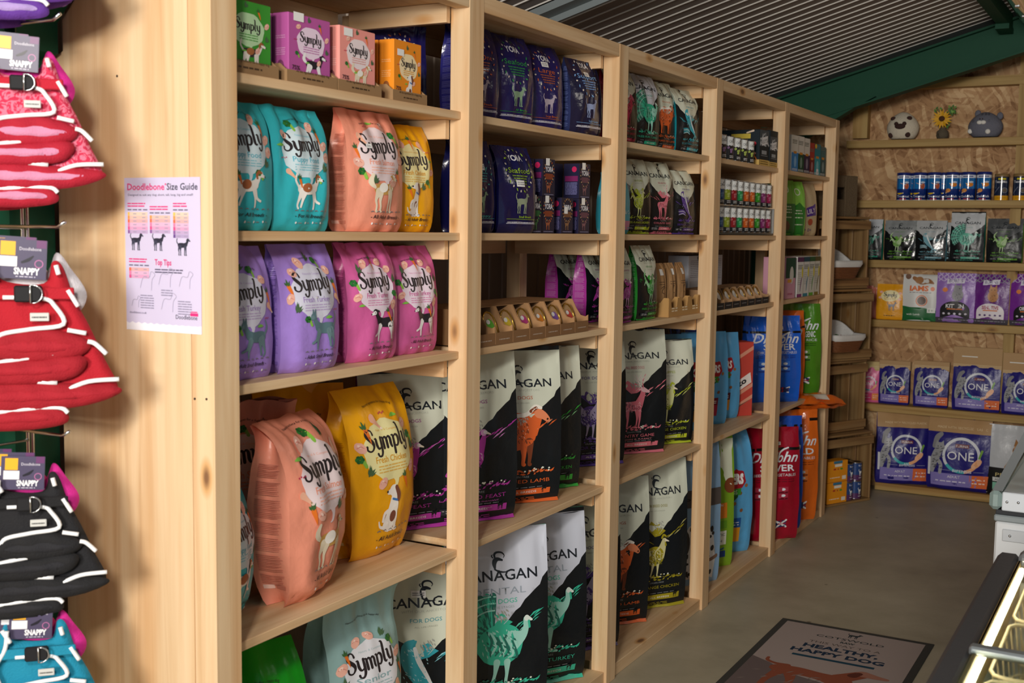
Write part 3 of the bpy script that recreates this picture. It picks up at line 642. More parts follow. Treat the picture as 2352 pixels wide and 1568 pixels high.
def ring_art(H, acc, title, breeds, dog, word='YORA', base='#20204e'):
    """dark pack with a ring of little leaves and kibble, white name, coloured title, outlined dog"""
    a = Art(H); cy = .66*H; rnd = random.Random(len(title))
    a.text(word, 0, .775*H, .13, '#e9e9ee', 3, fit=.34, bold=.03); a.text(title, 0, cy-.02, .12, acc, 3, fit=min(.56, .09*len(title)))
    for i in range(4): a.lines(-.20+.02*i, .22-.02*i, [cy-.075-.042*i], lighter(acc, .25, base), 2, h=.020, seed=i, gap=.012)
    for i in range(22):
        t = 2*math.pi*i/22; x = .33*math.cos(t); y = cy+.02+.335*math.sin(t)
        if i % 2: a.raw([(x-.028*math.cos(t+1), y-.028*math.sin(t+1)), (x+.018*math.cos(t), y+.018*math.sin(t)), (x+.036*math.cos(t+1), y+.036*math.sin(t+1)), (x-.018*math.cos(t), y-.018*math.sin(t))], [(0, 1, 2, 3)], acc, 3)
        else: a.ell(x, y, .022, .015, '#d9cdbd', 3, n=8, g=1, rot=t)
    a.merge(dog, -.14, .215*H, .34, dl=0); a.text(breeds, .10, .165*H, .05, acc, 3, fit=.34, bold=.01)
    a.rect(-.38, .148*H, .42, .152*H, acc, 2); a.rect(-.38, .100*H, .44, .108*H, '#cfcfe0', 2); a.lines(-.36, .40, [.112*H], '#e0e0e8', 3, h=.012, seed=2, gap=.01)
    return a
# ================================================================ the room
W, T, D, H = .9678, .0757, .443, 2.2291
S1, S2, S3, S4, S0 = 1.914, 1.5904, 1.268, .7145, .047
ST = .021
GREEN = mat('#0c4631', rough=.6, spec=.25, bump=.05)
GREEND = mat('#0c2a20', rough=.45)
CHROME = mat('#c9ccce', rough=.18, metal=1)
GALV = mat('#7d8688', rough=.5, metal=.35)
struct(MB().box((-1.6, -3.2, -.06), (4.6, 6.2, 0), CONC), 'floor')
RZ = lambda x: 2.60+.288*x
# roof sheeting: flat pans with narrow folded ribs running up the slope
roof = MB(); SHEET = mat('#8c8480', rough=.7, spec=.2, bump=.05); RIB = mat('#d2cec6', rough=.5)
for (xa, xb) in ((-1.2, 3.2),):
    y = -.4
    while y < 6.2:
        p = .096; prof = [(0, 0), (p-.008, 0), (p-.0062, -.005), (p-.0018, -.005), (p, 0)]
        for (ya, za), (yb, zb) in zip(prof[:-1], prof[1:]):
            roof.add([(xa, y+ya, RZ(xa)+za), (xb, y+ya, RZ(xb)+za), (xb, y+yb, RZ(xb)+zb), (xa, y+yb, RZ(xa)+zb)], [(0, 1, 2, 3)], RIB if zb < -.001 else SHEET, False)
        y += p
roof.add([(-1.2, -.4, RZ(-1.2)+.05), (3.2, -.4, RZ(3.2)+.05), (3.2, 6.2, RZ(3.2)+.05), (-1.2, 6.2, RZ(-1.2)+.05)], [(0, 1, 2, 3)], SHEET, False)
struct(roof, 'ceiling')
r2 = MB(); r2.add([(3.2, -.4, RZ(3.2)), (4.6, -.4, RZ(3.2)-.4), (4.6, 6.2, RZ(3.2)-.4), (3.2, 6.2, RZ(3.2))], [(0, 1, 2, 3)], SHEET, False); struct(r2, 'ceiling')
# left wall: vertical profiled sheet behind the shelving, strand board nearer
wl = MB(); CLAD = mat('#a08d7e', rough=.5, bump=.04); CLADR = mat('#c2ae9a', rough=.4)
y = .06; 
while y < 6.0:
    pr_ = [(0, 0), (.080, 0), (.084, .006), (.094, .006), (.098, 0)]
    for (a, xa), (b, xb) in zip(pr_[:-1], pr_[1:]):
        wl.add([(-.60+xa, y+a, 0), (-.60+xb, y+b, 0), (-.60+xb, y+b, 2.5), (-.60+xa, y+a, 2.5)], [(0, 1, 2, 3)], CLADR if xa != xb else CLAD, False)
    y += .098
wl.box((-.64, -3.2, 0), (-.612, 6.0, 2.45), CLAD)
wl.box((-.60, -3.2, 0), (-.52, -.148, 2.45), OSB)
struct(wl, 'wall_left')
wb = MB(); wb.add([(-.62, 5.88, 0), (4.6, 5.88, 0), (4.6, 5.88, 3.1), (3.2, 5.88, 3.48), (-.62, 5.88, 2.40)], [(0, 1, 2, 3, 4)], OSB, False)
wb.add([(-.62, 5.92, 0), (4.6, 5.92, 0), (4.6, 5.92, 3.1), (3.2, 5.92, 3.48), (-.62, 5.92, 2.40)], [(4, 3, 2, 1, 0)], OSB, False)
struct(wb, 'wall_back')
struct(MB().box((4.55, 1.0, 0), (4.6, 5.88, 3.05), OSB), 'wall_right')
# steel frame: column, haunch, rafter
st = MB(); st.box((-.60, -.118, 0), (-.452, -.004, 2.42), GREEN); st.box((-.60, -.146, 0), (-.56, -.118, 2.42), mat('#101312', rough=.7))  # black strip paints the shaded gap between column and strand board
st.prism([(-.452, 1.955), (-.425, 1.968), (-.423, 2.022), (-.30, 2.152), (-.02, 2.44), (-.02, 2.52), (-.452, 2.42)], -.066, -.058, GREEN)
st.prism([(-.452, 1.945), (-.420, 1.958), (-.420, 2.022), (-.30, 2.145), (-.02, 2.43), (-.02, 2.442), (-.306, 2.150), (-.428, 2.028), (-.428, 1.966), (-.452, 1.957)], -.112, -.012, GREEN)
struct(st, 'trim_1')
rf = MB(); rz = lambda x: 2.330+.290*(x+.131); dz = .198
xa, xb = -.62, 3.2
def slopebox(mb, y0, y1, z0, z1, m):
    V = [(x, y, rz(x)+z) for x in (xa, xb) for y in (y0, y1) for z in (z0, z1)]
    mb.add(V, [(0, 1, 3, 2), (4, 6, 7, 5), (0, 4, 5, 1), (2, 3, 7, 6), (0, 2, 6, 4), (1, 5, 7, 3)], m, False)
slopebox(rf, 5.345, 5.355, -.015, dz-.015, GREEN); slopebox(rf, 5.30, 5.40, -.022, -.012, GREEN); slopebox(rf, 5.30, 5.40, dz-.024, dz-.012, GREEN)
slopebox(rf, 5.346, 5.356, dz-.015, .225, mat('#07140f', rough=.8))
rf.box((-.6, 5.28, 0), (-.46, 5.42, 2.38), GREEN)
rf.prism([(-.46, 2.08), (-.46, 2.34), (.10, 2.40), (-.02, 2.34)], 5.31, 5.39, GREEN)
struct(rf, 'trim_2')
gp = MB(); 
def slopestrip(mb, xa, xb, y0, y1, z0, z1, m):
    V = [(x, y, RZ(x)+z) for x in (xa, xb) for y in (y0, y1) for z in (z0, z1)]
    mb.add(V, [(0, 1, 3, 2), (4, 6, 7, 5), (0, 4, 5, 1), (2, 3, 7, 6), (0, 2, 6, 4), (1, 5, 7, 3)], m, False)
slopestrip(gp, -.6, 1.6, 2.27, 2.36, -.045, -.015, GALV); slopestrip(gp, -.6, 1.6, 2.352, 2.36, -.07, -.015, GALV)
struct(gp, 'trim_3')
pu = MB(); pu.box((.76, .9, RZ(.76)-.085), (.82, 5.30, RZ(.76)-.012), GREEN); pu.box((.755, 5.12, RZ(.76)-.112), (.825, 5.30, RZ(.76)-.085), GREEN)
struct(pu, 'trim_4')
# timber battens on the gable
bt = MB(); bt.box((-.14, 5.80, 2.20), (-.05, 5.88, 2.47), TREATED['z']); bt.build
struct(bt, 'trim_5')
b6 = MB(); b6.box((.815, 5.80, 1.84), (.875, 5.88, 2.70), TREATED['z']); struct(b6, 'trim_6')
b7 = MB(); b7.box((-.02, 5.79, 2.49), (3.0, 5.88, 2.545), TREATED['x']); struct(b7, 'trim_7')
struct(MB().box((.80, 5.80, .60), (.86, 5.88, 1.78), TREATED['z']), 'trim_8')

# ceiling light fitting with a clear ribbed cover
cl = empty('ceiling_light', (.93, 4.55, RZ(.93)-.115), 0, 'long ceiling light fitting with a clear plastic cover above the green rafter', 'ceiling light')
MB().bbox((-.06, -.55, .03), (.06, .55, .075), mat('#d9dcd8', rough=.4)).build('housing', cl)
cv = MB(); n = 14
G = np.array([[(.062*math.cos(math.pi*i/n+math.pi), y, .035+.075*math.sin(math.pi*i/n+math.pi)) for i in range(n+1)] for y in np.linspace(-.55, .55, 12)])
cv.grid(G, mat('#dfeae4', rough=.08, trans=.9)); cv.build('clear_cover', cl)
for k in (-.02, .02):
    MB().tube([(k, -.52, .005), (k, .52, .005)], .012, mat('#e9ece6', rough=.3), 10).build('fluorescent_tube', cl)
for yy in (-.3, .0, .3, .5): MB().bbox((-.012, yy-.03, -.045), (.012, yy+.0, -.03), CHROME, .002).build('clip', cl)

# ================================================================ the shelving unit
unit = empty('shelving_unit', (0, 0, 0), 0, 'long open pine shelving unit along the left wall, full of pet food', 'shelves')
ep = MB(); SCR = mat('#3a2c22', rough=.6)
ep.prism([(-.443, 0), (-.443, 1.955), (-.419, 1.966), (-.419, 2.030), (-.305, 2.145), (-.30, H), (-.0605, H), (-.0605, 0)], 0, .022, wood('end_panel_pine', 'z', '#e6d0ae', '#dfc5a0', '#cfb08a', knots=False))
o = ep.build('end_panel', unit)
for a, b in ((-.443, -.300), (-.2985, -.262), (-.2605, -.0625)):
    pass
for sx, sz in ((-.258, 1.905), (-.052, 1.25), (-.02, 1.252)):
    MB().prism([(sx+.0026*math.cos(t), sz+.0026*math.sin(t)) for t in np.arange(8)*math.pi/4], -.0008, .004, SCR).build('nail_head', unit)
for i in range(6):
    y = i*W
    MB().bbox((-.060, y+.0005, 0), (0, y+T, H), PINE['z'], .0015).build('front_post', unit)
    MB().bbox((-.440, y+.0225, 0), (-.385, y+T, H-.03), PINE['z'], .0015).build('back_post', unit)
for i in range(5):
    y0, y1 = i*W+T, (i+1)*W
    MB().bbox((-.042, y0, 2.1853), (-.001, y1, H), PINE['y'], .0015).build('top_beam', unit)
    MB().bbox((-.438, y0, 2.2), (-.044, y1, 2.216), PINE['y'], .001).build('top_board', unit)
    for z in (S1, S2, S3, S4):
        MB().bbox((-.438, y0+.0003, z-ST), (-.025, y1-.0003, z), PINE['y'], .0015).build('shelf_board', unit)
    MB().bbox((-.438, y0+.0003, 0), (-.010, y1-.0003, S0), PINE['y'], .0015).build('plinth_board', unit)
    for k, z in enumerate((2.2, S1-ST, S2-ST, S3-ST, S4-ST)):
        h_ = .052
        MB().bbox((-.384, y1-.020, z-h_), (-.0605, y1-.0005, z-.0005), PINE['x'], .001).build('side_rail', unit)
        MB().bbox((-.440, y0, z-h_), (-.420, y1-.021, z-.0005), PINE['y'], .001).build('back_rail', unit)
# back wall shelves: treated timber boards
BSH = []
for z, x0, x1, what in ((2.1817, -.16, 1.75, 'topmost timber shelf on the strand board wall, holding two plush toys and a flower'),
                        (1.8138, -.12, 1.75, 'timber shelf holding round tubs of fish flakes on the strand board wall'),
                        (1.4456, -.09, 1.75, 'timber shelf under the row of dark pouches on the strand board wall'),
                        (1.0754, -.07, 1.75, 'timber shelf carrying the yellow, white and violet pouches on the strand board wall'),
                        (.545, -.10, 1.75, 'timber shelf carrying the row of small navy pouches on the strand board wall'),
                        (.05, .10, 1.75, 'lowest timber board on the floor under the two large navy sacks')):
    sb = MB(); sb.bbox((x0, 5.74, z-.046), (x1, 5.879, z), TREATED['x'], .002)
    BSH.append(tag(sb.build('wall_shelf'), what, 'shelf', 'timber shelves on the back wall'))
struct(MB().box((1.2, 5.741, .0), (1.25, 5.879, 1.02), TREATED['z']), 'trim_9') if False else None
# ================================================================ artwork sets
DOGS = {
 'puppy': (quad('#f3ece2', '#f6f1ea', '#a8623a', pose='run', tail='up'), 1), 'collie': (quad('#c99a52', '#e9dcc2', '#f4efe6', tail='bush', ears=3), 1),
 'spaniel': (quad('#f2eee8', '#f4f0ea', '#7a4636', pose='sit'), 1), 'scottie': (quad('#5f7e88', '#6f8c94', None, pose='run', ears=2), -1),
 'border': (quad('#26242a', '#f0eeee', None, pose='run', tail='bush', ears=3), -1), 'beagle': (quad('#3a3434', '#f0e8de', '#a8683c', tail='up'), 1)}
def bub(H, blob, sub, dogk, c, line='All Adult Breeds', sch=0): d = DOGS[dogk]; return bubble_art(H, blob, sub, (d[0], d[1], c), None, '- '+line+' -', scheme=sch)
PB = {}   # cached fronts
def BA(key, *a, **k):
    if key not in PB: PB[key] = bub(*a, **k)
    return PB[key]
TEAL, SALM, YEL, LILA, PINK = '#35b9c4', '#f09a80', '#f3ae12', '#a887dd', '#cf5f9c'
# ---------------------------------------------------------------- bay one
A_t = BA('t', 1.5, '#d5e7ee', 'Puppy Food', 'puppy', '#5fb9cc', 'For All Breeds', 0)
A_o = BA('o', 1.4, '#ecd9dc', 'Fresh Salmon', 'collie', '#ee9f86', 'All Adult Breeds', 1)
A_y = BA('y', 1.45, '#f0e6a8', 'Fresh Chicken', 'spaniel', '#e0a020', 'All Adult Breeds', 2)
A_l = BA('l', 1.46, '#dcdcee', 'Fresh Turkey', 'scottie', '#a98ec8', 'Adult Small Breeds', 3)
A_p = BA('p', 1.5, '#ead9e8', 'Fresh Turkey', 'border', '#cc6aa0', 'All Adult Breeds', 4)
def sp(H, c, c2, **k): return smallprint(H, c, c2=c2, **k)
SPs = {TEAL: sp(2.8, '#2a98a4', '#a5dfe4', seed=2), SALM: sp(2.7, '#d9836c', '#f9c2b0', seed=3), YEL: sp(2.9, '#cf8f08', '#fbe08a', seed=4), LILA: sp(2.9, '#8a6cc4', '#cdb8f0', seed=5), PINK: sp(2.9, '#a94680', '#e7a3c8', seed=6)}
g = 'small bags on the second shelf of the first bay'
bag('pet_food_bag', (-.107, .172, S2), -4, .185, .09, .279, TEAL, A_t, SPs[TEAL], 'turquoise puppy food bag on the second shelf, half hidden by the left corner post', group=g, seed=1, bend=.5, amp=1.9)
bag('pet_food_bag', (-.107, .372, S2), -4, .185, .09, .282, TEAL, A_t, SPs[TEAL], 'turquoise puppy food bag, second from left, beside the salmon pink bag with a rough collie', group=g, seed=2, bend=.5, amp=1.9)
bag('pet_food_bag', (-.110, .655, S2), -3, .212, .11, .300, SALM, A_o, SPs[SALM], 'salmon pink food bag with a golden collie, on the second shelf of the first bay', group=g, seed=3, bend=.35, amp=1.7, sticker=(-.20, .98, .09, .05))
bag('pet_food_bag', (-.133, .850, S2), -8, .185, .09, .285, YEL, A_y, SPs[YEL], 'yellow food bag with a spaniel, at the right end of the second shelf', group=g, seed=4, bend=.5, amp=2.0)
g = 'small bags on the third shelf of the first bay'
bag('pet_food_bag', (-.105, .168, S3), -3, .185, .09, .290, LILA, A_l, SPs[LILA], 'lilac food bag against the left corner post, on the third shelf', group=g, seed=5, bend=.4, amp=1.9)
bag('pet_food_bag', (-.100, .386, S3), -3, .198, .11, .293, LILA, A_l, SPs[LILA], 'lilac food bag, fully in view, left of the two pink bags', group=g, seed=6, bend=.3, amp=1.5, sticker=(.0, .86, .03, .02))
bag('pet_food_bag', (-.105, .640, S3), -4, .19, .10, .297, PINK, A_p, SPs[PINK], 'pink food bag with a black and white collie, next to the lilac bags', group=g, seed=7, bend=.5, amp=2.0)
bag('pet_food_bag', (-.115, .850, S3), -6, .185, .09, .288, PINK, A_p, SPs[PINK], 'pink collie food bag at the right end of the third shelf', group=g, seed=8, bend=.5, amp=1.9)
g = 'large sacks on the fourth shelf of the first bay'
A_O = BA('O', 1.75, '#efdde0', 'Fresh Salmon', 'collie', '#ee9f86', 'All Adult Breeds', 5)
A_Y = BA('Y', 1.75, '#eee8aa', 'Fresh Chicken', 'spaniel', '#dca020', 'All Adult Breeds', 6)
big_sp = lambda c, c2, s: smallprint(3.1, c, seed=s, x0=-.34, x1=.34, y0=.12, y1=.74, c2=c2)
bag('pet_food_bag', (-.140, .425, S4), 10, .265, .15, .445, SALM, A_O, big_sp('#cf7f6c', '#fbd2c4', 3), 'large salmon pink sack slumped at the shelf edge with its printed side facing out', group=g, seed=9, prof='full', bend=.9, bv=.80, amp=2.0, taper=.82, slump=-.10)
bag('pet_food_bag', (-.215, .815, S4), -4, .265, .14, .46, YEL, A_Y, big_sp('#cf8f08', '#fdeaa0', 4), 'large yellow sack with a spaniel on the fourth shelf of the first bay', group=g, seed=10, prof='full', bend=.5, bv=.82, amp=1.5, taper=.85, slump=-.06)
bag('pet_food_bag', (-.345, .45, S4), -30, .27, .12, .47, SALM, A_O, None, 'salmon pink sack standing behind the slumped one, its top folded over', group=g, seed=11, prof='full', bend=-.8, bv=.72, amp=2.2)
bag('pet_food_bag', (-.362, .70, S4), -38, .25, .075, .465, YEL, A_Y, None, 'yellow sack in the back row, between the salmon and yellow sacks', group=g, seed=12, prof='full', bend=.3, amp=1.5)
bag('pet_food_bag', (-.18, .165, S4), 14, .20, .15, .34, TEAL, A_t, big_sp('#2a98a4', '#a5dfe4', 2), 'large turquoise sack cut off by the left corner post, on the fourth shelf', group=g, seed=13, prof='full', bend=.6, amp=1.8)
GRN, GREY = '#12a31c', '#8fb3b3'
A_G = BA('G', 1.8, '#d9f2d0', 'Grain Free', 'beagle', '#6cba5a', 'All Adult Breeds', 7)
A_g = BA('g', 2.34, '#e4e6ee', 'Senior', 'beagle', '#8fb0b6', 'Senior Breeds', 8)
g = 'large sacks on the floor board of the first bay'
bag('pet_food_bag', (-.205, .735, S0), -10, .26, .15, .62, GREY, A_g, big_sp('#6f9396', '#cfe0e0', 5), 'grey green sack on the bottom board of the first bay, its top flopped forward', group=g, seed=14, prof='full', bend=-.9, bv=.76, amp=2.1, slump=-.16)
bag('pet_food_bag', (-.215, .345, S0), -18, .29, .14, .545, GRN, A_G, big_sp('#0b7f14', '#8fe08a', 6), 'bright green sack in the bottom left corner of the shelving', group=g, seed=15, prof='full', bend=.5, bv=.8, amp=2.2, slump=-.15)

# ---------------------------------------------------------------- dark leaf-ring bags
NAVY = '#211d5c'
DL = {k: quad(c, c, None, ears=3, tail='up') for k, c in {'o': '#b5a8b8', 'g': '#8fb08f', 'b': '#8a98c0', 'y': '#8f9a80'}.items()}
R1 = ring_art(1.45, '#d8683c', 'All In One', 'All Breeds', DL['o']); R2 = ring_art(1.55, '#35a84c', 'Seafood', 'All Breeds', DL['g'])
R3 = ring_art(1.6, '#c8622c', 'Large', 'Large Breeds', DL['o']); R4 = ring_art(1.55, '#7fb0e6', 'Support', 'Light/Senior', DL['b'])
R5 = ring_art(1.5, '#46b8b4', 'Puppy', 'Puppy', DL['g']); R6 = ring_art(1.5, '#a6cc2c', 'Seafood', 'Small Breeds', DL['y'])
yk = dict(fin=foil, amp=1.5, gus_col='#2b2a74', side=smallprint(3, '#5a58a0', seed=8))
g = 'navy bags with leaf rings on the top shelf of the second bay'
bag('pet_food_bag', (-.318, 1.085, S1), -42, .17, .06, .265, NAVY, R3, label='navy bag at the back left of the top shelf, seen past the second post', group=g, seed=20, bend=-.4, **yk)
bag('pet_food_bag', (-.150, 1.215, S1), -12, .185, .095, .272, NAVY, R1, label='navy bag with orange leaf ring, leftmost on the second bay top shelf', group=g, seed=21, bend=.3, sticker=(-.03, 1.12, .18, .08), **yk)
bag('pet_food_bag', (-.155, 1.440, S1), -12, .185, .095, .280, NAVY, R2, label='navy bag with a green leaf ring and green title on the top shelf', group=g, seed=22, bend=.4, **yk)
bag('pet_food_bag', (-.160, 1.655, S1), -14, .180, .095, .280, NAVY, R3, label='navy bag with an orange leaf ring, beside the blue ringed bag', group=g, seed=23, bend=.4, sticker=(-.03, 1.18, .18, .08), **yk)
bag('pet_food_bag', (-.115, 1.866, S1), -8, .190, .095, .255, '#1c1d3c', R4, label='dark blue bag with a pale blue leaf ring, against the third post', group=g, seed=24, fin=foil, amp=1.5, gus_col='#323a66', side=smallprint(3, '#5a68a0', seed=8), sticker=(.0, 1.08, .18, .08))
bag('pet_food_bag', (-.335, 1.78, S1), -20, .18, .09, .255, '#191a3a', R4, label='dark bag with a round clear window in the back row, behind the blue ringed bag', group=g, seed=25, fin=foil, amp=1.6, bend=-.5)
g = 'navy bags with leaf rings on the second shelf of the second bay'
bag('pet_food_bag', (-.138, 1.195, S2), -8, .185, .09, .27, '#181a52', R5, label='navy bag with a turquoise leaf ring, beside the second post', group=g, seed=26, fin=foil, amp=1.4, bend=.3, sticker=(.05, 1.02, .16, .10))
bag('pet_food_bag', (-.110, 1.392, S2), -8, .185, .09, .262, '#17184e', R6, label='navy bag with a lime green leaf ring, left of the stacked little boxes', group=g, seed=27, fin=foil, amp=1.4, bend=.3, sticker=(-.05, .80, .20, .10))

# ---------------------------------------------------------------- black mountain-edge bags
def M(H, acc, b, l1, **k):
    key = ('M', round(H, 2), acc, b, l1, tuple(sorted(k.items())))
    if key not in PB: PB[key] = mountain_art(H, acc, b, l1, **k)
    return PB[key]
MAG, ORG, GRE, LIM, SAL2, TUR, CRI, CYA, PUR = '#b13aa0', '#e0662e', '#35a03c', '#b8c832', '#e27888', '#3cc0a0', '#c92a55', '#3aa8b8', '#5a3f92'
BLK = '#14191d'
def gus_sp(c): return smallprint(3.6, lighter(c, .35), seed=9, y1=.85)
def mbag(loc, yaw, w, d, h, acc, b, l1, label, group, seed, sticker=None, own=True, gcol=None, artk=None, **kw):
    art = M(round(h/w, 1), acc, b, l1, **(artk or {}))
    kw.setdefault('prof', 'sack'); kw.setdefault('amp', 1.1)
    return bag('pet_food_bag', loc, yaw, w, d, h, BLK, art, gus_sp(gcol or acc), label, group=group, gus_col=gcol or acc, side_part='coloured side gusset with fine print' if own else None,
               seam=gcol or acc, seed=seed, sticker=sticker, fin=film, **kw)
g = 'large black and cream sacks on the fourth shelf of the second bay'
mbag((-.285, 1.080, S4), -34, .29, .08, .475, MAG, 'pheasant', 'LAND FEAST', 'black and cream sack seen between the yellow sack and the second post', g, 31)
mbag((-.180, 1.268, S4), -34, .31, .11, .515, MAG, 'pheasant', 'LAND AND FEAST', 'black and cream sack with magenta game bird, right of the second post', g, 32, artk=dict(line2='TURKEY, SALMON & PHEASANT'))
mbag((-.182, 1.562, S4), -40, .31, .11, .510, ORG, 'sheep', 'GRASS FED LAMB', 'black and cream sack with an orange sheep, on the fourth shelf of the second bay', g, 33)
mbag((-.205, 1.788, S4), -36, .29, .10, .490, GRE, 'rooster', 'FREE-RUN CHICKEN', 'black and cream sack with a green cockerel, against the third post', g, 34)
g = 'large black and cream sacks on the bottom board of the second bay'
mbag((-.242, 1.125, S0), -42, .33, .08, .545, CYA, 'fish', 'SCOTTISH SALMON', 'black and cream sack with a turquoise edge standing across the second post at the bottom', g, 35, sticker=(-.07, 1.42, .13, .06), slump=.04)
mbag((-.150, 1.395, S0), -40, .345, .11, .618, TUR, 'turkey', 'FREE-RUN TURKEY', 'white topped dental food sack with a green turkey, at the front of the bottom board', g, 36, artk=dict(cream='#cdd2e0', dental=True))
mbag((-.182, 1.745, S0), -38, .345, .12, .600, TUR, 'turkey', 'FREE-RUN TURKEY', 'white topped dental food sack with green turkey, nearest the third post', g, 37, artk=dict(cream='#cdd2e0', dental=True))
g = 'small black and cream bags on the top shelf of the third bay'
sm = dict(prof='pouch', amp=1.4, bend=.45, own=False)
mbag((-.150, 2.250, S1), -10, .19, .085, .280, CRI, 'sheep', 'GRASS FED BEEF', 'small black bag with a crimson animal on the top shelf', g, 40, **sm)
mbag((-.145, 2.455, S1), -10, .19, .085, .280, '#2fb892', 'turkey', 'FREE-RUN TURKEY', 'small black bag with a sea green bird and a white bar', g, 41, artk=dict(cream='#d0d3dc'), **sm)
mbag((-.150, 2.650, S1), -10, .185, .080, .280, ORG, 'sheep', 'GRASS FED LAMB', 'small black bag with an orange sheep on the top shelf of the third bay', g, 42, **sm)
mbag((-.112, 2.812, S1), -8, .19, .085, .262, CYA, 'fish', 'SCOTTISH SALMON', 'small black bag with a pale blue fish and teal gusset, top shelf', g, 43, gcol='#1e8f9c', **sm)
g = 'small black and cream bags on the second shelf of the third bay'
bag('pet_food_bag', (-.128, 2.190, S2), -5, .16, .08, .22, '#3cb4cc', Art(1.4).ell(-.15, .9, .2, .2, '#8f5a52', 1).text('Cat & Co', .1, .45, .12, '#e8f4f6', 3, fit=.6).rect(-.2, .1, .45, .3, '#d68ab0', 1), None, 'small sky blue bag at the left end of the second shelf in the third bay', group=g, seed=44, amp=1.4, bend=.3)
mbag((-.150, 2.395, S2), -12, .19, .085, .286, LIM, 'rooster', 'FREE-RANGE CHICKEN', 'small black bag with a lime green cockerel on the second shelf', g, 45, artk=dict(dogs='FOR PUPPIES'), **sm)
mbag((-.142, 2.612, S2), -12, .19, .085, .286, SAL2, 'deer', 'COUNTRY GAME', 'small black bag with a pink deer and pink gusset on the second shelf', g, 46, artk=dict(dogs='SMALL BREED DOGS'), **sm)
mbag((-.118, 2.806, S2), -10, .185, .085, .262, PUR, 'fish', 'SENIOR / LIGHT', 'small black bag with a grey and violet picture, against the fourth post', g, 47, **sm)
g = 'small black and cream bags on the third shelf of the third bay'
sm2 = dict(prof='pouch', amp=1.1, bend=.3)
mbag((-.095, 2.165, S3), 0, .17, .085, .272, MAG, 'pheasant', 'LAND FEAST', 'small black bag with a magenta game bird, the front one of a row of three', g, 48, **sm2)
mbag((-.205, 2.160, S3), 2, .17, .085, .276, MAG, 'pheasant', 'LAND FEAST', 'small black bag with a wide magenta gusset, the middle one of a row of three', g, 49, **sm2)
mbag((-.315, 2.165, S3), -3, .17, .085, .276, MAG, 'pheasant', 'LAND FEAST', 'small black bag with a wide magenta gusset, the rear one of a row of three', g, 50, **sm2)
mbag((-.095, 2.385, S3), 0, .19, .085, .280, GRE, 'rooster', 'FREE-RANGE CHICKEN', 'small black bag with a green cockerel, beside the cardboard tray of brown packs', g, 51, **sm2)
g = 'large black and cream sacks on the fourth shelf of the third bay'
mbag((-.244, 2.245, S4), -38, .30, .10, .468, PUR, 'rooster', 'SENIOR CHICKEN', 'black and cream sack with a violet bar, half hidden behind the third post', g, 52, own=False)
mbag((-.214, 2.560, S4), -40, .31, .11, .495, SAL2, 'deer', 'COUNTRY GAME', 'black and cream sack with a pink stag on the fourth shelf', g, 53, artk=dict(line2='VENISON & RABBIT', dogs='SMALL BREED DOGS'))
mbag((-.185, 2.825, S4), -38, .29, .11, .438, LIM, 'rooster', 'FREE-RANGE CHICKEN', 'black and cream sack with a lime green cockerel on the fourth shelf', g, 54, artk=dict(dogs='FOR PUPPIES'))
g = 'large black and cream sacks on the bottom board of the third bay'
mbag((-.195, 2.110, S0), -38, .31, .10, .545, PUR, 'rooster', 'SENIOR CHICKEN', 'black sack with a violet bar at the bottom, cut off by the third post', g, 55, own=False)
mbag((-.215, 2.425, S0), -42, .31, .10, .590, ORG, 'sheep', 'GRASS FED LAMB', 'black and cream sack with an orange sheep on the bottom board of the third bay', g, 56)
mbag((-.165, 2.715, S0), -38, .31, .11, .635, '#a89c22', 'rooster', 'FREE-RANGE CHICKEN', 'tall black and cream sack with olive cockerel, on the bottom board', g, 57, artk=dict(dogs='FOR BREED DOGS'))

# ---------------------------------------------------------------- bay four sacks
def logo_badge(a, x, y, k, word, c='#b02030', c2='#3f9a3a', lay=2):
    a.poly([(x-.30*k, y-.10*k), (x-.26*k, y+.14*k), (x+.0*k, y+.24*k), (x+.28*k, y+.16*k), (x+.33*k, y-.02*k), (x+.24*k, y-.12*k), (x, y-.13*k)], c, lay, g=.1)
    a.rect(x-.26*k, y-.24*k, x+.22*k, y-.12*k, c2, lay); a.text(word, x+.01, y-.04*k, .2*k, '#ffffff', lay+2, fit=.52*k, bold=.04, shear=.15); return a
def kib(a, pts, c='#8a5a38'):
    for i, (x, y) in enumerate(pts): a.ell(x, y, .035, .030, c if i % 2 else '#a06c42', 2, n=9, g=1, wob=.1)
    return a
def sky(H, panel, pc2, seed=1):
    a = Art(H); logo_badge(a, .02, .60*H, .95, 'BAKERS'); a.text('FOODS', 0, .60*H-.21, .1, '#e8f4e0', 4, fit=.3)
    a.stroke([(-.25, .47*H, .10), (-.05, .45*H, .14), (.14, .48*H, .06)], '#245c30', 2); a.ell(-.12, .43*H, .09, .07, '#1a4a2c', 3, n=10, g=1)
    kib(a, [(.10,.42*H),(.22,.50*H),(-.02,.37*H),(.24,.36*H),(.34,.56*H),(-.30,.38*H)])
    a.rect(-.30, .22*H, .24, .30*H, panel, 2); a.rect(-.30, .10*H, .24, .22*H, pc2, 2); a.stroke([(-.14, .14*H, .05), (-.06, .17*H, .10), (.02, .19*H, .03)], '#ffffff', 3); a.lines(-.26, .20, [.26*H, .24*H], '#ffffff', 3, h=.012, seed=seed); return a
g = 'pale blue sacks on the fourth shelf of the fourth bay'
SKY = '#5aa9de'
bag('pet_food_bag', (-.206, 3.195, S4), -36, .25, .09, .435, SKY, sky(1.7, '#1f6a52', '#d8972e', 1), label='pale blue dog food sack nearest the fourth post, with an orange panel', group=g, seed=60, prof='sack', amp=1.6)
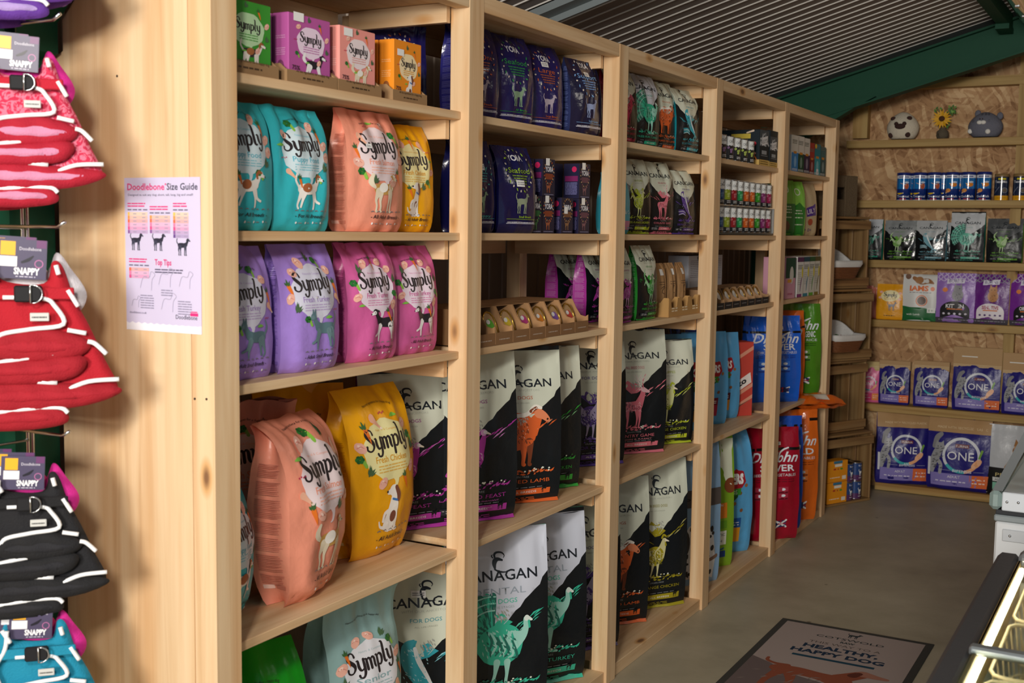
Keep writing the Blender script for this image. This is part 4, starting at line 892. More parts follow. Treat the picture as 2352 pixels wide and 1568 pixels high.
bag('pet_food_bag', (-.203, 3.385, S4), -34, .25, .09, .430, SKY, sky(1.7, '#7d1f34', '#b02a48', 2), label='pale blue dog food sack with a crimson panel, middle of the three', group=g, seed=61, prof='sack', amp=1.6)
bag('pet_food_bag', (-.216, 3.590, S4), -36, .25, .09, .412, SKY, sky(1.7, '#5a2436', '#e29a34', 3), label='pale blue dog food sack beside the red carton, with a hen on an orange panel', group=g, seed=62, prof='sack', amp=1.6)
BLU = '#1558c8'
bag('pet_food_bag', (-.335, 3.60, S4), -30, .22, .06, .50, BLU, Art(2).text('Dr. John', 0, 1.2, .2, '#d7e2f2', 3, fit=.8, shear=.4), label='bright blue sack in the back row above the pale blue ones', group=g, seed=63, prof='sack', amp=2, fin=foil, extra=lambda o, *a: strap(o, *a[:4], .86, .90, mat('#0c0d10', rough=.3)))
bag('pet_food_bag', (-.335, 3.24, S4), -30, .22, .06, .50, '#163c9c', Art(2).poly([(-.2,1.3),(.3,1.5),(.1,1.1)], '#c8602c', 1), label='dark blue sack with an orange flash in the back row', group=g, seed=64, prof='sack', amp=2, fin=foil, extra=lambda o, *a: strap(o, *a[:4], .86, .90, mat('#0c0d10', rough=.3)))
rc = Art(1.7).rect(-.5, 0, .5, 1.7, '#c8483c', 0); [rc.poly([(-.5, y), (.5, y+.55), (.5, y+.65), (-.5, y+.10)], '#e09a80', 1) for y in (-.1, .2, 1.15)]
rc.poly([(-.45,.62),(.42,1.12),(.46,.86),(-.40,.36)], '#f0e6e0', 2).text('bonzo', .0, .70, .2, '#26262a', 4, fit=.74, bold=.04, rot=.5)
def fit_art(a, asp):
    """keep printed artwork inside the face it is printed on"""
    top = max(V[:, 1].max() for V, F, c, l in a.L); k = min(1, (asp-.004)/top); b = Art(asp)
    for V, F, c, l in a.L: b.raw(np.stack([np.clip(V[:, 0], -.498, .498), np.clip(V[:, 1]*k, .004, None)], 1), F, c, l)
    return b
def carton(name, loc, yaw, w, d, h, col, front=None, side=None, label='', cat='box', group=None, top=None, r=.0015, sticker=None):
    mb = MB(); m = card(col); mb.bbox((-w/2, -d/2, 0), (w/2, d/2, h), m, r)
    if front: press(mb, fit_art(front, h/w), plane_surf((0, -d/2, 0), (1, 0, 0), (0, 0, 1), w), w, .0004, .0002, card)
    if side: press(mb, fit_art(side, h/d), plane_surf((-w/2, 0, 0), (0, -1, 0), (0, 0, 1), d), d, .0004, .0002, card)
    if top: mb.box((-w/2, -d/2, h), (w/2, d/2, h+.0006), card(top))
    o = mb.build(name, loc=loc, rotz=rad(yaw+90)); tag(o, label, cat, group)
    if sticker:
        x, y, sw, sh = sticker; s = MB(); a = Art(1).rect(x-sw/2, y-sh/2, x+sw/2, y+sh/2, '#f0f0ee', 0); press(s, a, plane_surf((0, -d/2, 0), (1, 0, 0), (0, 0, 1), w), w, .0022); s.build('price_sticker', o)
    return o
carton('biscuit_carton', (-.185, 3.738, S4+.0005), -38, .19, .09, .36, '#c8483c', rc, None, 'red and cream dog biscuit carton on the fourth shelf, against the fifth post')
g = 'sacks on the bottom board of the fourth bay'
dal = Art(2.1).rect(-.5, 1.30, .5, 1.58, '#5d5552', 2).text('PURE', -.02, 1.38, .1, '#1e1c1c', 4, fit=.5).poly([(-.35,.1),(-.38,.7),(-.2,1.0),(.1,1.05),(.3,.85),(.38,.4),(.34,.08)], '#e6e4e4', 1).ell(-.28, .72, .10, .22, '#4c4846', 2).ell(.02, .86, .11, .07, '#4c4846', 2)
rnd = random.Random(4)
for _ in range(30):
    x, y = rnd.uniform(-.34, .34), rnd.uniform(.12, .95); dal.ell(x, y, rnd.uniform(.015, .045), rnd.uniform(.02, .055), '#34302e', 3, n=8, g=1, wob=.15)
dal.ell(-.02, .34, .10, .07, '#3a3634', 4).stroke([(.14,.38,.05),(.40,.44,.07)], '#8a6a58', 4)
bag('pet_food_bag', (-.135, 3.115, S0), -32, .27, .11, .63, '#8fb4d8', dal, label='pale blue sack with a photographed dalmatian, on the bottom board beside the fourth post', group=g, seed=65, prof='slim', amp=.9)
grn = Art(2.0).poly([(.5,2.0),(.5,1.2),(.34,1.3),(.20,1.6),(.24,2.0)], '#e6ecd4', 1).ell(.42, 1.28, .14, .12, '#8a4a2c', 2).rect(-.2, .78, .34, 1.02, '#e88a2e', 2).text('#1', .12, .84, .16, '#ffffff', 4).text('CHICKEN', .1, .97, .05, '#ffffff', 4, fit=.3).rect(-.2, .62, .34, .74, '#6aa02c', 2).rect(-.2, .36, .34, .58, '#eef0e2', 2)
grn.text('PROBIOTIC', .08, .50, .06, '#3c4a6a', 4, fit=.46).text('HEALTH', .08, .40, .06, '#3c4a6a', 4, fit=.34).rect(-.2, .16, .34, .26, '#20408a', 2).stroke([(-.3,.30,.02),(.0,.24,.03),(.3,.30,.02)], '#2a4fa0', 2)
bag('pet_food_bag', (-.178, 3.375, S0), -36, .30, .11, .625, '#86b42a', grn, label='lime green sack between the dalmatian sack and the pale blue one', group=g, seed=66, prof='slim', amp=.9)
bk = sky(2.0, '#1f5aa8', '#e8a22a', 5); bk.text('BAKERS', .03, 1.16, .22, '#ffffff', 5, fit=.5, bold=.05)
bag('pet_food_bag', (-.19, 3.665, S0), -38, .30, .12, .60, SKY, bk, label='pale blue sack with a red badge and slumped top, on the bottom board', group=g, seed=67, prof='full', amp=2.0, bend=.6, bv=.82)

# ---------------------------------------------------------------- bay five
def john(H, c2, line2, sub='CHICKEN with VEGETABLES', dark='#0e2a70', grid_=True):
    a = Art(H); t = '#e6ecf4'
    a.text('Dr. John', .02, .70*H, .22, t, 3, fit=.86, shear=.45, bold=.015); a.stroke([(.08,.72*H,.02),(.14,.78*H,.03),(.30,.82*H,.02)], t, 3)
    a.text(line2, .08, .62*H, .14, t, 3, fit=.60, bold=.02); a.text(sub, .04, .575*H, .06, t, 3, fit=.74)
    for y in (.545, .525): a.lines(-.36, .38, [y*H], dark, 2, h=.012, seed=3)
    if grid_:
        for r in range(2):
            for q in range(3):
                x, y = -.22+q*.2, (.46-.055*r)*H; a.rect(x-.085, y-.07, x+.085, y+.04, lighter(c2, .15), 1); a.rect(x-.08, y-.065, x+.08, y-.035, dark, 2); a.ell(x, y, .04, .022, t, 3, n=8, g=1)
    a.rect(.05, .12*H, .27, .18*H, '#27356c', 2); a.stroke([(.05,.12*H,.03),(.27,.18*H,.03)], '#f0f0f0', 3); a.stroke([(.27,.12*H,.03),(.05,.18*H,.03)], '#f0f0f0', 3); a.rect(.145, .12*H, .175, .18*H, '#c22a3a', 4); a.rect(.05, .146*H, .27, .154*H, '#c22a3a', 4)
    return a
tape = mat('#0b0c0f', rough=.28)
def jb(loc, yaw, w, d, h, c, l2, sub, dark, label, group, seed, tp=None, **kw):
    return bag('pet_food_bag', loc, yaw, w, d, h, c, john(round(h/w, 1), c, l2, sub, dark), smallprint(4, lighter(c, .4), seed=4), label, group=group, seed=seed, prof='sack', amp=2.0, fin=foil,
               extra=(lambda o, *a: strap(o, *a[:4], tp, tp+.035, tape)) if tp else None, sticker=(.1, .86*h/w, .12, .05), **kw)
g = 'working dog food sacks on the fourth shelf of the last bay'
jb((-.160, 4.300, S4), -45, .32, .10, .455, '#1a63d8', 'SILVER', 'CHICKEN with VEGETABLES', '#123a9a', 'bright blue foil sack with white script and black tape, last bay', g, 70, .80)
jb((-.195, 4.500, S4), -46, .32, .09, .470, '#d9661c', 'GOLD', 'BEEF with VEGETABLES', '#8a3a10', 'orange foil sack between the blue and the green one, on the fourth shelf', g, 71, .80)
jb((-.160, 4.690, S4), -48, .32, .10, .500, '#4c8a22', 'HYPOALLERGENIC', 'LAMB with RICE', '#24501a', 'green foil sack at the right end of the fourth shelf', g, 72)
g = 'working dog food sacks on the bottom board of the last bay'
jb((-.070, 4.030, S0), -45, .32, .10, .575, '#a00f2a', 'SILVER', 'BEEF with VEGETABLES', '#6a0c20', 'dark red foil sack with white script, standing beside the fifth post', g, 73, .80)
jb((-.115, 4.235, S0), -45, .33, .10, .600, '#1a55c4', 'SILVER', 'CHICKEN with VEGETABLES', '#123a8a', 'blue foil sack squeezed between the red and the orange one', g, 74, .9)
jb((-.100, 4.480, S0), -45, .33, .11, .605, '#dd6a1e', 'GOLD', 'WITH VEGETABLES', '#8a3c12', 'orange foil sack at the right end of the bottom board', g, 75, .9)
of = MB(); G = bag_grids(.26, .075, .20, 5, 'pouch', 2.5)
G2 = []
for k_ in G:
    q = k_.copy(); y, z = q[..., 1].copy(), q[..., 2].copy(); q[..., 1] = -z+.1; q[..., 2] = y+.035; G2.append(q)
for q in G2: of.grid(q, foil('#e2691c'))
press(of, Art(.8).poly([(-.3,.3),(.2,.2),(.1,.6),(-.2,.6)], '#f0e6da', 1), grid_surf(G2[2], .77), .26)
tag(of.build('pet_food_bag', loc=(.01, 4.60, .655), rotz=rad(40)), 'shiny orange foil bag lying on top of the sacks in the last bay', 'bag')
g = 'small bags on the second shelf of the last bay'
go1 = Art(1.6).rect(-.5, .0, .5, .9, '#2f7a3c', 1).text('GO', 0, 1.2, .3, '#e4f2d0', 3, fit=.5).lines(-.3, .3, [.8, .72, .64, .5], '#d9ecd0', 3, h=.03, seed=2).ell(.0, .25, .25, .18, '#6a4a3a', 2)
go2 = Art(1.6).poly([(-.5,0),(.5,0),(.5,.8),(.2,.95),(-.2,.8),(-.5,.95)], '#2f8a34', 1).text('GO', 0, 1.15, .3, '#f0f6e4', 3, fit=.56).lines(-.34, .34, [.7, .62, .5, .3], '#e4f2da', 3, h=.03, seed=4)
bag('pet_food_bag', (-.165, 4.385, S2), -26, .185, .07, .290, '#7fc24c', go1, label='dark and light green bag, leftmost on the second shelf of the last bay', group=g, seed=80, amp=1.2)
bag('pet_food_bag', (-.150, 4.530, S2), -26, .185, .07, .290, '#8fd456', go2, label='pale green bag with a darker green foot, on the second shelf of the last bay', group=g, seed=81, amp=1.2, bend=.3)
bag('pet_food_bag', (-.130, 4.705, S2), -22, .185, .07, .285, '#b9a684', Art(1.5).poly([(-.1,.8),(.4,.95),(.42,.6),(-.08,.55)], '#4a2a8a', 1).text('LILY', .16, .66, .2, '#f0e8e0', 3, fit=.42, rot=.2).ell(.1, .4, .12, .1, '#a5482e', 1).text('+ 0+', .0, .12, .14, '#4a2a7a', 3, fit=.4), label='beige paper bag with a purple name, at the right end of the second shelf', group=g, seed=82, amp=1.2, bend=.3, gus_col='#3f7a34')
# ================================================================ first bay, top shelf: cartons in brown trays
KRAFT = '#a07c55'
def box_art(H, blob, dogk, c):
    d = DOGS[dogk]; a = Art(H); cy = .70*H; pts = []
    for i in range(26):
        t = 2*math.pi*i/26; r = 1+.03*math.sin(7*t); pts.append((.33*r*math.cos(t)+.02, cy+.27*r*math.sin(t)))
    a.poly(pts, blob, 1, g=.2); a.stroke([(.08,cy-.25,.06),(.06,cy-.33,.015)], blob, 1); a.merge(wordmark('#2c2528'), -.24, cy+.0, .50, rot=.0)
    a.lines(-.16, .22, [cy-.09, cy-.13, cy-.17], c, 2, h=.016, seed=2, gap=.01)
    rnd = random.Random(len(dogk))
    for i, k in enumerate(['chicken', 'carrot', 'leaf', 'chicken', 'berry', 'broccoli', 'pea', 'chicken', 'leaf']): t = .3+i*.7; food(a, k, .02+.40*math.cos(t), cy+.36*math.sin(t), 1.1, rnd.random())
    a.merge(d[0], -.12, .07*H, .50, dl=0); a.text('75%', -.34, .22*H, .10, '#4a3038', 3, fit=.18, bold=.02); a.lines(-.42, -.26, [.17*H, .13*H, .09*H], '#4a3038', 3, h=.02, seed=3, gap=.01)
    return a
def tray(loc, w, d, h, label, group):
    mb = MB(); m = mat('#9a7a56', rough=.75, spec=.2); t = .003
    mb.box((-w/2, -d/2, 0), (w/2, d/2, t), m); mb.box((-w/2, -d/2, t), (w/2, -d/2+t, h*.78), m); mb.box((-w/2, d/2-t, t), (w/2, d/2, h), m)
    for s in (-1, 1): mb.prism([(-d/2+t, t), (-d/2+t, h*.78), (-d/2+.02, h*1.15), (d/2-t, h*1.15), (d/2-t, t)], s*w/2-(t if s > 0 else 0), s*w/2+(0 if s > 0 else t), m, axis='x')
    press(mb, Art(.3).text('All the ingredients for a happy dog', 0, .14, .05, '#4a3420', 2, fit=.66, shear=.2).lines(-.2, .2, [.07], '#4a3420', 2, h=.02), plane_surf((0, -d/2, 0), (1, 0, 0), (0, 0, 1), w), w, .0003)
    return tag(mb.build('cardboard_tray', loc=loc, rotz=rad(90)), label, 'tray', group)
for i, (y0, y1, c, blob, dk, lc, nm, dzz) in enumerate(((.085, .235, '#3f9a34', '#bfe3b4', 'beagle', '#5aa84e', 'green', .0), (.292, .438, '#b8589e', '#ecd6ea', 'border', '#c07ab0', 'purple', .0),
                                         (.472, .612, '#ee9a90', '#eedfe2', 'collie', '#e0a09a', 'pink', .0), (.690, .812, '#ef9020', '#f3deb2', 'spaniel', '#e0a040', 'orange', .0))):
    w = y1-y0; yc = (y0+y1)/2
    tray((-.155, yc-.004, S1), w+.030, .235, .036, 'brown cardboard tray holding the %s cartons on the top shelf' % nm, 'brown trays on the top shelf')
    A1 = box_art(1.02, blob, dk, lc); sd = Art(3.2).ell(.0, .75, .22, .32, lighter(c, .5, '#402030'), 1).lines(-.3, .3, [1.6, 1.5, 1.4, 1.3, 2.2, 2.1], lighter(c, .4), 1, h=.04)
    for q, xx in enumerate((-.070, -.118, -.166)):
        carton('food_carton', (xx, yc-(.010 if q == 1 else .002)-.006*(q == 2), S1+.0034), 0, w-.012*(q > 0), .045, .150, c, A1, sd, '%s carton with a dog in a cardboard tray, %s' % (nm, ('the front one', 'the middle one', 'the rear one')[q]), group='food cartons on the top shelf of the first bay', sticker=(-.28, .98, .24, .13) if q == 0 and i else None)

# ================================================================ second bay: small dark cartons stacked in two rows
def ring_box(acc):
    a = Art(1.7)
    for i in range(20):
        t = 2*math.pi*i/20; a.ell(.38*math.cos(t), 1.0+.48*math.sin(t), .05, .03, acc if i % 2 else '#b99a70', 2, n=7, g=1, rot=t)
    a.text('YORA', 0, 1.02, .30, '#e2e2ea', 3, fit=.64, bold=.03); a.rect(-.30, .70, .30, .94, lighter(acc, .35, '#201828'), 1)
    a.merge(quad(lighter(acc, .4, '#706060')), -.2, .16, .42); a.lines(-.38, .38, [.06], '#8a88a8', 2, h=.03); return a
sideb = Art(1.9).rect(-.5, 0, .5, 1.9, '#1c1a3c', 0).rect(-.42, .95, .42, 1.25, '#7a1e5c', 1).ell(.18, 1.62, .16, .16, '#c8205a', 1).lines(-.38, .38, [.85-.07*i for i in range(10)], '#7c7ab0', 1, h=.04, seed=3)
gb = 'small dark cartons stacked on the second shelf of the second bay'
accs = [['#3f9a48', '#c05a28', '#a8713c', '#8a5560'], ['#7d8a30', '#c05a28', None, '#8a5560']]
nm2 = [['with a green band', 'with a rust band', 'with a tan band and a sticker over its name', 'with a plum band'], ['with an olive ring', 'with a rust band and orange ring', '', 'with a plum band']]
ys = [1.515, 1.600, 1.735, 1.862]
for r in range(2):
    for k in range(4):
        if accs[r][k] is None: continue
        carton('food_carton', (-.115-(.03 if (r, k) in ((1, 0),) else 0), ys[k], S2+.0005+r*.1175), -4, .076, .060, .117, '#2a2436', ring_box(accs[r][k]), sideb,
               'small dark carton %s, %s row, %s' % (nm2[r][k], ('lower', 'upper')[r], ('leftmost', 'second', 'third', 'at the post')[k]), group=gb, sticker=((-.14, 1.42, .30, .30) if k != 2 else (-.16, 1.0, .3, .3)))
carton('food_carton', (-.190, 1.800, S2+.0005), 0, .09, .06, .234, '#1d1b3a', None, sideb, 'dark carton standing behind the gap in the upper row of small cartons', group=gb)

# ================================================================ counter displays of treats
def display(loc, w, d, h, lo, body, lowc, label, group):
    mb = MB(); m = mat(body, rough=.8, spec=.2); t = .002; lm = mat(lowc, rough=.7)
    prof = [(-d/2, 0), (-d/2, h*.52), (-d/2+.010, h*.46), (-d/2+.028, h*.50), (-d/2+.045, h*.72), (-d/2+.060, h), (d/2, h), (d/2, 0)]
    for s in (-1, 1): mb.prism(prof, s*w/2-(t if s > 0 else 0), s*w/2+(0 if s > 0 else t), m, axis='x')
    mb.box((-w/2, -d/2, 0), (w/2, d/2, t), m); mb.box((-w/2+t, -d/2, 0), (w/2-t, -d/2+t, h*.34), lm); mb.box((-w/2+t, -d/2+.075, h-t), (w/2-t, d/2, h), m); mb.box((-w/2+t, d/2-t, 0), (w/2-t, d/2, h), m)
    mb.box((-w/2+.0005, -d/2-.0006, 0), (w/2-.0005, -d/2, h*.34), lm); press(mb, Art(.5).lines(-.3, .3, [.14], lighter(lowc, .5), 1, h=.03), plane_surf((0, -d/2-.0008, 0), (1, 0, 0), (0, 0, 1), w), w, .0003)
    return tag(mb.build('display_box', loc=loc, rotz=rad(90)), label, 'display box', group)
GOLD = mat('#c8a24a', rough=.22, metal=.9)
def treat(loc, w, h, c, label, group, cat='treat pack'):
    p = empty('treat_pack', loc, rad(90), label, cat, group); n = 10
    pts = [(-w/2, 0), (-w/2, h*.6)]+[(-w/2*math.cos(a), h*.6+h*.4*math.sin(a)) for a in np.linspace(.2, math.pi-.2, 7)]+[(w/2, h*.6), (w/2, 0)]
    sl = .34
    mb = MB(); mb.tube([(x, z*sl, z) for x, z in pts], .0030, GOLD, 6); mb.build('foil_rim', p)
    cm = MB(); V, F = cdt([(x*.93, z*.97) for x, z in pts], .02); cm.add([(x, z*sl+.001, z) for x, z in V], F, mat('#b8946a', rough=.5)); cf = cm.build('card_front', p)
    im = MB(); a = Art(1).ell(0, .55, .34, .42, c, 1, n=14, g=.3).ell(-.1, .85, .16, .10, '#f0f0ee', 2, n=8, g=1).lines(-.2, .2, [.5, .4], '#f0e8e0', 2, h=.04)
    press(im, a, lambda x, y: (np.stack([x*w, y*w*sl-.0, y*w], 1), np.tile([0, -1., .0], (len(x), 1))), w, .001); im.build('picture', cf)
    return p
cols2 = [('#2fb4cc', 'turquoise'), ('#5cb83a', 'green'), ('#e4c83a', 'yellow'), ('#c83c8c', 'magenta'), ('#ea8c2a', 'orange'), ('#8458b8', 'purple'), ('#d43a3a', 'red')]
pl = ['first from the second post', 'second', 'third', 'fourth', 'fifth', 'sixth', 'last, nearest the third post']
for i, (c, n_) in enumerate(cols2):
    y = 1.115+i*.103
    display((-.150, y, S3+.0005), .100, .25, .105, 0, '#a98058', '#8a6440', 'brown cardboard display of %s treats on the third shelf, %s' % (n_, pl[i]), 'brown treat displays on the third shelf of the second bay')
    treat((-.052, y-.008, S3+.004), .070, .088, c, '%s treat pack with a gold rim in a brown display' % n_, 'gold rimmed treat packs in the second bay')
pl4 = ['nearest the fourth post', 'second from the fourth post', 'third from the fourth post', 'in the middle of the row', 'third from the fifth post', 'second from the fifth post', 'nearest the fifth post']
for i in range(7):
    y = 3.105+i*.107
    display((-.125, y, S3+.0005), .102, .19, .085, 0, '#a5805c', '#1b1a1c', 'brown and black treat display in the fourth bay, %s' % pl4[i], 'black fronted treat displays in the fourth bay')
    treat((-.058, y-.010, S3+.004), .070, .076, '#d9d6d0', 'pale gold rimmed treat pack in a black fronted display, %s' % pl4[i], 'gold rimmed treat packs in the fourth bay')
# third bay: tray of brown paper packs
dt = MB(); km = mat('#b98f58', rough=.75, spec=.2)
wT, dT = .34, .20
for k in range(4):
    x = -wT/2+k*wT/3
    dt.prism([(-dT/2, 0), (-dT/2, .075), (-dT/2+.02, .075), (-dT/2+.035, .055), (dT/2, .095), (dT/2, 0)], x-.002, x+.002, km, axis='x')
for k in range(3):
    x0 = -wT/2+k*wT/3; pts = [(x0, 0), (x0, .072), (x0+.020, .072), (x0+.030, .036), (x0+wT/3-.030, .036), (x0+wT/3-.020, .072), (x0+wT/3, .072), (x0+wT/3, 0)]
    dt.prism(pts, -dT/2-.001, -dT/2+.002, km, axis='y'); press(dt, Art(.3).lines(-.08, .10, [.1, .07], '#f0e0c0', 1, h=.014, seed=k), plane_surf((x0+wT/6, -dT/2-.001, -.004), (1, 0, 0), (0, 0, 1), .34), .34, .0004)
dt.box((-wT/2, -dT/2, 0), (wT/2, dT/2, .003), km)
tag(dt.build('cardboard_tray', loc=(-.145, 2.718, S3+.0005), rotz=rad(90)), 'brown cardboard tray with three cut-out pockets holding paper packs on the third shelf', 'tray')
for k in range(3):
    for q in range(2):
        a = Art(2.6).rect(-.14, 1.7, .16, 1.95, '#ecece8', 1).lines(-.3, .3, [1.4, 1.3], '#5a4432', 1, h=.03, seed=k).stroke([(-.1,1.15,.03),(.1,1.25,.04),(-.05,1.0,.03),(.12,.9,.02)], '#5a4432', 1).ell(0, .30, .3, .16, ('#b04a9c', '#9a6a4a', '#3a9aa8')[k], 1)
        bag('treat_bag', (-.115-.062*q, 2.605+.113*k, S3+.0035), 0+4*(k-1), .092, .045, .205-.010*q, '#a9835a', a, None, 'brown paper treat bag with a white sticker, %s pocket, %s' % (('left', 'middle', 'right')[k], ('in front', 'behind')[q]), group='brown paper treat bags in the tray', fin=lambda c: mat(c, rough=.75, spec=.2, bump=.2), seed=90+k+3*q, amp=2.2, bend=.3, prof='slim')

# ================================================================ fourth and fifth bay: cans and cartons
STEEL = mat('#b9bcc0', rough=.25, metal=1)
def can(loc, r, h, c, art, label, group, lidc=None, name='food_can', cat='can', a0=0., lidm=None):
    p = MB(); p.lathe([(r, .004), (r, h-.004)], mat(c, rough=.3, spec=.5), 24, cap=False)
    if art: press(p, art, cyl_surf(r, r*2, -math.pi/2+a0), r*2, .0003, .0002)
    p.lathe([(.0, .001), (r-.001, .0005), (r+.001, .003), (r, .005)], lidm or STEEL, 24, cap=False)
    o = p.build(name, loc=loc, rotz=rad(90)); tag(o, label, cat, group)
    l = MB(); l.lathe([(r, h-.005), (r+.0012, h-.003), (r+.001, h), (r-.003, h), (r-.004, h-.003), (0, h-.003)], lidm or STEEL, 24, cap=False); l.build('lid', o); return o
def can_art(H, c, white='#e6e9e8', word='CANAGAN'):
    a = Art(H).rect(-1.5, 0, 1.5, H*.22, '#1b2024', 0, g=.12).rect(-1.5, H*.62, 1.5, H, white, 1, g=.12)
    a.raw([(x, H*(.62-.035*((i % 2)))) for i, x in enumerate(np.linspace(-1.5, 1.5, 31))]+[(x, H*.64) for x in np.linspace(-1.5, 1.5, 31)], [(i, i+1, i+32, i+31) for i in range(30)], white, 1)
    a.text(word, .0, H*.72, .2, '#30363a', 3, fit=.7); a.stroke([(-.05, H*.84, .08), (.05, H*.9, .06), (.0, H*.95, .04)], '#30363a', 3)
    rnd = random.Random(3)
    for _ in range(9): a.ell(rnd.uniform(-.4, .4), rnd.uniform(H*.28, H*.56), .09, .07, lighter(c, .3), 2, n=8, g=.2, wob=.2)
    a.lines(-.3, .3, [H*.16, H*.10], '#e0e0e0', 3, h=.04); return a
cc = [('#164a80', 'blue'), ('#8a9a28', 'olive'), ('#8e1a24', 'red'), ('#1e8a4c', 'sea green'), ('#c2581c', 'orange, the left one of the orange pair'), ('#c2581c', 'orange, the right one of the orange pair'), ('#2f8a24', 'lime'), ('#7c2a66', 'plum'), ('#9a1f50', 'magenta')]
sh = MB(); sh.bbox((-.04, -.39, 0), (.04, .39, .010), mat('#1f2124', rough=.3)); sh.bbox((-.04, -.39, .1265), (.04, .39, .1290), mat('#cfd3d3', rough=.15, trans=.6))
for yy in (-.39, .387): sh.box((-.04, yy, .01), (.04, yy+.003, .1265), mat('#cfd3d3', rough=.15, trans=.6))
tag(sh.build('can_rack', loc=(-.075, 3.468, S2+.0005)), 'low two tier rack of clear and black plastic holding the cans on the second shelf', 'rack')
for t in range(2):
    for i, (c, n_) in enumerate(cc):
        can((-.075, 3.128+i*.0850, S2+.0105+.119*t), .0375, .112, c, can_art(1.5, c), 'white topped food can with %s label, %s tier' % (n_, ('lower', 'upper')[t]), 'food cans in two tiers on the second shelf')
for i, (c, n_) in enumerate((('#5a2a6a', 'purple'), ('#5a2a6a', 'violet'), ('#8aa81e', 'lime'), ('#8aa81e', 'lime'), ('#8aa81e', 'lime'))):
    can((-.075, 3.130+i*.095, S1+.0005), .040, .104, '#23272b', can_art(1.3, c), ('top shelf food can with a %s label, %s' % (n_, ('nearest the fourth post', 'second from the fourth post', 'third from the fourth post', 'fourth from the fourth post', 'touching the variety carton')[i])), 'food cans on the top shelf of the fourth bay')
vb = Art(1.3).poly([(-.5,.7),(.5,.75),(.5,1.3),(-.5,1.3)], '#4a5258', 0)
rnd = random.Random(7)
for _ in range(14): vb.stroke([(rnd.uniform(-.5,.5), rnd.uniform(.7,1.25), .02), (rnd.uniform(-.5,.5), rnd.uniform(.7,1.25), .06)], '#c4c8cc', 1)
vb.poly([(-.28,.72),(.30,.82),(.34,1.12),(-.24,1.02)], '#e6e6e8', 2).text('LILY\'S', .03, .84, .2, '#50565c', 4, fit=.48, rot=.15).rect(-.28, .42, .24, .56, '#9aa0a4', 2).lines(-.35, .35, [.36], '#9aa0a4', 2, h=.02).rect(-.5, 0, .5, .22, '#d8b262', 2).lines(-.4, .4, [.14, .06], '#5a4a20', 3, h=.03)
vs = Art(.8).rect(-.5, 0, .5, .12, '#d8b262', 1).rect(-.12, .56, .3, .66, '#d8c04a', 1).ell(.36, .45, .07, .05, '#c02a3c', 1).stroke([(.2,.3,.03),(.4,.25,.05)], '#e6a08a', 1).stroke([(.38,.22,.03),(.44,.12,.02)], '#e07a30', 1).stroke([(.22,.68,.03),(.36,.72,.04)], '#e6d0b8', 1)
g = 'variety cartons on the top shelf of the fourth bay'
carton('variety_carton', (-.150, 3.680, S1+.0005), -2, .128, .225, .165, '#16242c', vb, vs, 'dark variety carton with a yellow foot, beside the lime cans', group=g)
carton('variety_carton', (-.145, 3.812, S1+.0005), -2, .110, .225, .172, '#16242c', vb, vs, 'dark variety carton with a yellow foot, touching the fifth post', group=g)
wf = Art(.9); wf.lines(-.45, -.05, [.84-.035*i for i in range(10)], '#8a8e96', 1, h=.010, seed=2, gap=.01); wf.lines(.0, .46, [.86-.035*i for i in range(12)], '#8a8e96', 1, h=.010, seed=3, gap=.01); wf.stroke([(-.22,.9,.08),(-.05,.6,.09),(.12,.36,.06),(.4,.1,.05)], '#33363a', 2); wf.ell(.2, .33, .08, .09, '#9a9ea4', 3); wf.rect(-.45, .1, -.02, .45, '#c4c8d0', 1)
carton('feeder_carton', (-.315, 3.560, S3+.0005), 0, .46, .10, .225, '#d0d4de', wf, None, 'large white carton with fine print and a dark tap picture, behind the treat displays', top='#1a1c1e')
def tall(H, c, foot, top=None, spots=()):
    a = Art(H)
    if top: a.rect(-.5, H*.88, .5, H, top, 1)
    a.lines(-.36, .36, [H*.78, H*.74, H*.70], '#8b8f8a', 1, h=.05, seed=2, gap=.02); a.lines(-.36, .1, [H*.60-.1*i for i in range(7)], '#a5a8a4', 1, h=.03, seed=3); a.ell(.30, H*.62, .10, .30, '#e2d422', 2); a.stroke([(.0,H*.15,.05),(.1,H*.35,.12),(.25,H*.5,.06)], lighter(foot, .3, '#707078'), 2); a.rect(-.5, 0, .25, H*.08, foot, 1)
    return a
g = 'cartons on the third shelf of the last bay'
for i, (y, c, ft, tp, nm_) in enumerate(((4.215, '#d9a0b6', '#b8547e', '#1d4a36', 'pink and dark green carton beside the fifth post'), (4.395, '#e2e2de', '#8a3a7a', '#5a2a58', 'white carton with a plum foot'), (4.510, '#e2e2de', '#3a8aa0', '#1f4a5a', 'white carton with a blue green foot'),
                                  (4.620, '#dedfd6', '#6ab03a', '#2a5a2a', 'white carton with a green foot'), (4.725, '#dcdcd0', '#8a7a2c', '#5a5220', 'white carton with an olive foot, at the last post'))):
    carton('food_carton', (-.105, y, S3+.0005), -3, .150 if i == 0 else .100, .12, .212, c, tall(2.1, c, ft, tp) if i else Art(1.4).rect(-.5,.7,.5,1.4,'#1d4a36',1).ell(.1,.8,.2,.3,'#d8d8d0',2).rect(-.3,.55,.1,.66,'#e0a03a',2).text('PINK', 0, .12, .1, '#b83a68', 3, fit=.5), None, nm_+' on the third shelf', group=g)
g = 'cartons on the top shelf of the last bay'
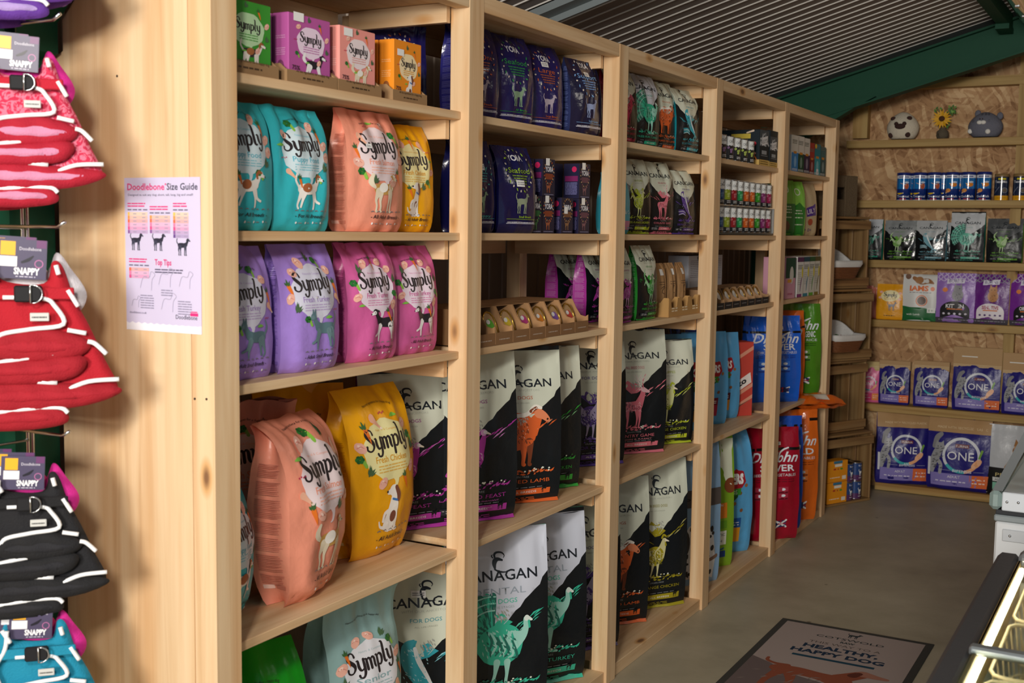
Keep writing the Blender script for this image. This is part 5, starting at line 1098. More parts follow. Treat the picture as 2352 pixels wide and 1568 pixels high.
for i, (y, w_, h_, c, c2, nm_) in enumerate(((4.195, .10, .182, '#d7d3c8', '#3a86c8', 'white and sky blue'), (4.305, .10, .184, '#d9d4ca', '#1f4a30', 'white and dark green'), (4.415, .10, .182, '#d9d4ca', '#3a2444', 'white and dark violet'), (4.515, .085, .166, '#a8342a', '#7a2420', 'rust red'), (4.620, .11, .166, '#1f7f8c', '#2f9aa8', 'teal'), (4.735, .10, .160, '#3f6a6c', '#34585a', 'grey green'))):
    a = Art(1.8).rect(-.5, 0, .5, .95, c2, 1).rect(-.2, .9, .25, 1.02, '#d08a2c', 2).lines(-.4, .3, [1.55, 1.48, 1.4], '#7a7a70', 1, h=.04).ell(.05, .5, .18, .28, lighter(c2, .4), 2).lines(-.4, .4, [.12, .06], '#e8e8e8', 2, h=.03)
    if i == 4: a.rect(-.10, .04, .22, .34, '#f4f4f4', 3).text('6', .06, .10, .24, '#1a3a40', 4).ell(-.25, 1.55, .16, .12, '#e8b832', 3)
    carton('food_carton', (-.09, y, S1+.0005), -3, w_, .10, h_, c, a, None, nm_+' carton on the top shelf of the last bay', group=g)

# ================================================================ crates and what is in them
def crate(loc, yaw, label, w=.46, d=.34, h=.425):
    c = empty('wooden_crate', loc, rad(yaw+90), label, 'crate', 'old wooden crates stacked in the corner')
    MB().bbox((-w/2, -d/2, 0), (w/2, d/2, .014), CRATE['x']).build('bottom_board', c); MB().bbox((-w/2, -d/2, h-.014), (w/2, d/2, h-.0005), CRATE['x']).build('top_board', c)
    for s in (-1, 1):
        for k in range(3): x = s*(w/2-.007); y0 = -d/2+k*(d/3)+.002; MB().bbox((x-.007, y0, .0145), (x+.007, y0+d/3-.008, h-.0145), CRATE['z']).build('side_slat', c)
    for k in range(5): x0 = -w/2+.016+k*(w-.032)/5; MB().bbox((x0, d/2-.012, .0145), (x0+(w-.032)/5-.010, d/2, h-.0145), CRATE['z']).build('back_slat', c)
    for z in ((.0145, h-.075) if loc[2] > .1 else (h-.075,)): MB().bbox((-w/2+.015, -d/2-.008, z), (w/2+.004, -d/2+.006, z+.050), CRATE['x']).build('front_rail', c)
    return c
cpos = [(-.113, 5.303, 0, -27), (-.168, 5.322, .427, -25), (-.155, 5.325, .854, -28), (-.185, 5.315, 1.281, -26)]
for (x, y, z, a), l in zip(cpos, ('bottom crate of the corner stack, holding cans and orange cartons', 'second crate from the floor in the corner stack', 'third crate from the floor, with a white lined basket on it', 'topmost crate of the corner stack, under the woven basket')): crate((x, y, z), a, l)
def in_crate(i, lx, ly, lz):
    x, y, z, a = cpos[i]; t = rad(a+90); return (x+lx*math.cos(t)-ly*math.sin(t), y+lx*math.sin(t)+ly*math.cos(t), z+lz)
CW = Art(1.5).rect(-1.5, 0, 1.5, .5, '#5a2a5a', 0, g=.15).text('Butcher\'s', .0, 1.22, .2, '#e6eaf2', 3, fit=.8).rect(-.05, .95, .3, 1.12, '#e6eaf2', 2).merge(quad('#f0f2f4', ears=2), -.34, .40, .60).lines(-.35, .35, [.22], '#e6eaf2', 3, h=.06)
k = 0
for (lx, ly) in ((-.03, -.05), (.060, -.125), (.137, -.125), (.060, -.045), (.137, -.045)):
    for t in range(2):
        can(in_crate(0, lx, ly, .0165+.112*t), .036, .110, '#27457e', CW, 'navy food can with a white animal, %s can of the %s stack' % (('lower', 'upper')[t], ('rear left', 'front left', 'front right', 'rear middle', 'rear right')[[(-.03, -.05), (.060, -.125), (.137, -.125), (.060, -.045), (.137, -.045)].index((lx, ly))]), 'navy food cans in the bottom crate')
oc = Art(.9).rect(-.22, .70, .22, .80, '#3a7a9a', 1).rect(-.16, .58, .20, .68, '#eceade', 1).rect(-.22, .46, -.10, .52, '#b03028', 1).rect(-.02, .46, .04, .52, '#b05028', 1).rect(.12, .46, .24, .52, '#3a9a3a', 1).rect(.22, .08, .42, .22, '#e8e4d8', 1).lines(-.4, .1, [.16], '#f0e8d0', 1, h=.03)
for t in range(2):
    p = in_crate(0, -.068, -.133, .0165+.128*t); carton('can_carton', p, -27, .170, .07, .126, '#e8971e', oc, None, 'orange carton at the front of the bottom crate, %s one of two' % ('lower', 'upper')[t], group='orange cartons in the bottom crate')
carton('can_carton', in_crate(1, -.17, -.11, .0165), -27, .075, .07, .12, '#2a2a44', Art(1.5).merge(quad('#d8d8de', ears=2), -.3, .5, .6).lines(-.3, .3, [1.2, 1.1], '#b8b8c8', 1, h=.04), None, 'dark carton with a white animal above the orange cartons')
WICK = mat('#7a4a28', rough=.6, bump=.6, bscale=140); LIN = mat('#d3d2cf', rough=.85, bump=.2, bscale=90)
def basket(loc, yaw, label, s=1.):
    o = empty('lined_basket', loc, rad(yaw+90), label, 'basket', 'white lined wicker baskets poking out of the crates')
    def ringp(w, d, z, n=36, e=5): return [((abs(math.cos(a))**(2/e))*math.copysign(w, math.cos(a)), (abs(math.sin(a))**(2/e))*math.copysign(d, math.sin(a)), z) for a in np.linspace(0, 2*math.pi, n, endpoint=False)]
    b = MB()
    for i in range(9): z = .004+i*.011; b.tube(ringp(.125+.004*i, .095+.004*i, z), .0062, WICK, 6, closed=True)
    b.box((-.12, -.09, 0), (.12, .09, .004), WICK); b.build('wicker_body', o)
    l = MB(); R_ = [ringp(.155, .128, .078), ringp(.168, .138, .100), ringp(.166, .136, .122), ringp(.150, .120, .116), ringp(.135, .105, .04), ringp(.02, .02, .03)]
    R_[2] = [(x*(1.0), y, z+.085*max(0, y/.136)) for x, y, z in R_[2]]; R_[1] = [(x, y, z+.06*max(0, y/.138)) for x, y, z in R_[1]]; R_[3] = [(x, y, z+.085*max(0, y/.12)) for x, y, z in R_[3]]
    G = np.array([r+[r[0]] for r in R_]); l.grid(G, LIN); l.grid(G[::-1]+[0, 0, -.001], LIN); l.build('cloth_lining', o); o.scale = (.85, .85, .85); return o
basket(in_crate(2, -.065, -.175, .066), -28, 'lower wicker basket with a grey white cloth lining')
basket(in_crate(3, -.070, -.170, .066), -26, 'upper wicker basket with a grey white cloth lining')
for i, (c, p) in enumerate((('#3a6a2c', (-.10, -.16, .125)), ('#a02a3c', (-.04, -.18, .125)), ('#3a6a2c', (-.02, -.13, .125)))):
    t = MB(); t.tube([(-.04, 0, 0), (0, .01, .02), (.045, 0, .012)], [.010, .014, .006], mat(c, rough=.5), 8); tag(t.build('dog_toy', loc=in_crate(2, *p), rotz=.5*i), '%s soft toy piece lying in the lower lined basket' % ('green', 'red', 'dark green')[i], 'toy')
tt = MB(); tt.sphere((0, 0, .02), (.04, .03, .02), mat('#d8662c', rough=.5)); tag(tt.build('dog_toy', loc=in_crate(3, -.11, -.17, .11)), 'orange toy in the upper lined basket', 'toy')
wb_ = MB(); SG = mat('#6b5a42', rough=.8, bump=.8, bscale=160)
for s in (-1, 1):
    for (x0, x1, z0, z1) in ((-.17, -.06, 0, .24), (.06, .17, 0, .24), (-.06, .06, 0, .10), (-.06, .06, .17, .24)): wb_.bbox((x0, s*.10-.008, z0), (x1, s*.10+.008, z1), SG, .004)
    wb_.bbox((s*.17-.008, -.10, 0), (s*.17+.008, .10, .24), SG, .004)
wb_.bbox((-.17, -.10, 0), (.17, .10, .012), SG, .004)
tag(wb_.build('seagrass_basket', loc=(-.175, 5.31, 1.7065), rotz=rad(64)), 'rectangular woven seagrass basket with a cut-out handle on top of the crates', 'basket')

# ================================================================ back wall: toys, flower, tubs
FUR = mat('#d4cab6', rough=.95, bump=.5, bscale=160); BRN = mat('#3a211c', rough=.9); GFUR = mat('#6d6f7c', rough=.95, bump=.5, bscale=160); WFUR = mat('#e4e2dc', rough=.95); DG = mat('#45464f', rough=.95)
pg = empty('plush_toy', (.165, 5.80, 2.1822), 0, 'round cream plush dog with dark ears and muzzle on the topmost shelf', 'plush toy')
def egg(p): x, y, z = p; k = 1-.22*max(z, 0)**1.5; return (x*k, y*k, z if z > -.75 else -.75-(z+.75)*.2)
b = MB(); b.sphere((0, 0, .075), (.096, .070, .095), FUR, 32, 20, egg); b.build('body', pg)
def onbody(x, z, r=(.016, .006, .012), m=BRN, name='ear', par=pg, R_=(.096, .070, .095), zc=.075, rot=0):
    zz = (z-zc)/R_[2]; k = 1-.22*max(zz, 0)**1.5; q = 1-zz*zz-(x/(R_[0]*k))**2; y = -R_[1]*k*math.sqrt(max(q, .02))
    s = MB(); s.sphere((x, y-.001, z), r, m, 14, 8); return s.build(name, par)
for x in (-.052, .044): onbody(x, .128, (.017, .010, .013))
onbody(-.004, .078, (.032, .012, .017), name='muzzle')
for x in (-.028, .020): onbody(x, .094, (.013, .010, .013), name='eye')
for x in (-.062, .040): onbody(x, .028, (.016, .010, .016), name='paw')
ct = empty('plush_toy', (.640, 5.80, 2.1822), 0, 'grey plush cat with white muzzle and paws on the topmost shelf', 'plush toy')
b = MB(); b.sphere((0, 0, .068), (.098, .066, .085), GFUR, 32, 20, egg); b.build('body', ct)
kw = dict(par=ct, R_=(.098, .066, .085), zc=.068)
for x in (-.026, -.005): onbody(x, .088, (.016, .010, .012), WFUR, 'muzzle', **kw)
for x in (-.026, -.011): onbody(x, .109, (.0035, .003, .0045), BRN, 'eye', **kw)
for x, z in ((-.080, .040), (.022, .034)): onbody(x, z, (.015, .010, .015), WFUR, 'paw', **kw)
for x in (-.016, .004, .020): onbody(x, .137, (.006, .008, .010), DG, 'stripe', **kw)
for x, z in ((-.045, .145), (.078, .128)): s = MB(); s.sphere((x, 0, z), (.018, .010, .022), GFUR, 14, 8); s.build('ear', ct)
for x, dx in ((-.055, -.012), (.020, .012)):
    for q in (0, .006): s = MB(); s.tube([(x, -.060, .092+q), (x+dx, -.058, .094+q*1.6)], .0007, BRN, 4); s.build('whisker', ct)
fl = empty('potted_flower', (.400, 5.79, 2.1822), 0, 'yellow sunflower with green leaves in a small hessian wrapped pot', 'flower')
b = MB(); b.lathe([(.030, 0), (.037, .02), (.034, .045), (.020, .056), (.024, .066)], mat('#5f5646', rough=.9, bump=.6, bscale=200), 20); b.tube([(-.02, -.034, .03), (-.012, -.045, .0), (-.016, -.046, -.012)], .004, mat('#4a4436', rough=.9), 6); b.build('pot', fl)
b = MB(); b.tube([(0, 0, .06), (-.004, -.01, .11)], .003, mat('#4a6a28'), 6); b.build('stem', fl)
pt = MB(); YP = mat('#e0a818', rough=.6)
for i in range(18):
    t = 2*math.pi*i/18; L_ = .060+.008*math.sin(i*3.1); dz = .010*math.cos(i*2.3)
    o = np.array([-.004, -.020, .118]); u_ = np.array([math.cos(t), -.25, math.sin(t)]); s_ = np.array([-math.sin(t), 0, math.cos(t)])
    V = [o+u_*.012, o+u_*L_*.5+s_*.008+[0, dz, 0], o+u_*L_+[0, dz*1.5, 0], o+u_*L_*.5-s_*.008+[0, dz, 0]]; pt.add(V, [(0, 1, 2, 3)], YP)
pt.build('petals', fl); b = MB(); b.sphere((-.004, -.026, .120), (.018, .008, .016), mat('#4a2c14', rough=.9), 14, 8); b.build('flower_centre', fl)
lf = MB(); rnd = random.Random(3)
for i in range(64):
    cx, cz = rnd.choice(((.045, .165), (.052, .150), (-.030, .160), (.020, .075))); p = np.array([cx+rnd.uniform(-.022, .022), rnd.uniform(-.03, .02), cz+rnd.uniform(-.02, .02)]); d_ = np.array([rnd.uniform(-.6, .6), rnd.uniform(-.3, .3), rnd.uniform(.2, 1)])*.022; s_ = np.array([d_[2], 0, -d_[0]])*.28
    lf.add([p, p+d_*.5+s_, p+d_, p+d_*.5-s_], [(0, 1, 2, 3)], mat(rnd.choice(('#4f8a2c', '#3a6e28', '#6fa03a')), rough=.6))
lf.build('leaves', fl)
def tub_art(word, gold=False):
    a = Art(2.1)
    if gold:
        a.rect(-1.5, 0, 1.5, 2.1, '#1f2c48', 0, g=.15).rect(-1.5, 0, 1.5, .42, '#e8a81e', 1, g=.15).poly([(-.9,.42),(.9,.42),(.9,.66)], '#e8a81e', 1, g=.2).rect(-.2, 1.86, .35, 2.02, '#d8cc2c', 2).text(word, .0, 1.58, .3, '#e6e8ee', 3, fit=.9, bold=.02).ring(.28, .9, .24, .24, .04, '#9aa0ac', 2).ell(.28, .9, .17, .17, '#6a6258', 2).stroke([(-.5,.6,.04),(-.1,1.2,.05)], '#7a8296', 2).lines(-.3, .4, [.25, .15], '#6a5010', 3, h=.03)
    else:
        a.rect(-1.5, 1.84, 1.5, 2.1, '#e4e8f0', 1, g=.15).rect(-1.5, .95, 1.5, 1.84, '#1f7ac2', 0, g=.15).rect(-.35, 1.92, .4, 2.0, '#2a3c8c', 2).ell(.25, 1.50, .17, .08, '#c8dcf0', 2)
        if word == 'Tropical': a.ell(.25, 1.18, .17, .24, '#b85a3a', 2, wob=.1).stroke([(-.2,1.45,.04),(.0,1.36,.06),(.2,1.30,.08)], '#d8a890', 2).stroke([(-.45,.58,.05),(-.25,.55,.14),(.0,.60,.05)], '#e8c020', 2)
        else: a.ell(.18, 1.28, .24, .17, '#e08a2c', 2, wob=.12).stroke([(-.1,1.4,.05),(.05,1.3,.1)], '#f0c078', 2).ell(-.22, .80, .20, .17, '#e89a4a', 2, wob=.12).stroke([(-.4,.6,.1),(-.2,.72,.1)], '#f0d8b8', 2)
        a.text(word, .0, .24, .26, '#f0f4fa', 3, fit=.9, bold=.01).rect(-.25, .08, .2, .15, '#c83a3a', 3).rect(-1.5, 0, 1.5, .04, '#e6e6ea', 2, g=.2)
    return a
def tub(x, y, art, lidc, body, label, group, h=.168, r=.042, a0=0.):
    p = MB(); p.lathe([(r, .002), (r, h-.016)], mat(body, rough=.16, spec=.7), 28, cap=True); press(p, art, cyl_surf(r, r*2, -math.pi/2+a0), r*2, .0003, .0002, fin=lambda c: mat(c, rough=.16, spec=.7))
    o = p.build('fish_food_tub', loc=(x, y, 1.8143)); tag(o, label, 'tub', group)
    l = MB(); l.lathe([(r+.001, h-.018), (r+.0015, h-.002), (r-.001, h), (0, h)], mat(lidc, rough=.3), 28, cap=False); l.build('lid', o)
TR, GF, GD = tub_art('Tropical'), tub_art('Goldfish'), tub_art('TetraMin', True)
for a_, k_ in ((TR, .855), (GF, .855), (GD, .80)): a_.L = [(V*[1, k_], F, c, l) for V, F, c, l in a_.L]
g = 'blue fish food tubs with a tropical fish'
for (x, y, l) in ((.188, 5.79, 'blue tub of tropical fish food, leftmost at the shelf edge'), (.282, 5.79, 'blue tub of tropical fish food, second along the shelf edge'), (.368, 5.79, 'blue tub of tropical fish food, third along the shelf edge'),
                  (.245, 5.84, 'blue fish food tub behind the gap between the first and second front tubs'), (.415, 5.835, 'blue fish food tub half hidden behind the third front tub')): tub(x, y, TR, '#1c2c78', '#14327e', l, g, a0=.1)
g = 'blue fish food tubs with a goldfish'
for (x, y, l) in ((.470, 5.79, 'blue tub with an orange goldfish, left of the three'), (.562, 5.79, 'blue tub with an orange goldfish, middle of the three'), (.650, 5.79, 'blue tub with an orange goldfish, right of the three'), (.515, 5.84, 'blue goldfish food tub standing behind the front row')): tub(x, y, GF, '#1c2c78', '#14327e', l, g)
for (x, l) in ((.748, 'dark tub with a yellow foot and tan lid, left of the pair'), (.850, 'dark tub with a yellow foot and tan lid, at the right edge')): tub(x, 5.79, GD, '#8a7048', '#1f2c48', l, 'dark and yellow fish food tubs', h=.155, r=.040)

# dark pouches
g = 'black pouches with pale tops on the middle shelf of the back wall'
def wbag(x, w, h, acc, beast_, l1, cream, label, seed, d=.07, z=1.4460, yaw=-92, y=5.815, finf=film, gcol=None, **kw):
    art = M(round(h/w, 1), acc, beast_, l1, cream=cream, fine=True, dogs='FOR CATS', bar='ALL BREEDS')
    return bag('pet_food_bag', (x, y, z), yaw, w, d, h, '#15191c', art, None, label, group=g, gus_col=gcol or acc, seed=seed, fin=finf, prof='slim', amp=1.2, **kw)
wbag(-.015, .17, .250, '#2f9a80', 'turkey', 'FREE-RUN TURKEY', '#c3c9d0', 'black pouch with a green bird, leftmost by the crates', 101, gcol='#0f8a70')
wbag(.178, .19, .245, '#6aa83a', 'rooster', 'FREE-RUN CHICKEN', '#8d9294', 'black pouch with a shiny silver top and a green hen', 102, finf=foil)
wbag(.360, .18, .245, '#6fa8b8', 'fish', 'SCOTTISH SALMON', '#b9bdc0', 'black pouch with a shiny silver top and a pale fish', 103, finf=foil)
wbag(.395, .17, .235, '#6fa8b8', 'fish', 'SCOTTISH SALMON', '#b9bdc0', 'silver topped fish pouch hidden behind the front fish pouch', 104, d=.03, y=5.862, finf=foil)
wbag(.570, .195, .300, '#5ab8a0', 'turkey', 'FREE-RUN TURKEY', '#c6cbd0', 'tall black pouch with a pale top and green turkey', 105, gcol='#0f8a70')
wbag(.780, .200, .260, '#6aa83a', 'rooster', 'FREE-RUN CHICKEN', '#55595c', 'black pouch with a dull grey top and a green hen', 106)
wbag(1.000, .20, .255, '#6fa8b8', 'fish', 'SCOTTISH SALMON', '#c6cbd0', 'black pouch cut off at the right edge of the view', 107)
# yellow, white and violet pouches
g = 'pouches on the shelf under the black ones'
ZB = 1.0758
ya = Art(1.4).ell(.02, .92, .36, .22, '#efe4ae', 1, wob=.06).merge(wordmark('#2c2528'), -.22, .90, .48).lines(-.2, .22, [.83, .78], '#c89a30', 2, h=.02).merge(quad('#8a8a92', '#7a7a84', ears=2), -.05, .36, .34).lines(-.2, .2, [.14], '#4a3a10', 2, h=.03)
for t in (.4, 2.6, 3.4, 5.8): food(ya, 'chicken', .02+.40*math.cos(t), .92+.28*math.sin(t), 1.2)
bag('pet_food_bag', (.134, 5.80, ZB), -88, .160, .055, .220, '#e8a21a', ya, None, 'small yellow cat food pouch on the wall shelf', group=g, seed=110, prof='slim', amp=.8)
for i, (x, yy) in enumerate(((-.025, 5.800), (.000, 5.815), (.020, 5.830))): bag('pet_food_bag', (x, yy, ZB), -80, .05, .03, .215-.01*i, '#c8705c', None, None, 'salmon pink pouch seen edge on beside the crates, %s' % ('front', 'middle', 'back')[i], group=g, seed=111+i, prof='slim', amp=1)
ia = Art(1.32).rect(-.5, .38, .5, 1.4, '#d8dad8', 0).stroke([(-.2,1.22,.10),(.0,1.12,.16),(.2,1.14,.14),(.34,1.08,.05)], '#9a6a42', 2).ell(-.05, 1.16, .12, .10, '#a8784e', 3).ell(-.36, 1.26, .08, .08, '#7a5a48', 2).text('IAMS', -.04, .86, .2, '#e0702a', 4, fit=.52, bold=.04).ell(.33, .92, .06, .06, '#e0702a', 4).ring(.04, .58, .16, .16, .03, '#d87a4a', 4).ell(.04, .58, .12, .12, '#5a4234', 3).lines(-.3, .3, [.80], '#8a8a8a', 3, h=.02).poly([(-.5,0),(.5,0),(.5,.30),(.1,.38),(-.5,.42)], '#1f6a3a', 2).text('with Lamb', -.18, .16, .08, '#e8f0e8', 4, fit=.36).rect(.20, .24, .42, .38, '#e8ece8', 4).text('1+', .31, .27, .1, '#2a6a3a', 5, fit=.12)
bag('pet_food_bag', (.315, 5.81, ZB), -88, .215, .06, .285, '#d8dad8', ia, None, 'white and green pouch with orange lettering and a cat', group=g, seed=115, prof='slim', amp=.9)
def knot(H, top, body, badge, foot, cat_c, heart=True, word='KITTEN', bw='#141418', fc='#e8e8ea'):
    a = Art(H).rect(-.5, .0, .5, H*.10, '#4a4650', 1)
    rnd = random.Random(5)
    for i in range(7):
        x = -.45+i*.15; a.stroke([(x, H*.84, .025), (x+.10, H*.92, .03), (x+.02, H*.99, .025)], top, 1); a.stroke([(x+.12, H*.84, .025), (x-.02, H*.91, .03), (x+.10, H*.99, .025)], top, 1)
    a.poly([(-.24, H*.78), (.22, H*.80), (.24, H*.90), (-.22, H*.88)], '#e2dff0', 2).text('BURNS', .0, H*.815, .12, '#5a4a80', 4, fit=.36, rot=.03)
    a.ell(.06, H*.56, .15, .17, cat_c, 2).ell(.06, H*.68, .12, .10, cat_c, 3).poly([(-.04,H*.72),(-.02,H*.80),(.03,H*.74)], cat_c, 3).poly([(.10,H*.74),(.15,H*.80),(.17,H*.72)], cat_c, 3)
    for x in (.015, .105): a.ell(x, H*.69, .014, .012, '#202020', 4, n=8, g=1)
    hatch(a, lighter(cat_c, .45, '#202020'), ((-.06,.18),(H*.46,H*.62)), 3, 4, 14, .06, -1.4, .008)
    if heart: a.ell(-.27, H*.66, .07, .06, '#e8863a', 3).poly([(-.335,H*.655),(-.205,H*.655),(-.27,H*.61)], '#e8863a', 3)
    n = 14; pts = [(-.38, H*.10), (-.38, H*.24)]+[(.0-.38*math.cos(t), H*.24+.26*math.sin(t)) for t in np.linspace(0, math.pi, n)]+[(.38, H*.10)]
    a.poly(pts, badge, 5, g=.2).text(word, .0, H*.30, .14, fc, 6, fit=.46, bold=.03).rect(-.2, H*.265, .2, H*.285, '#e07a2a', 6)
    for i in range(5): a.ell(-.28+.14*i, H*.18, .035, .03, '#d8d4e4' if badge != '#ece6ee' else '#5a3a7a', 6, n=8, g=1)
    a.lines(-.42, .42, [H*.05], '#9a96a4', 2, h=.02); return a
bag('pet_food_bag', (.520, 5.81, ZB), -90, .225, .065, .300, '#9a74c4', knot(1.33, '#cdbce6', '', '#17161c', '', '#9a9aa0'), None, 'lilac kitten food pouch with a silver kitten', group=g, seed=116, prof='slim', amp=.9)
bag('pet_food_bag', (.722, 5.81, ZB), -92, .205, .065, .298, '#6a2488', knot(1.45, '#8a8296', '', '#ece6ee', '', '#c08a5a', word='SENSITIVE', fc='#b03a5a', heart=False), None, 'deep purple pouch with a ginger kitten and white panel', group=g, seed=117, prof='slim', amp=.9)
bag('pet_food_bag', (.930, 5.81, ZB), -92, .205, .065, .305, '#7a2a9a', knot(1.48, '#b8a8cc', '', '#17161c', '', '#8a7a70', word='ORIGINAL'), None, 'purple pouch cut off at the right edge, with a dark panel', group=g, seed=118, prof='slim', amp=.9)
# navy cat food pouches and sacks
def one(H, base, ringc='#d7dde6', top=True, pink=False, big=False):
    a = Art(H)
    a.ring(.06, H*.50, .30, .30, .045, ringc, 2); a.ring(.06, H*.50, .30, .30, .05, '#3ab0b8', 3, 215, 280); a.ring(.06, H*.50, .30, .30, .055, '#e8a878', 3, 282, 350)
    a.ell(.30, H*.50-.12, .10, .05, '#f0b890', 4, rot=.8).stroke([(.34, H*.50-.02, .03), (.38, H*.5+.10, .04)], '#7aa84a', 3)
    a.text('ONE', .05, H*.50-.075, .2, '#eceef4', 4, fit=.42).rect(-.04, H*.5+.13, .18, H*.5+.19, '#7a3a3c', 4).text('PURINA', .07, H*.5+.14, .05, '#eceef4', 5, fit=.19)
    a.text('BIFENSIS', .08, H*.27, .06, '#dfe2f0', 4, fit=.30, bold=.01).rect(-.3, H*.285, -.1, H*.288, '#c8cce0', 3).rect(.26, H*.285, .42, H*.288, '#c8cce0', 3)
    a.rect(-.42, H*.06, .5, H*.24, '#8a80c4' if not pink else '#d8437a', 2).text('ADULT', -.05, H*.18, .06, '#eceaf6', 4, fit=.20, bold=.01).rect(.20, H*.06, .5, H*.24, '#e0703c' if not pink else '#e88a4a', 3).lines(-.34, .14, [H*.12], '#dcd8f0', 4, h=.02).lines(.24, .44, [H*.17, H*.12], '#f6dccc', 4, h=.02)
    c = '#a0a2a6'; a.stroke([(-.40, H*.26, .07), (-.38, H*.38, .12), (-.33, H*.50, .14), (-.30, H*.56, .12)], c, 3).ell(-.29, H*.60, .085, .075, c, 4).poly([(-.36,H*.63),(-.34,H*.69),(-.30,H*.65)], c, 4).poly([(-.28,H*.65),(-.23,H*.69),(-.22,H*.63)], c, 4)
    a.stroke([(-.34, H*.44, .07), (-.26, H*.36, .06), (-.27, H*.24, .05)], c, 4).stroke([(-.38, H*.60, .07), (-.34, H*.72, .09), (-.28, H*.77, .07)], '#8a8a8e', 2)
    hatch(a, '#55565c', ((-.42,-.26),(H*.28,H*.58)), 4, 5, 26, .07, .2, .008)
    for x in (-.315, -.265): a.ell(x, H*.605, .010, .008, '#20242c', 6, n=8, g=1)
    if top == 'kraft': a.rect(-.5, H*.80, .5, H, '#b89468', 3).text('MADE WITH RECYCLED PLASTIC', .05, H*.85, .05, '#e6cfa8', 5, fit=.80) if big else a.rect(-.5, H*.80, .5, H, '#c4a884', 3)
    return a
g = 'navy cat food pouches on the lower wall shelf'
ZC = .5455; NV = '#241f78'
bag('pet_food_bag', (.015, 5.81, ZC), -80, .150, .05, .250, '#e06a9c', one(1.6, '', pink=True), None, 'pink cat food pouch with a white ring, beside the crates', group=g, seed=120, prof='slim', amp=1.4)
bag('pet_food_bag', (.180, 5.81, ZC), -92, .185, .06, .265, NV, one(1.4, ''), None, 'navy cat food pouch with an orange panel, next to the pink one', group=g, seed=121, prof='slim', amp=1.0)
bag('pet_food_bag', (.400, 5.81, ZC), -90, .205, .06, .275, NV, one(1.35, ''), None, 'navy cat food pouch, second from the left on the lower shelf', group=g, seed=122, prof='slim', amp=1.0)
bag('pet_food_bag', (.665, 5.80, ZC), -92, .275, .07, .300, NV, one(1.1, ''), None, 'wide navy cat food pouch with a tall kraft paper header', group=g, seed=123, prof='slim', amp=1.0)
bag('pet_food_bag', (.935, 5.80, ZC), -92, .250, .07, .280, NV, one(1.15, ''), None, 'navy cat food pouch with a kraft header, cut off at the right edge', group=g, seed=124, prof='slim', amp=1.0)
KM = mat('#b8966c', rough=.8, bump=.15, bscale=60)
hd = [(o, float(o.location.x)) for o in COL.objects if o.name.startswith('pet_food_bag') and abs(o.location.z-ZC) < .001 and o.location.y > 5.7]
for o, x in hd:
    w_ = o.dimensions.x if o.dimensions.x else .2; h_ = max(v.co.z for v in o.data.vertices); hw = max(v.co.x for v in o.data.vertices); tall_ = x > .5
    m_ = MB(); z0 = h_-.050; z1 = h_+(.085 if tall_ else .008); m_.bbox((-hw-.002, -.012, z0), (hw+.002, -.005, z1), KM if x > .05 else mat('#c9b27c', rough=.8), .001); m_.bbox((-hw-.002, .005, z0), (hw+.002, .012, z1), KM, .001); m_.box((-hw, -.005, z1-.012), (hw, .005, z1-.002), KM)
    for k_ in range(3): m_.box((-hw, -.0126, z0+.014+.007*k_), (hw, -.012, z0+.016+.007*k_), mat('#e2d0a8', rough=.7))
    if tall_: m_.box((-.09, -.0128, z0+.075), (.0, -.012, z0+.081), mat('#e6e6e0', rough=.6)); m_.lathe([(.009, 0), (.009, .001)], mat('#7a78b8', rough=.5), 12, c=(0, 0, 0)) if False else None
    m_.build('paper_header', o)
g = 'large navy cat food sacks on the floor board'
def bigone(x, w, h, yaw, label, seed, **kw):
    a = one(round(h/w, 2), '', big=True, top='kraft'); a.rect(-.47, h/w*.20, -.43, h/w*.45, '#d8dae0', 4)
    return bag('pet_food_bag', (x, 5.80, .0505), yaw, w, .12, h, NV, a, None, label, group=g, seed=seed, prof='full', amp=1.3, **kw)
bigone(.245, .315, .445, -72, 'large navy cat food sack, the left one, tilted towards the crates', 130, bend=.2)
bigone(.585, .365, .440, -90, 'large navy cat food sack, the right one, facing the room squarely', 131, bend=.1)
pp = Art(1.4).rect(-.5, .0, .5, .55, '#17181a', 1).stroke([(-.1,.56,.16),(.08,.72,.30),(.2,.86,.26)], '#b08050', 2).ell(.12, .90, .17, .13, '#b98a5c', 3).poly([(-.03,.98),(.0,1.12),(.08,1.02)], '#a87848', 3).poly([(.18,1.02),(.26,1.10),(.28,.98)], '#a87848', 3).ell(.06,.92,.02,.018,'#202020',5,n=8,g=1).ell(.19,.91,.02,.018,'#202020',5,n=8,g=1)
hatch(pp, '#6a4428', ((-.05,.28),(.66,1.0)), 3, 4, 26, .08, -1.2, .010); pp.text('PRO', -.18, .38, .1, '#d8c88a', 4, fit=.3).rect(-.38, .28, -.1, .36, '#d8dcdc', 2).rect(-.38, .06, -.1, .26, '#8ac8b0', 2).text('ADULT', -.24, .30, .05, '#202020', 4, fit=.2)
bag('pet_food_bag', (.905, 5.795, .0505), -90, .31, .10, .425, '#c9ced4', pp, None, 'pale grey sack with a tabby cat and black foot, beside the freezer', group=g, seed=132, prof='sack', amp=1.0)
for zz in (0,):
    pass
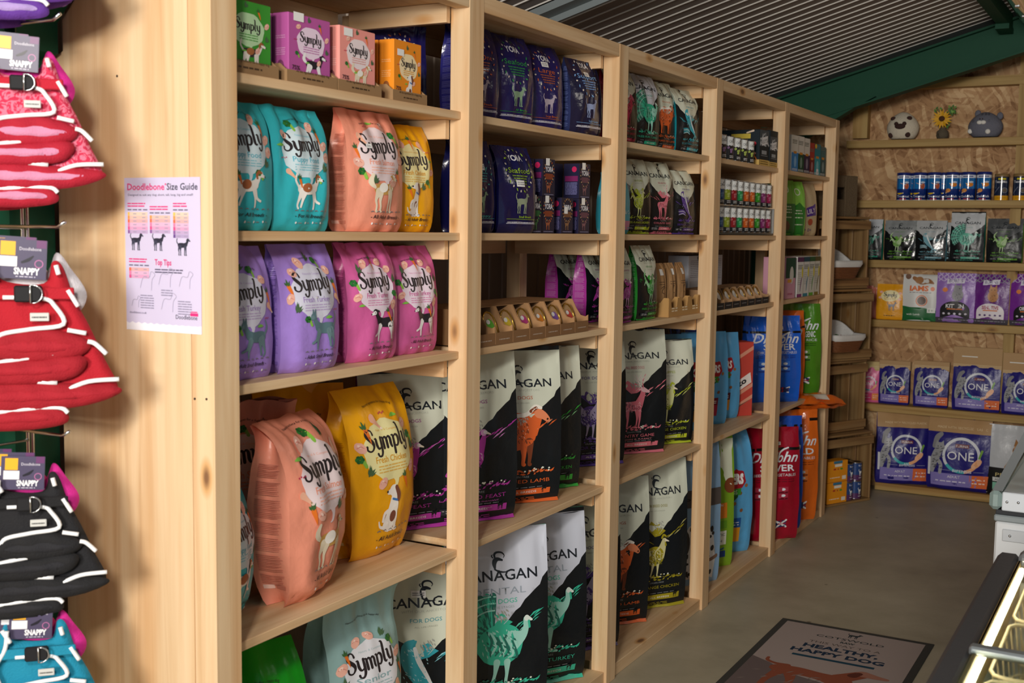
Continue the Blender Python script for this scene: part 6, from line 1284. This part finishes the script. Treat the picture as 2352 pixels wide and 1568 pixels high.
# ================================================================ poster on the end panel
pw, ph = .2115, .3145; a = Art(ph/pw); Hh = ph/pw
PK, DK = '#d8307c', '#38384e'
a.rect(-.5, 0, .5, Hh, '#cdc6e2', 0, g=.3)
a.raw([(-.5+i/24, .085-.018*abs(math.sin(i*1.6)) if 0 < i < 24 else .08) for i in range(25)]+[(-.5+i/24, .0) for i in range(25)], [(i, i+25, i+26, i+1) for i in range(24)], '#eceaf2', 1)
a.text('Doodlebone', -.46, Hh-.118, .09, PK, 2, fit=.50, bold=.02, al='l'); a.text('Size Guide', .07, Hh-.118, .09, DK, 2, fit=.40, bold=.015, al='l'); a.ell(.055, Hh-.065, .010, .010, PK, 2, n=8, g=1)
a.text('Designed to suit any dog; short, tall, long, big and small!', -.45, Hh-.175, .03, '#5a5670', 2, fit=.86, bold=.01, al='l')
def tbl(x, y, rows, w_=.27, off=0):
    cols_ = ['#f0c060', '#ea9a50', '#e4704e', '#e87fa8', '#d8508c', '#8a5a9c', '#6a4a90']
    a.lines(x, x+w_*.9, [y+.075, y+.050], PK, 2, h=.012, seed=int(x*10)+3, gap=.008); a.lines(x, x+w_, [y+.015], '#6a6680', 2, h=.012, seed=4)
    for i in range(rows):
        yy = y-.035*(i+1); a.rect(x, yy, x+.028, yy+.033, cols_[(i+off) % 7], 2, g=1); a.rect(x+.030, yy, x+w_, yy+.033, lighter(cols_[(i+off) % 7], .62, '#d8d0e6'), 1, g=1)
        for q in (.35, .8): a.rect(x+w_*q-.02, yy+.012, x+w_*q+.025, yy+.020, '#9a94ae', 2, g=1)
tbl(-.46, Hh-.33, 6); tbl(-.16, Hh-.36, 5, off=1); tbl(.15, Hh-.33, 7, w_=.20)
dg = quad('#26283a', '#3a3c50', None, tail='up', ears=1)
for x, y in ((-.42, Hh-.70), (-.12, Hh-.70), (.20, Hh-.74)): a.merge(dg, x, y, .17)
tbl(-.45, Hh-.87, 3, off=2); a.text('Top Tips', -.10, Hh-.84, .08, PK, 2, fit=.22, bold=.02, al='l'); a.lines(-.10, .27, [Hh-.89, Hh-.915], '#5a5670', 2, h=.012, seed=5, gap=.01)
for x, y, k_ in ((-.30, .42, .20), (-.05, .46, .20), (.22, .45, .18), (-.02, .22, .20), (-.42, .24, .12)):
    o_ = [(x, y), (x+k_*.2, y+k_*.5), (x+k_*.6, y+k_*.5), (x+k_*.75, y+k_*.8), (x+k_, y+k_*.65), (x+k_*.8, y+k_*.4), (x+k_*.75, y-k_*.1)]
    a.stroke([(p[0], p[1], .006) for p in o_], '#a8a2ba', 2)
for x0, x1, yt, n_ in ((-.30, -.12, .34, 6), (-.02, .13, .40, 3), (.20, .38, .30, 6)): a.lines(x0, x1, [yt-.024*i for i in range(n_)], '#8f8aa4', 2, h=.010, seed=n_, gap=.008)
a.text('doodlebone.co.uk', -.45, .165, .03, '#7a7690', 2, fit=.23, al='l'); a.text('Doodlebone', .17, .135, .06, DK, 2, fit=.28, al='l'); a.rect(.36, .17, .46, .20, PK, 2, g=1).rect(.37, .205, .45, .215, PK, 2, g=1)
mb = MB(); mb.box((-.2415, -.0010, 1.3820), (-.0300, -.0002, 1.6965), mat('#cdc6e2', rough=.6)); press(mb, a, plane_surf((-.1358, -.0010, 1.3820), (1, 0, 0), (0, 0, 1), pw), pw, .00015, .0001, fin=lambda c: mat(c, rough=.55))
tag(mb.build('poster'), 'lilac size guide poster with charts and small dogs, fixed to the pine end panel', 'poster')

# ================================================================ wire grid and dog harnesses at the left
gd = empty('wire_grid_panel', (0, 0, 0), 0, 'chrome wire display grid in front of the green column, carrying the hooks', 'display grid')
for y in (-.096, -.108, -.36, -.60): MB().tube([(-.425, y, .2), (-.425, y, 2.5)], .0042, CHROME, 8).build('upright_wire', gd)
for k in range(5): z = .70+.445*k; MB().tube([(-.421, -.110, z), (-.421, -.64, z)], .003, CHROME, 8).build('cross_wire', gd)
def puff(mb, pts, y0, t, m, sm=6, g=.010, edge=.018, closed=True):
    P = crom(pts, sm, True)[:, :2]; V, F = cdt(P, g)
    n = len(P); A_, B_ = P, np.roll(P, -1, 0); d = np.full(len(V), 9.)
    for p, q in zip(A_, B_):
        e = q-p; L = (e@e) or 1e-9; s = np.clip(((V-p)@e)/L, 0, 1); d = np.minimum(d, np.hypot(*(V-(p+s[:, None]*e)).T))
    h = t*np.sqrt(np.clip(1-(1-np.clip(d/edge, 0, 1))**2, 0, 1))
    w = .0018*np.sin(V[:, 0]*120+V[:, 1]*60)*np.clip(d/edge, 0, 1)
    mb.add(np.stack([V[:, 0], y0-h-w, V[:, 1]], 1), F, m); mb.add(np.stack([V[:, 0], y0+h, V[:, 1]], 1), [f[::-1] for f in F], m)
def strip(mb, pts, y, r, m):
    C = crom([(p[0], p[1]) for p in pts], 5); mb.tube([(x, y, z) for x, z in C], r, m, 8)
REFL = mat('#f4f6f8', rough=.25, spec=.8)
def pattern_mat(name, c1, c2, sc=60):
    def b(nt, bs):
        tc = N(nt, 'ShaderNodeTexCoord'); v = N(nt, 'ShaderNodeTexNoise', Scale=sc, Detail=1, Distortion=2.5); nt.links.new(tc.outputs['Object'], v.inputs['Vector'])
        r = ramp(nt, [(.46, c1), (.52, c2)]); nt.links.new(v.outputs['Fac'], r.inputs[0]); nt.links.new(r.outputs[0], bs.inputs['Base Color'])
    return node_mat(name, b, .8)
CLOTH = lambda c: mat(c, rough=.85, bump=.25, bscale=300)
def harness(loc, yaw, body, trim, inner, label, panel=None, s=1., full=True, neck='#d1248f', seed=0, webbing=None):
    """a dog harness hanging on a hook, its straps folded under it; x right, z up, origin at the neck"""
    h = empty('dog_harness', loc, rad(yaw+90), label, 'dog harness', 'dog harnesses hanging at the left edge'); rnd = random.Random(seed)
    B, TR_, IN = CLOTH(body), CLOTH(trim), CLOTH(inner); PN = panel or B; J = lambda v: v*s
    S = lambda pts: [tuple(q*s for q in p) for p in pts]
    m = MB(); puff(m, S([(-.055, .050), (-.075, -.01), (-.06, -.06), (.06, -.06), (.098, -.02), (.072, .030), (.050, .056), (.030, .020), (-.03, .020)]), .030, .012, CLOTH(neck)); m.build('neck_padding', h)
    m = MB(); puff(m, S([(-.060, .030), (-.048, .046), (-.036, .010), (.030, .004), (.044, .040), (.060, .034), (.078, -.020), (.102, -.070), (.125, -.125), (.147, -.180), (.110, -.192), (.0, -.178), (-.10, -.185), (-.13, -.12), (-.10, -.05)]), .012, .016, PN); m.build('chest_piece', h)
    lobes = [((-.050, -.085), (.030, -.072), (.088, -.086), (.104, -.104), (.075, -.124), (.0, -.130), (-.060, -.112)),
             ((-.090, -.130), (.020, -.122), (.080, -.116), (.098, -.132), (.070, -.158), (-.02, -.168), (-.10, -.156)),
             ((-.100, -.170), (-.02, -.160), (.060, -.165), (.140, -.172), (.150, -.186), (.090, -.206), (-.02, -.214), (-.11, -.205)),
             ((-.100, -.215), (-.02, -.200), (.040, -.202), (.066, -.220), (.055, -.238), (-.02, -.246), (-.10, -.240))]
    m = MB(); mi_ = MB()
    for i, L in enumerate(lobes[:4 if full else 3]):
        y0 = -.008-.003*(2-abs(i-1)); L2 = S(L); puff(m, L2, y0, .013, TR_, edge=.012, g=.008)
        c = np.mean(L2, 0); puff(mi_, [tuple(c+(np.array(p)-c)*[.74, .34]) for p in L2], y0-.0120, .0045, IN, edge=.004, g=.008)
    m.build('folded_strap', h); mi_.build('mesh_lining', h)
    m = MB(); r = .0043*s**.5
    for pts in (((-.046, .036), (-.050, .0), (-.070, -.04), (-.062, -.075), (-.085, -.105)), ((.052, .036), (.056, .020)), ((.070, -.006), (.086, -.034)), ((-.032, -.018), (.030, -.020), (.048, -.032), (.062, -.064), (.010, -.072), (-.035, -.080), (-.045, -.095)),
                ((.068, -.074), (.098, -.080)), ((.100, -.094), (.112, -.098), (.130, -.116)), ((-.080, -.136), (-.02, -.124), (.045, -.116)), ((.062, -.178), (.100, -.163), (.150, -.160)), ((-.10, -.165), (-.04, -.158), (.05, -.164)), ((-.08, -.216), (-.01, -.208), (.05, -.206), (.066, -.216)),
                ((-.055, .038), (-.040, .012)), ((-.098, -.070), (-.120, -.115))): strip(m, S(pts), -.006-.012, r, REFL)
    for pts, yy in ((((-.032, -.018), (.030, -.020), (.048, -.032), (.062, -.064), (.010, -.072), (-.035, -.080), (-.045, -.095)), -.030),): pass
    m.build('reflective_piping', h)
    wb2 = CLOTH(webbing or body)
    m = MB(); m.bbox((-.060*s, -.020, -.022*s), (.080*s, -.012, -.002*s), wb2, .002); m.build('webbing', h)
    m = MB(); m.bbox((-.014*s, -.030, -.026*s), (.030*s, -.018, .002*s), mat('#1b1b1e', rough=.65, spec=.25), .003); bk_ = m.build('buckle', h)
    m = MB(); m.tube([(.016*s+.015*s*math.cos(t), -.034, -.012*s+.015*s*math.sin(t)) for t in np.linspace(-1.5, 1.6, 10)]+[(.012*s, -.034, .003*s), (.012*s, -.034, -.027*s)], .0016, CHROME, 6, closed=True); m.build('d_ring', bk_)
    m = MB(); m.bbox((.010*s, -.026, -.058*s), (.040*s, -.022, -.044*s), mat('#c9cac6', rough=.6), .001); press(m, Art(.4).lines(-.4, .4, [.18], '#4a4a4a', 1, h=.08), plane_surf((.025*s, -.026, -.058*s), (1, 0, 0), (0, 0, 1), .03*s), .03*s, .0004); m.build('woven_label', h)
    # printed header card
    ca = Art(.85).rect(-.5, 0, .5, .85, '#4c4560', 0).rect(-.42, .50, -.12, .80, '#f0b028', 1).rect(-.45, .26, -.08, .48, '#e8e8ea', 1).text('SNAPPY', .12, .10, .2, '#f2f2f4', 2, fit=.52, bold=.04).text('Doodlebone', .18, .62, .1, '#d8d4e0', 2, fit=.44).stroke([(.02,.36,.05),(.15,.42,.07),(.24,.50,.03)], '#1c1a26', 2).ring(.36, .34, .09, .09, .02, '#b06a9a', 2).rect(.30, .68, .5, .85, '#6a3a6a', 1).lines(-.1, .3, [.04], '#c8c4d4', 2, h=.02)
    for q, (dx, dy, dz) in enumerate(((.0, -.004, .0), (-.020, .010, .006))):
        cm = MB(); cm.box((-.046*s, 0, .012*s), (.034*s, .0012, .078*s), mat('#4c4560', rough=.45)); press(cm, ca, plane_surf((-.006*s, 0, .012*s), (1, 0, 0), (0, 0, 1), .078*s), .078*s, .0004, .0002)
        co = cm.build('header_card', h, loc=(dx, dy, dz)); co.rotation_euler = (0, .06, 0)
    return h
def cluster(z, body, trim, inner, nm, panel=None, dy=0, yaw=-44, s=.98, n=2, px=0, neck='#d1248f', web=None, sd=0):
    k = MB(); k.tube([(-.425, -.205+dy, z+.112), (-.20, -.205+dy, z+.112), (-.18, -.205+dy, z+.122)], .0035, CHROME, 8); tag(k.build('display_hook'), 'chrome hook on the wire grid holding the %s harnesses' % nm, 'hook')
    where = ('front one on its hook', 'the one behind, shifted to the left')
    for i in range(n):
        harness((-.228-.095*i+px, -.262+dy+.022*i, z-.006*i), yaw+2*i, body, trim, inner, '%s dog harness with white piping, %s' % (nm, where[i]), panel, s, neck=neck, seed=sd+i, webbing=web)
cluster(2.215, '#7a55a8', '#5c2f8e', '#a78fc6', 'purple', panel=pattern_mat('purple_dots', '#8a6cb4', '#5a3a92'), sd=1, px=-.015)
cluster(1.870, '#b8122c', '#a80f2a', '#cf86a6', 'pink patterned red', panel=pattern_mat('pink_swirls', '#e0768e', '#c42a4c'), sd=2)
cluster(1.482, '#b00d22', '#9c0b1e', '#a41224', 'plain red', sd=3, neck='#c7c3c8', s=1.12)
cluster(1.078, '#17171b', '#121215', '#1d1d22', 'black', sd=4, web='#101013', px=-.012)
cluster(.785, '#1187a6', '#0f7f9e', '#1f98b6', 'blue', sd=5)

# ================================================================ floor mat
mt = empty('floor_mat', (.630, 2.20, 0), 0, 'grey printed floor mat with a red brown hound and dark border, on the concrete', 'mat')
mb = MB(); mb.bbox((-.303, -.80, .0005), (.303, .78, .005), mat('#35332e', rough=.9, bump=.3, bscale=200), .002); mb.build('rubber_border', mt)
a = Art(2.72); MC = '#a3948e'; a.rect(-.5, 0, .5, 2.72, MC, 0, g=.3); T0 = 2.72
yy = lambda wy: T0-(2.952-wy)/.548
xx = lambda wx: (wx-.630)/.548
a.text('COTSWOLD', xx(.637), yy(2.842)-.02, .06, '#2c3438', 2, fit=.48, bold=.01); a.text('RAW', xx(.637), yy(2.80)-.01, .05, '#2c3438', 2, fit=.10, bold=.03); a.merge(quad('#2c3438', tail='up'), xx(.617), yy(2.875), .10)
a.text('THIS WAY TO A', xx(.635), yy(2.752), .06, '#5f5450', 2, fit=.50); a.text('HEALTHY,', xx(.633), yy(2.690), .1, '#1c3046', 3, fit=.52, bold=.04); a.text('HAPPY DOG', xx(.635), yy(2.625), .1, '#1c3046', 3, fit=.64, bold=.04)
a.rect(xx(.480), yy(2.575), xx(.787), yy(2.595), '#1d4052', 2)
a.poly([(-.5, .1), (-.5, yy(2.49)), (-.36, yy(2.45)), (-.2, yy(2.38)), (.1, yy(2.34)), (.5, yy(2.36)), (.5, .1)], '#6a5c5a', 1, g=.3)
hd_ = '#8a4a34'
a.stroke([(xx(.415), yy(2.50), .022), (xx(.420), yy(2.47), .028), (xx(.455), yy(2.452), .034), (xx(.50), yy(2.452), .05)], hd_, 3)
a.stroke([(xx(.48), yy(2.41), .13), (xx(.55), yy(2.415), .14), (xx(.63), yy(2.405), .13), (xx(.70), yy(2.39), .20)], hd_, 3); a.stroke([(xx(.70), yy(2.42), .14), (xx(.745), yy(2.475), .12), (xx(.765), yy(2.50), .11)], hd_, 3); a.stroke([(xx(.765), yy(2.505), .10), (xx(.81), yy(2.495), .07), (xx(.850), yy(2.492), .04)], lighter(hd_, .2), 4); a.stroke([(xx(.752), yy(2.50), .05), (xx(.735), yy(2.47), .07)], '#5e2e22', 5)
for x0, x1 in ((.49, .47), (.53, .55), (.69, .68), (.73, .75)): a.stroke([(xx(x0), yy(2.38), .09), (xx(x1), yy(2.30), .05), (xx(x1-.005), yy(2.22), .04)], hd_, 2)
hatch(a, '#84756e', ((-.48, .45), (.2, yy(2.42))), 5, 2, 120, .08, .8, .006)
mb = MB(); press(mb, a, plane_surf((0, 2.952-2.20-2.72*.548, .005), (1, 0, 0), (0, 1, 0), .548), .548, .0005, .0002, fin=lambda c: mat(c, rough=.85, spec=.2)); mb.build('printed_surface', mt)

# ================================================================ near display freezer
FZ = empty('display_freezer', (0, 0, 0), 0, 'dark grey framed glass top display freezer in the lower right corner, lit inside', 'freezer')
FG = mat('#3c3d40', rough=.45, bump=.05); WH = mat('#dfe3e6', rough=.3); LIN_ = mat('#b59a6c', rough=.5)
x0, x1, y0, y1, zt = 1.338, 2.22, -.9, 1.225, .85
b = MB(); b.bbox((x0+.012, y0, .06), (x0+.045, y1, zt-.06), WH, .004); b.bbox((x1-.045, y0, .06), (x1, y1, zt-.06), WH, .004); b.bbox((x0+.045, y1-.05, .06), (x1-.045, y1, zt-.06), WH, .004); b.bbox((x0+.045, y0, .06), (x1-.045, y0+.05, zt-.06), WH, .004); b.bbox((x0+.045, y0+.05, .06), (x1-.045, y1-.05, .30), WH, .004); b.bbox((x0+.05, y0+.05, 0), (x1-.05, y1-.05, .06), mat('#1a1a1c', rough=.6), .004); b.build('cabinet_body', FZ)
r_ = MB(); r_.bbox((x0, y0-.01, zt-.06), (x0+.050, y1+.012, zt), FG, .010); r_.bbox((x1-.05, y0-.01, zt-.06), (x1+.01, y1+.012, zt+.06), FG, .010); r_.bbox((x0+.050, y1-.045, zt-.06), (x1-.05, y1+.012, zt+.012), mat('#6c6e70', rough=.4), .008); r_.build('top_frame', FZ)
l_ = MB(); l_.bbox((x0+.0505, y0+.05, zt-.095), (x0+.058, y1-.05, zt-.002), LIN_, .002); l_.build('inner_lining', FZ)
led = MB(); led.bbox((x0+.0585, y0+.06, zt-.034), (x0+.066, y1-.075, zt-.014), mat('#fff0cc', emit=14), .002); led.build('led_strip', FZ)
bz = .745; WIRE = mat('#d6c7a8', rough=.35)
for k, (ya, yb) in enumerate(((y1-.36, y1-.06), (y1-.72, y1-.38), (y1-1.10, y1-.74), (y1-1.5, y1-1.12))):
    w_ = MB(); xa, xb = x0+.075, x1-.10
    def rect_(z, i=0): return [(xa+i, ya+i, z), (xb-i, ya+i, z), (xb-i, yb-i, z), (xa+i, yb-i, z)]
    for z, i in ((bz+.05, 0), (bz-.05, .012), (bz-.16, .02)):
        P = rect_(z, i); q = []
        for j in range(4):
            p, n_ = np.array(P[j]), np.array(P[(j+1) % 4]); pv = np.array(P[j-1]); u1 = (pv-p)/np.linalg.norm(pv-p); u2 = (n_-p)/np.linalg.norm(n_-p); q += [tuple(p+u1*.03), tuple(p+u1*.009+u2*.009), tuple(p+u2*.03)]
        w_.tube(q, .0042 if i == 0 else .003, WIRE, 8, closed=True)
    for t in np.arange(xa+.05, xb, .075):
        for yv in (ya, yb): w_.tube([(t, yv, bz+.05), (t, yv+(.012 if yv == ya else -.012), bz-.05), (t, yv+(.02 if yv == ya else -.02), bz-.16)], .0022, WIRE, 6)
    for t in np.arange(ya+.05, yb, .07): w_.tube([(xa, t, bz+.05), (xa+.012, t, bz-.05), (xa+.02, t, bz-.16), (xb-.02, t, bz-.16)], .0022, WIRE, 6)
    w_.build('wire_basket', FZ)
gl = MB(); gl.box((x0+.051, y0+.02, zt+.004), (x1-.06, .48, zt+.008), mat('#e8f4ee', rough=.03, trans=1.)); gl_ = gl.build('glass_lid', FZ)
gl = MB(); gl.box((x0+.051, .46, zt-.006), (x1-.06, y1-.05, zt-.002), mat('#e8f4ee', rough=.03, trans=1.)); gl.build('glass_lid', FZ)
hb = MB(); hb.bbox((x0+.045, .455, zt-.004), (x1-.05, .482, zt+.014), mat('#8d9498', rough=.35, metal=.6), .004); hb.build('lid_handle', gl_)
pk = Art(1.3).ell(0, .65, .34, .40, '#e2b23a', 1).lines(-.25, .25, [.75, .65, .5], '#4a6a2c', 2, h=.04).rect(-.3, .9, .3, 1.1, '#7a9a3a', 1)
pcols = ['#d8c9a8', '#cbb58c', '#c9d2c2', '#d8b85a', '#cdbfa0', '#bcc4b4']
n_ = 0
for k, (ya, yb) in enumerate(((y1-.33, y1-.08), (y1-.70, y1-.40), (y1-1.06, y1-.76))):
    for j in range(4):
        for r2_ in range(2):
            c = pcols[(j+k*2+r2_) % 6]; n_ += 1
            G = bag_grids(.150, .055, .19, 200+n_, 'full', 2.2); m_ = MB()
            for q in G: q2 = q.copy(); yv, zv = q[..., 1].copy(), q[..., 2].copy(); q2[..., 1] = zv-.09; q2[..., 2] = -yv+.035; m_.grid(q2, foil(c))
            F0 = G[0].copy(); yv, zv = F0[..., 1].copy(), F0[..., 2].copy(); F0[..., 1] = zv-.09; F0[..., 2] = -yv+.035; press(m_, pk, grid_surf(F0, 1.15), .165, .001)
            tag(m_.build('frozen_food_pack', loc=(x0+.17+.17*j, (ya+yb)/2+.015*((j % 2)-.5), bz-.155+.066*r2_), rotz=rad(-8+7*((j+r2_) % 3))), 'flat frozen food pack with a yellow label in the near freezer', 'frozen pack', 'frozen packs in the near freezer')
gp_ = MB(); gp_.bbox((-.17, -.02, 0), (.17, .02, .09), mat('#2f9a4a', rough=.5), .003); press(gp_, Art(.27).rect(-.3, .05, .1, .2, '#e4eee6', 1).rect(.2, .08, .42, .18, '#c8e0cc', 1), plane_surf((0, -.02, 0), (1, 0, 0), (0, 0, 1), .34), .34, .0005)
tag(gp_.build('reflection_card', loc=(x0+.33, y1-.078, bz-.012)), 'green and white sign card at the far end inside the near freezer', 'sign')  # solid card stands in for a green reflection in the end glass

# ================================================================ far freezer with a slanting glass front
F2 = empty('display_freezer', (0, 0, 0), 0, 'white and grey freezer with a slanting glass front standing behind the near one', 'freezer')
ya, yb = 2.20, 3.9; xl = 1.205
b = MB(); b.bbox((xl+.012, ya+.01, .05), (2.05, yb, .700), WH, .006); b.bbox((xl+.05, ya+.05, 0), (2.0, yb-.05, .05), mat('#1a1a1c', rough=.6), .004); b.build('cabinet_body', F2)
b = MB(); b.bbox((xl+.035, ya+.002, .640), (2.0, ya+.0098, .678), mat('#c9ced3', rough=.35), .002); b.build('cover_strip', F2)
b = MB(); b.bbox((xl+.008, ya+.004, .7005), (2.05, yb, .722), mat('#8e979a', rough=.4), .004); b.build('grey_band', F2)
b = MB(); b.bbox((xl+.012, ya+.012, .7225), (2.05, yb, .738), mat('#1c2026', rough=.6), .001); b.build('gap_shade', F2)  # dark slab paints the shade of the gap below the collar
b = MB(); b.bbox((xl+.030, ya-.004, .7385), (2.05, yb, .798), mat('#dce3ea', rough=.3), .003); b.bbox((xl-.008, ya-.006, .7385), (xl+.0295, yb, .800), mat('#8fa3a0', rough=.35), .012); b.build('collar', F2)
for (sx, sz) in ((xl+.045, .768), (xl+.078, .770), (xl+.058, .659)):
    s_ = MB(); s_.sphere((sx, ya-.006 if sz > .7 else ya+.001, sz), (.0045, .003, .0045), CHROME, 10, 6); s_.build('screw', F2)
sl = [(xl+.0, .800), (xl+.030, .800), (xl+.165, 1.12), (xl+.60, 1.22), (xl+.60, 1.25), (xl+.150, 1.152)]
b = MB(); b.prism(sl, ya, ya+.030, mat('#5c6163', rough=.4)); b.prism(sl, yb-.03, yb, mat('#5c6163', rough=.4)); b.prism([(xl, .8005), (xl+.02, .8005), (xl+.022, .812), (xl+.006, .812)], ya+.03, yb-.03, mat('#5c6163', rough=.4)); b.build('side_frame', F2)
b = MB(); b.add([(xl+.012, ya+.03, .815), (xl+.012, yb-.03, .815), (xl+.150, yb-.03, 1.135), (xl+.150, ya+.03, 1.135)], [(0, 1, 2, 3)], mat('#e8f4ee', rough=.03, trans=1.), False); b.add([(xl+.150, ya+.03, 1.135), (xl+.150, yb-.03, 1.135), (xl+.60, yb-.03, 1.235), (xl+.60, ya+.03, 1.235)], [(0, 1, 2, 3)], mat('#e8f4ee', rough=.03, trans=1.), False); b.build('glass_front', F2)
b = MB(); b.add([(xl+.035, ya+.012, .80), (2.05, ya+.012, .80), (2.05, ya+.012, 1.22), (xl+.60, ya+.012, 1.215), (xl+.168, ya+.012, 1.115)], [(0, 1, 2, 3, 4)], mat('#c4ced0', rough=.05, trans=.92), False); b.build('side_glass', F2)
for k in range(6):
    G = bag_grids(.18, .07, .20, 300+k, 'full', 2.6); m_ = MB()
    for q in G: m_.grid(q, foil(['#9ea4aa', '#b9bdc2', '#8a8f96'][k % 3]))
    tag(m_.build('frozen_food_pack', loc=(xl+.20+.21*(k % 3), ya+.16+.20*(k//3), .8), rotz=.2*k), 'silvery frozen pack standing behind the glass of the far freezer', 'frozen pack', 'silvery packs in the far freezer')
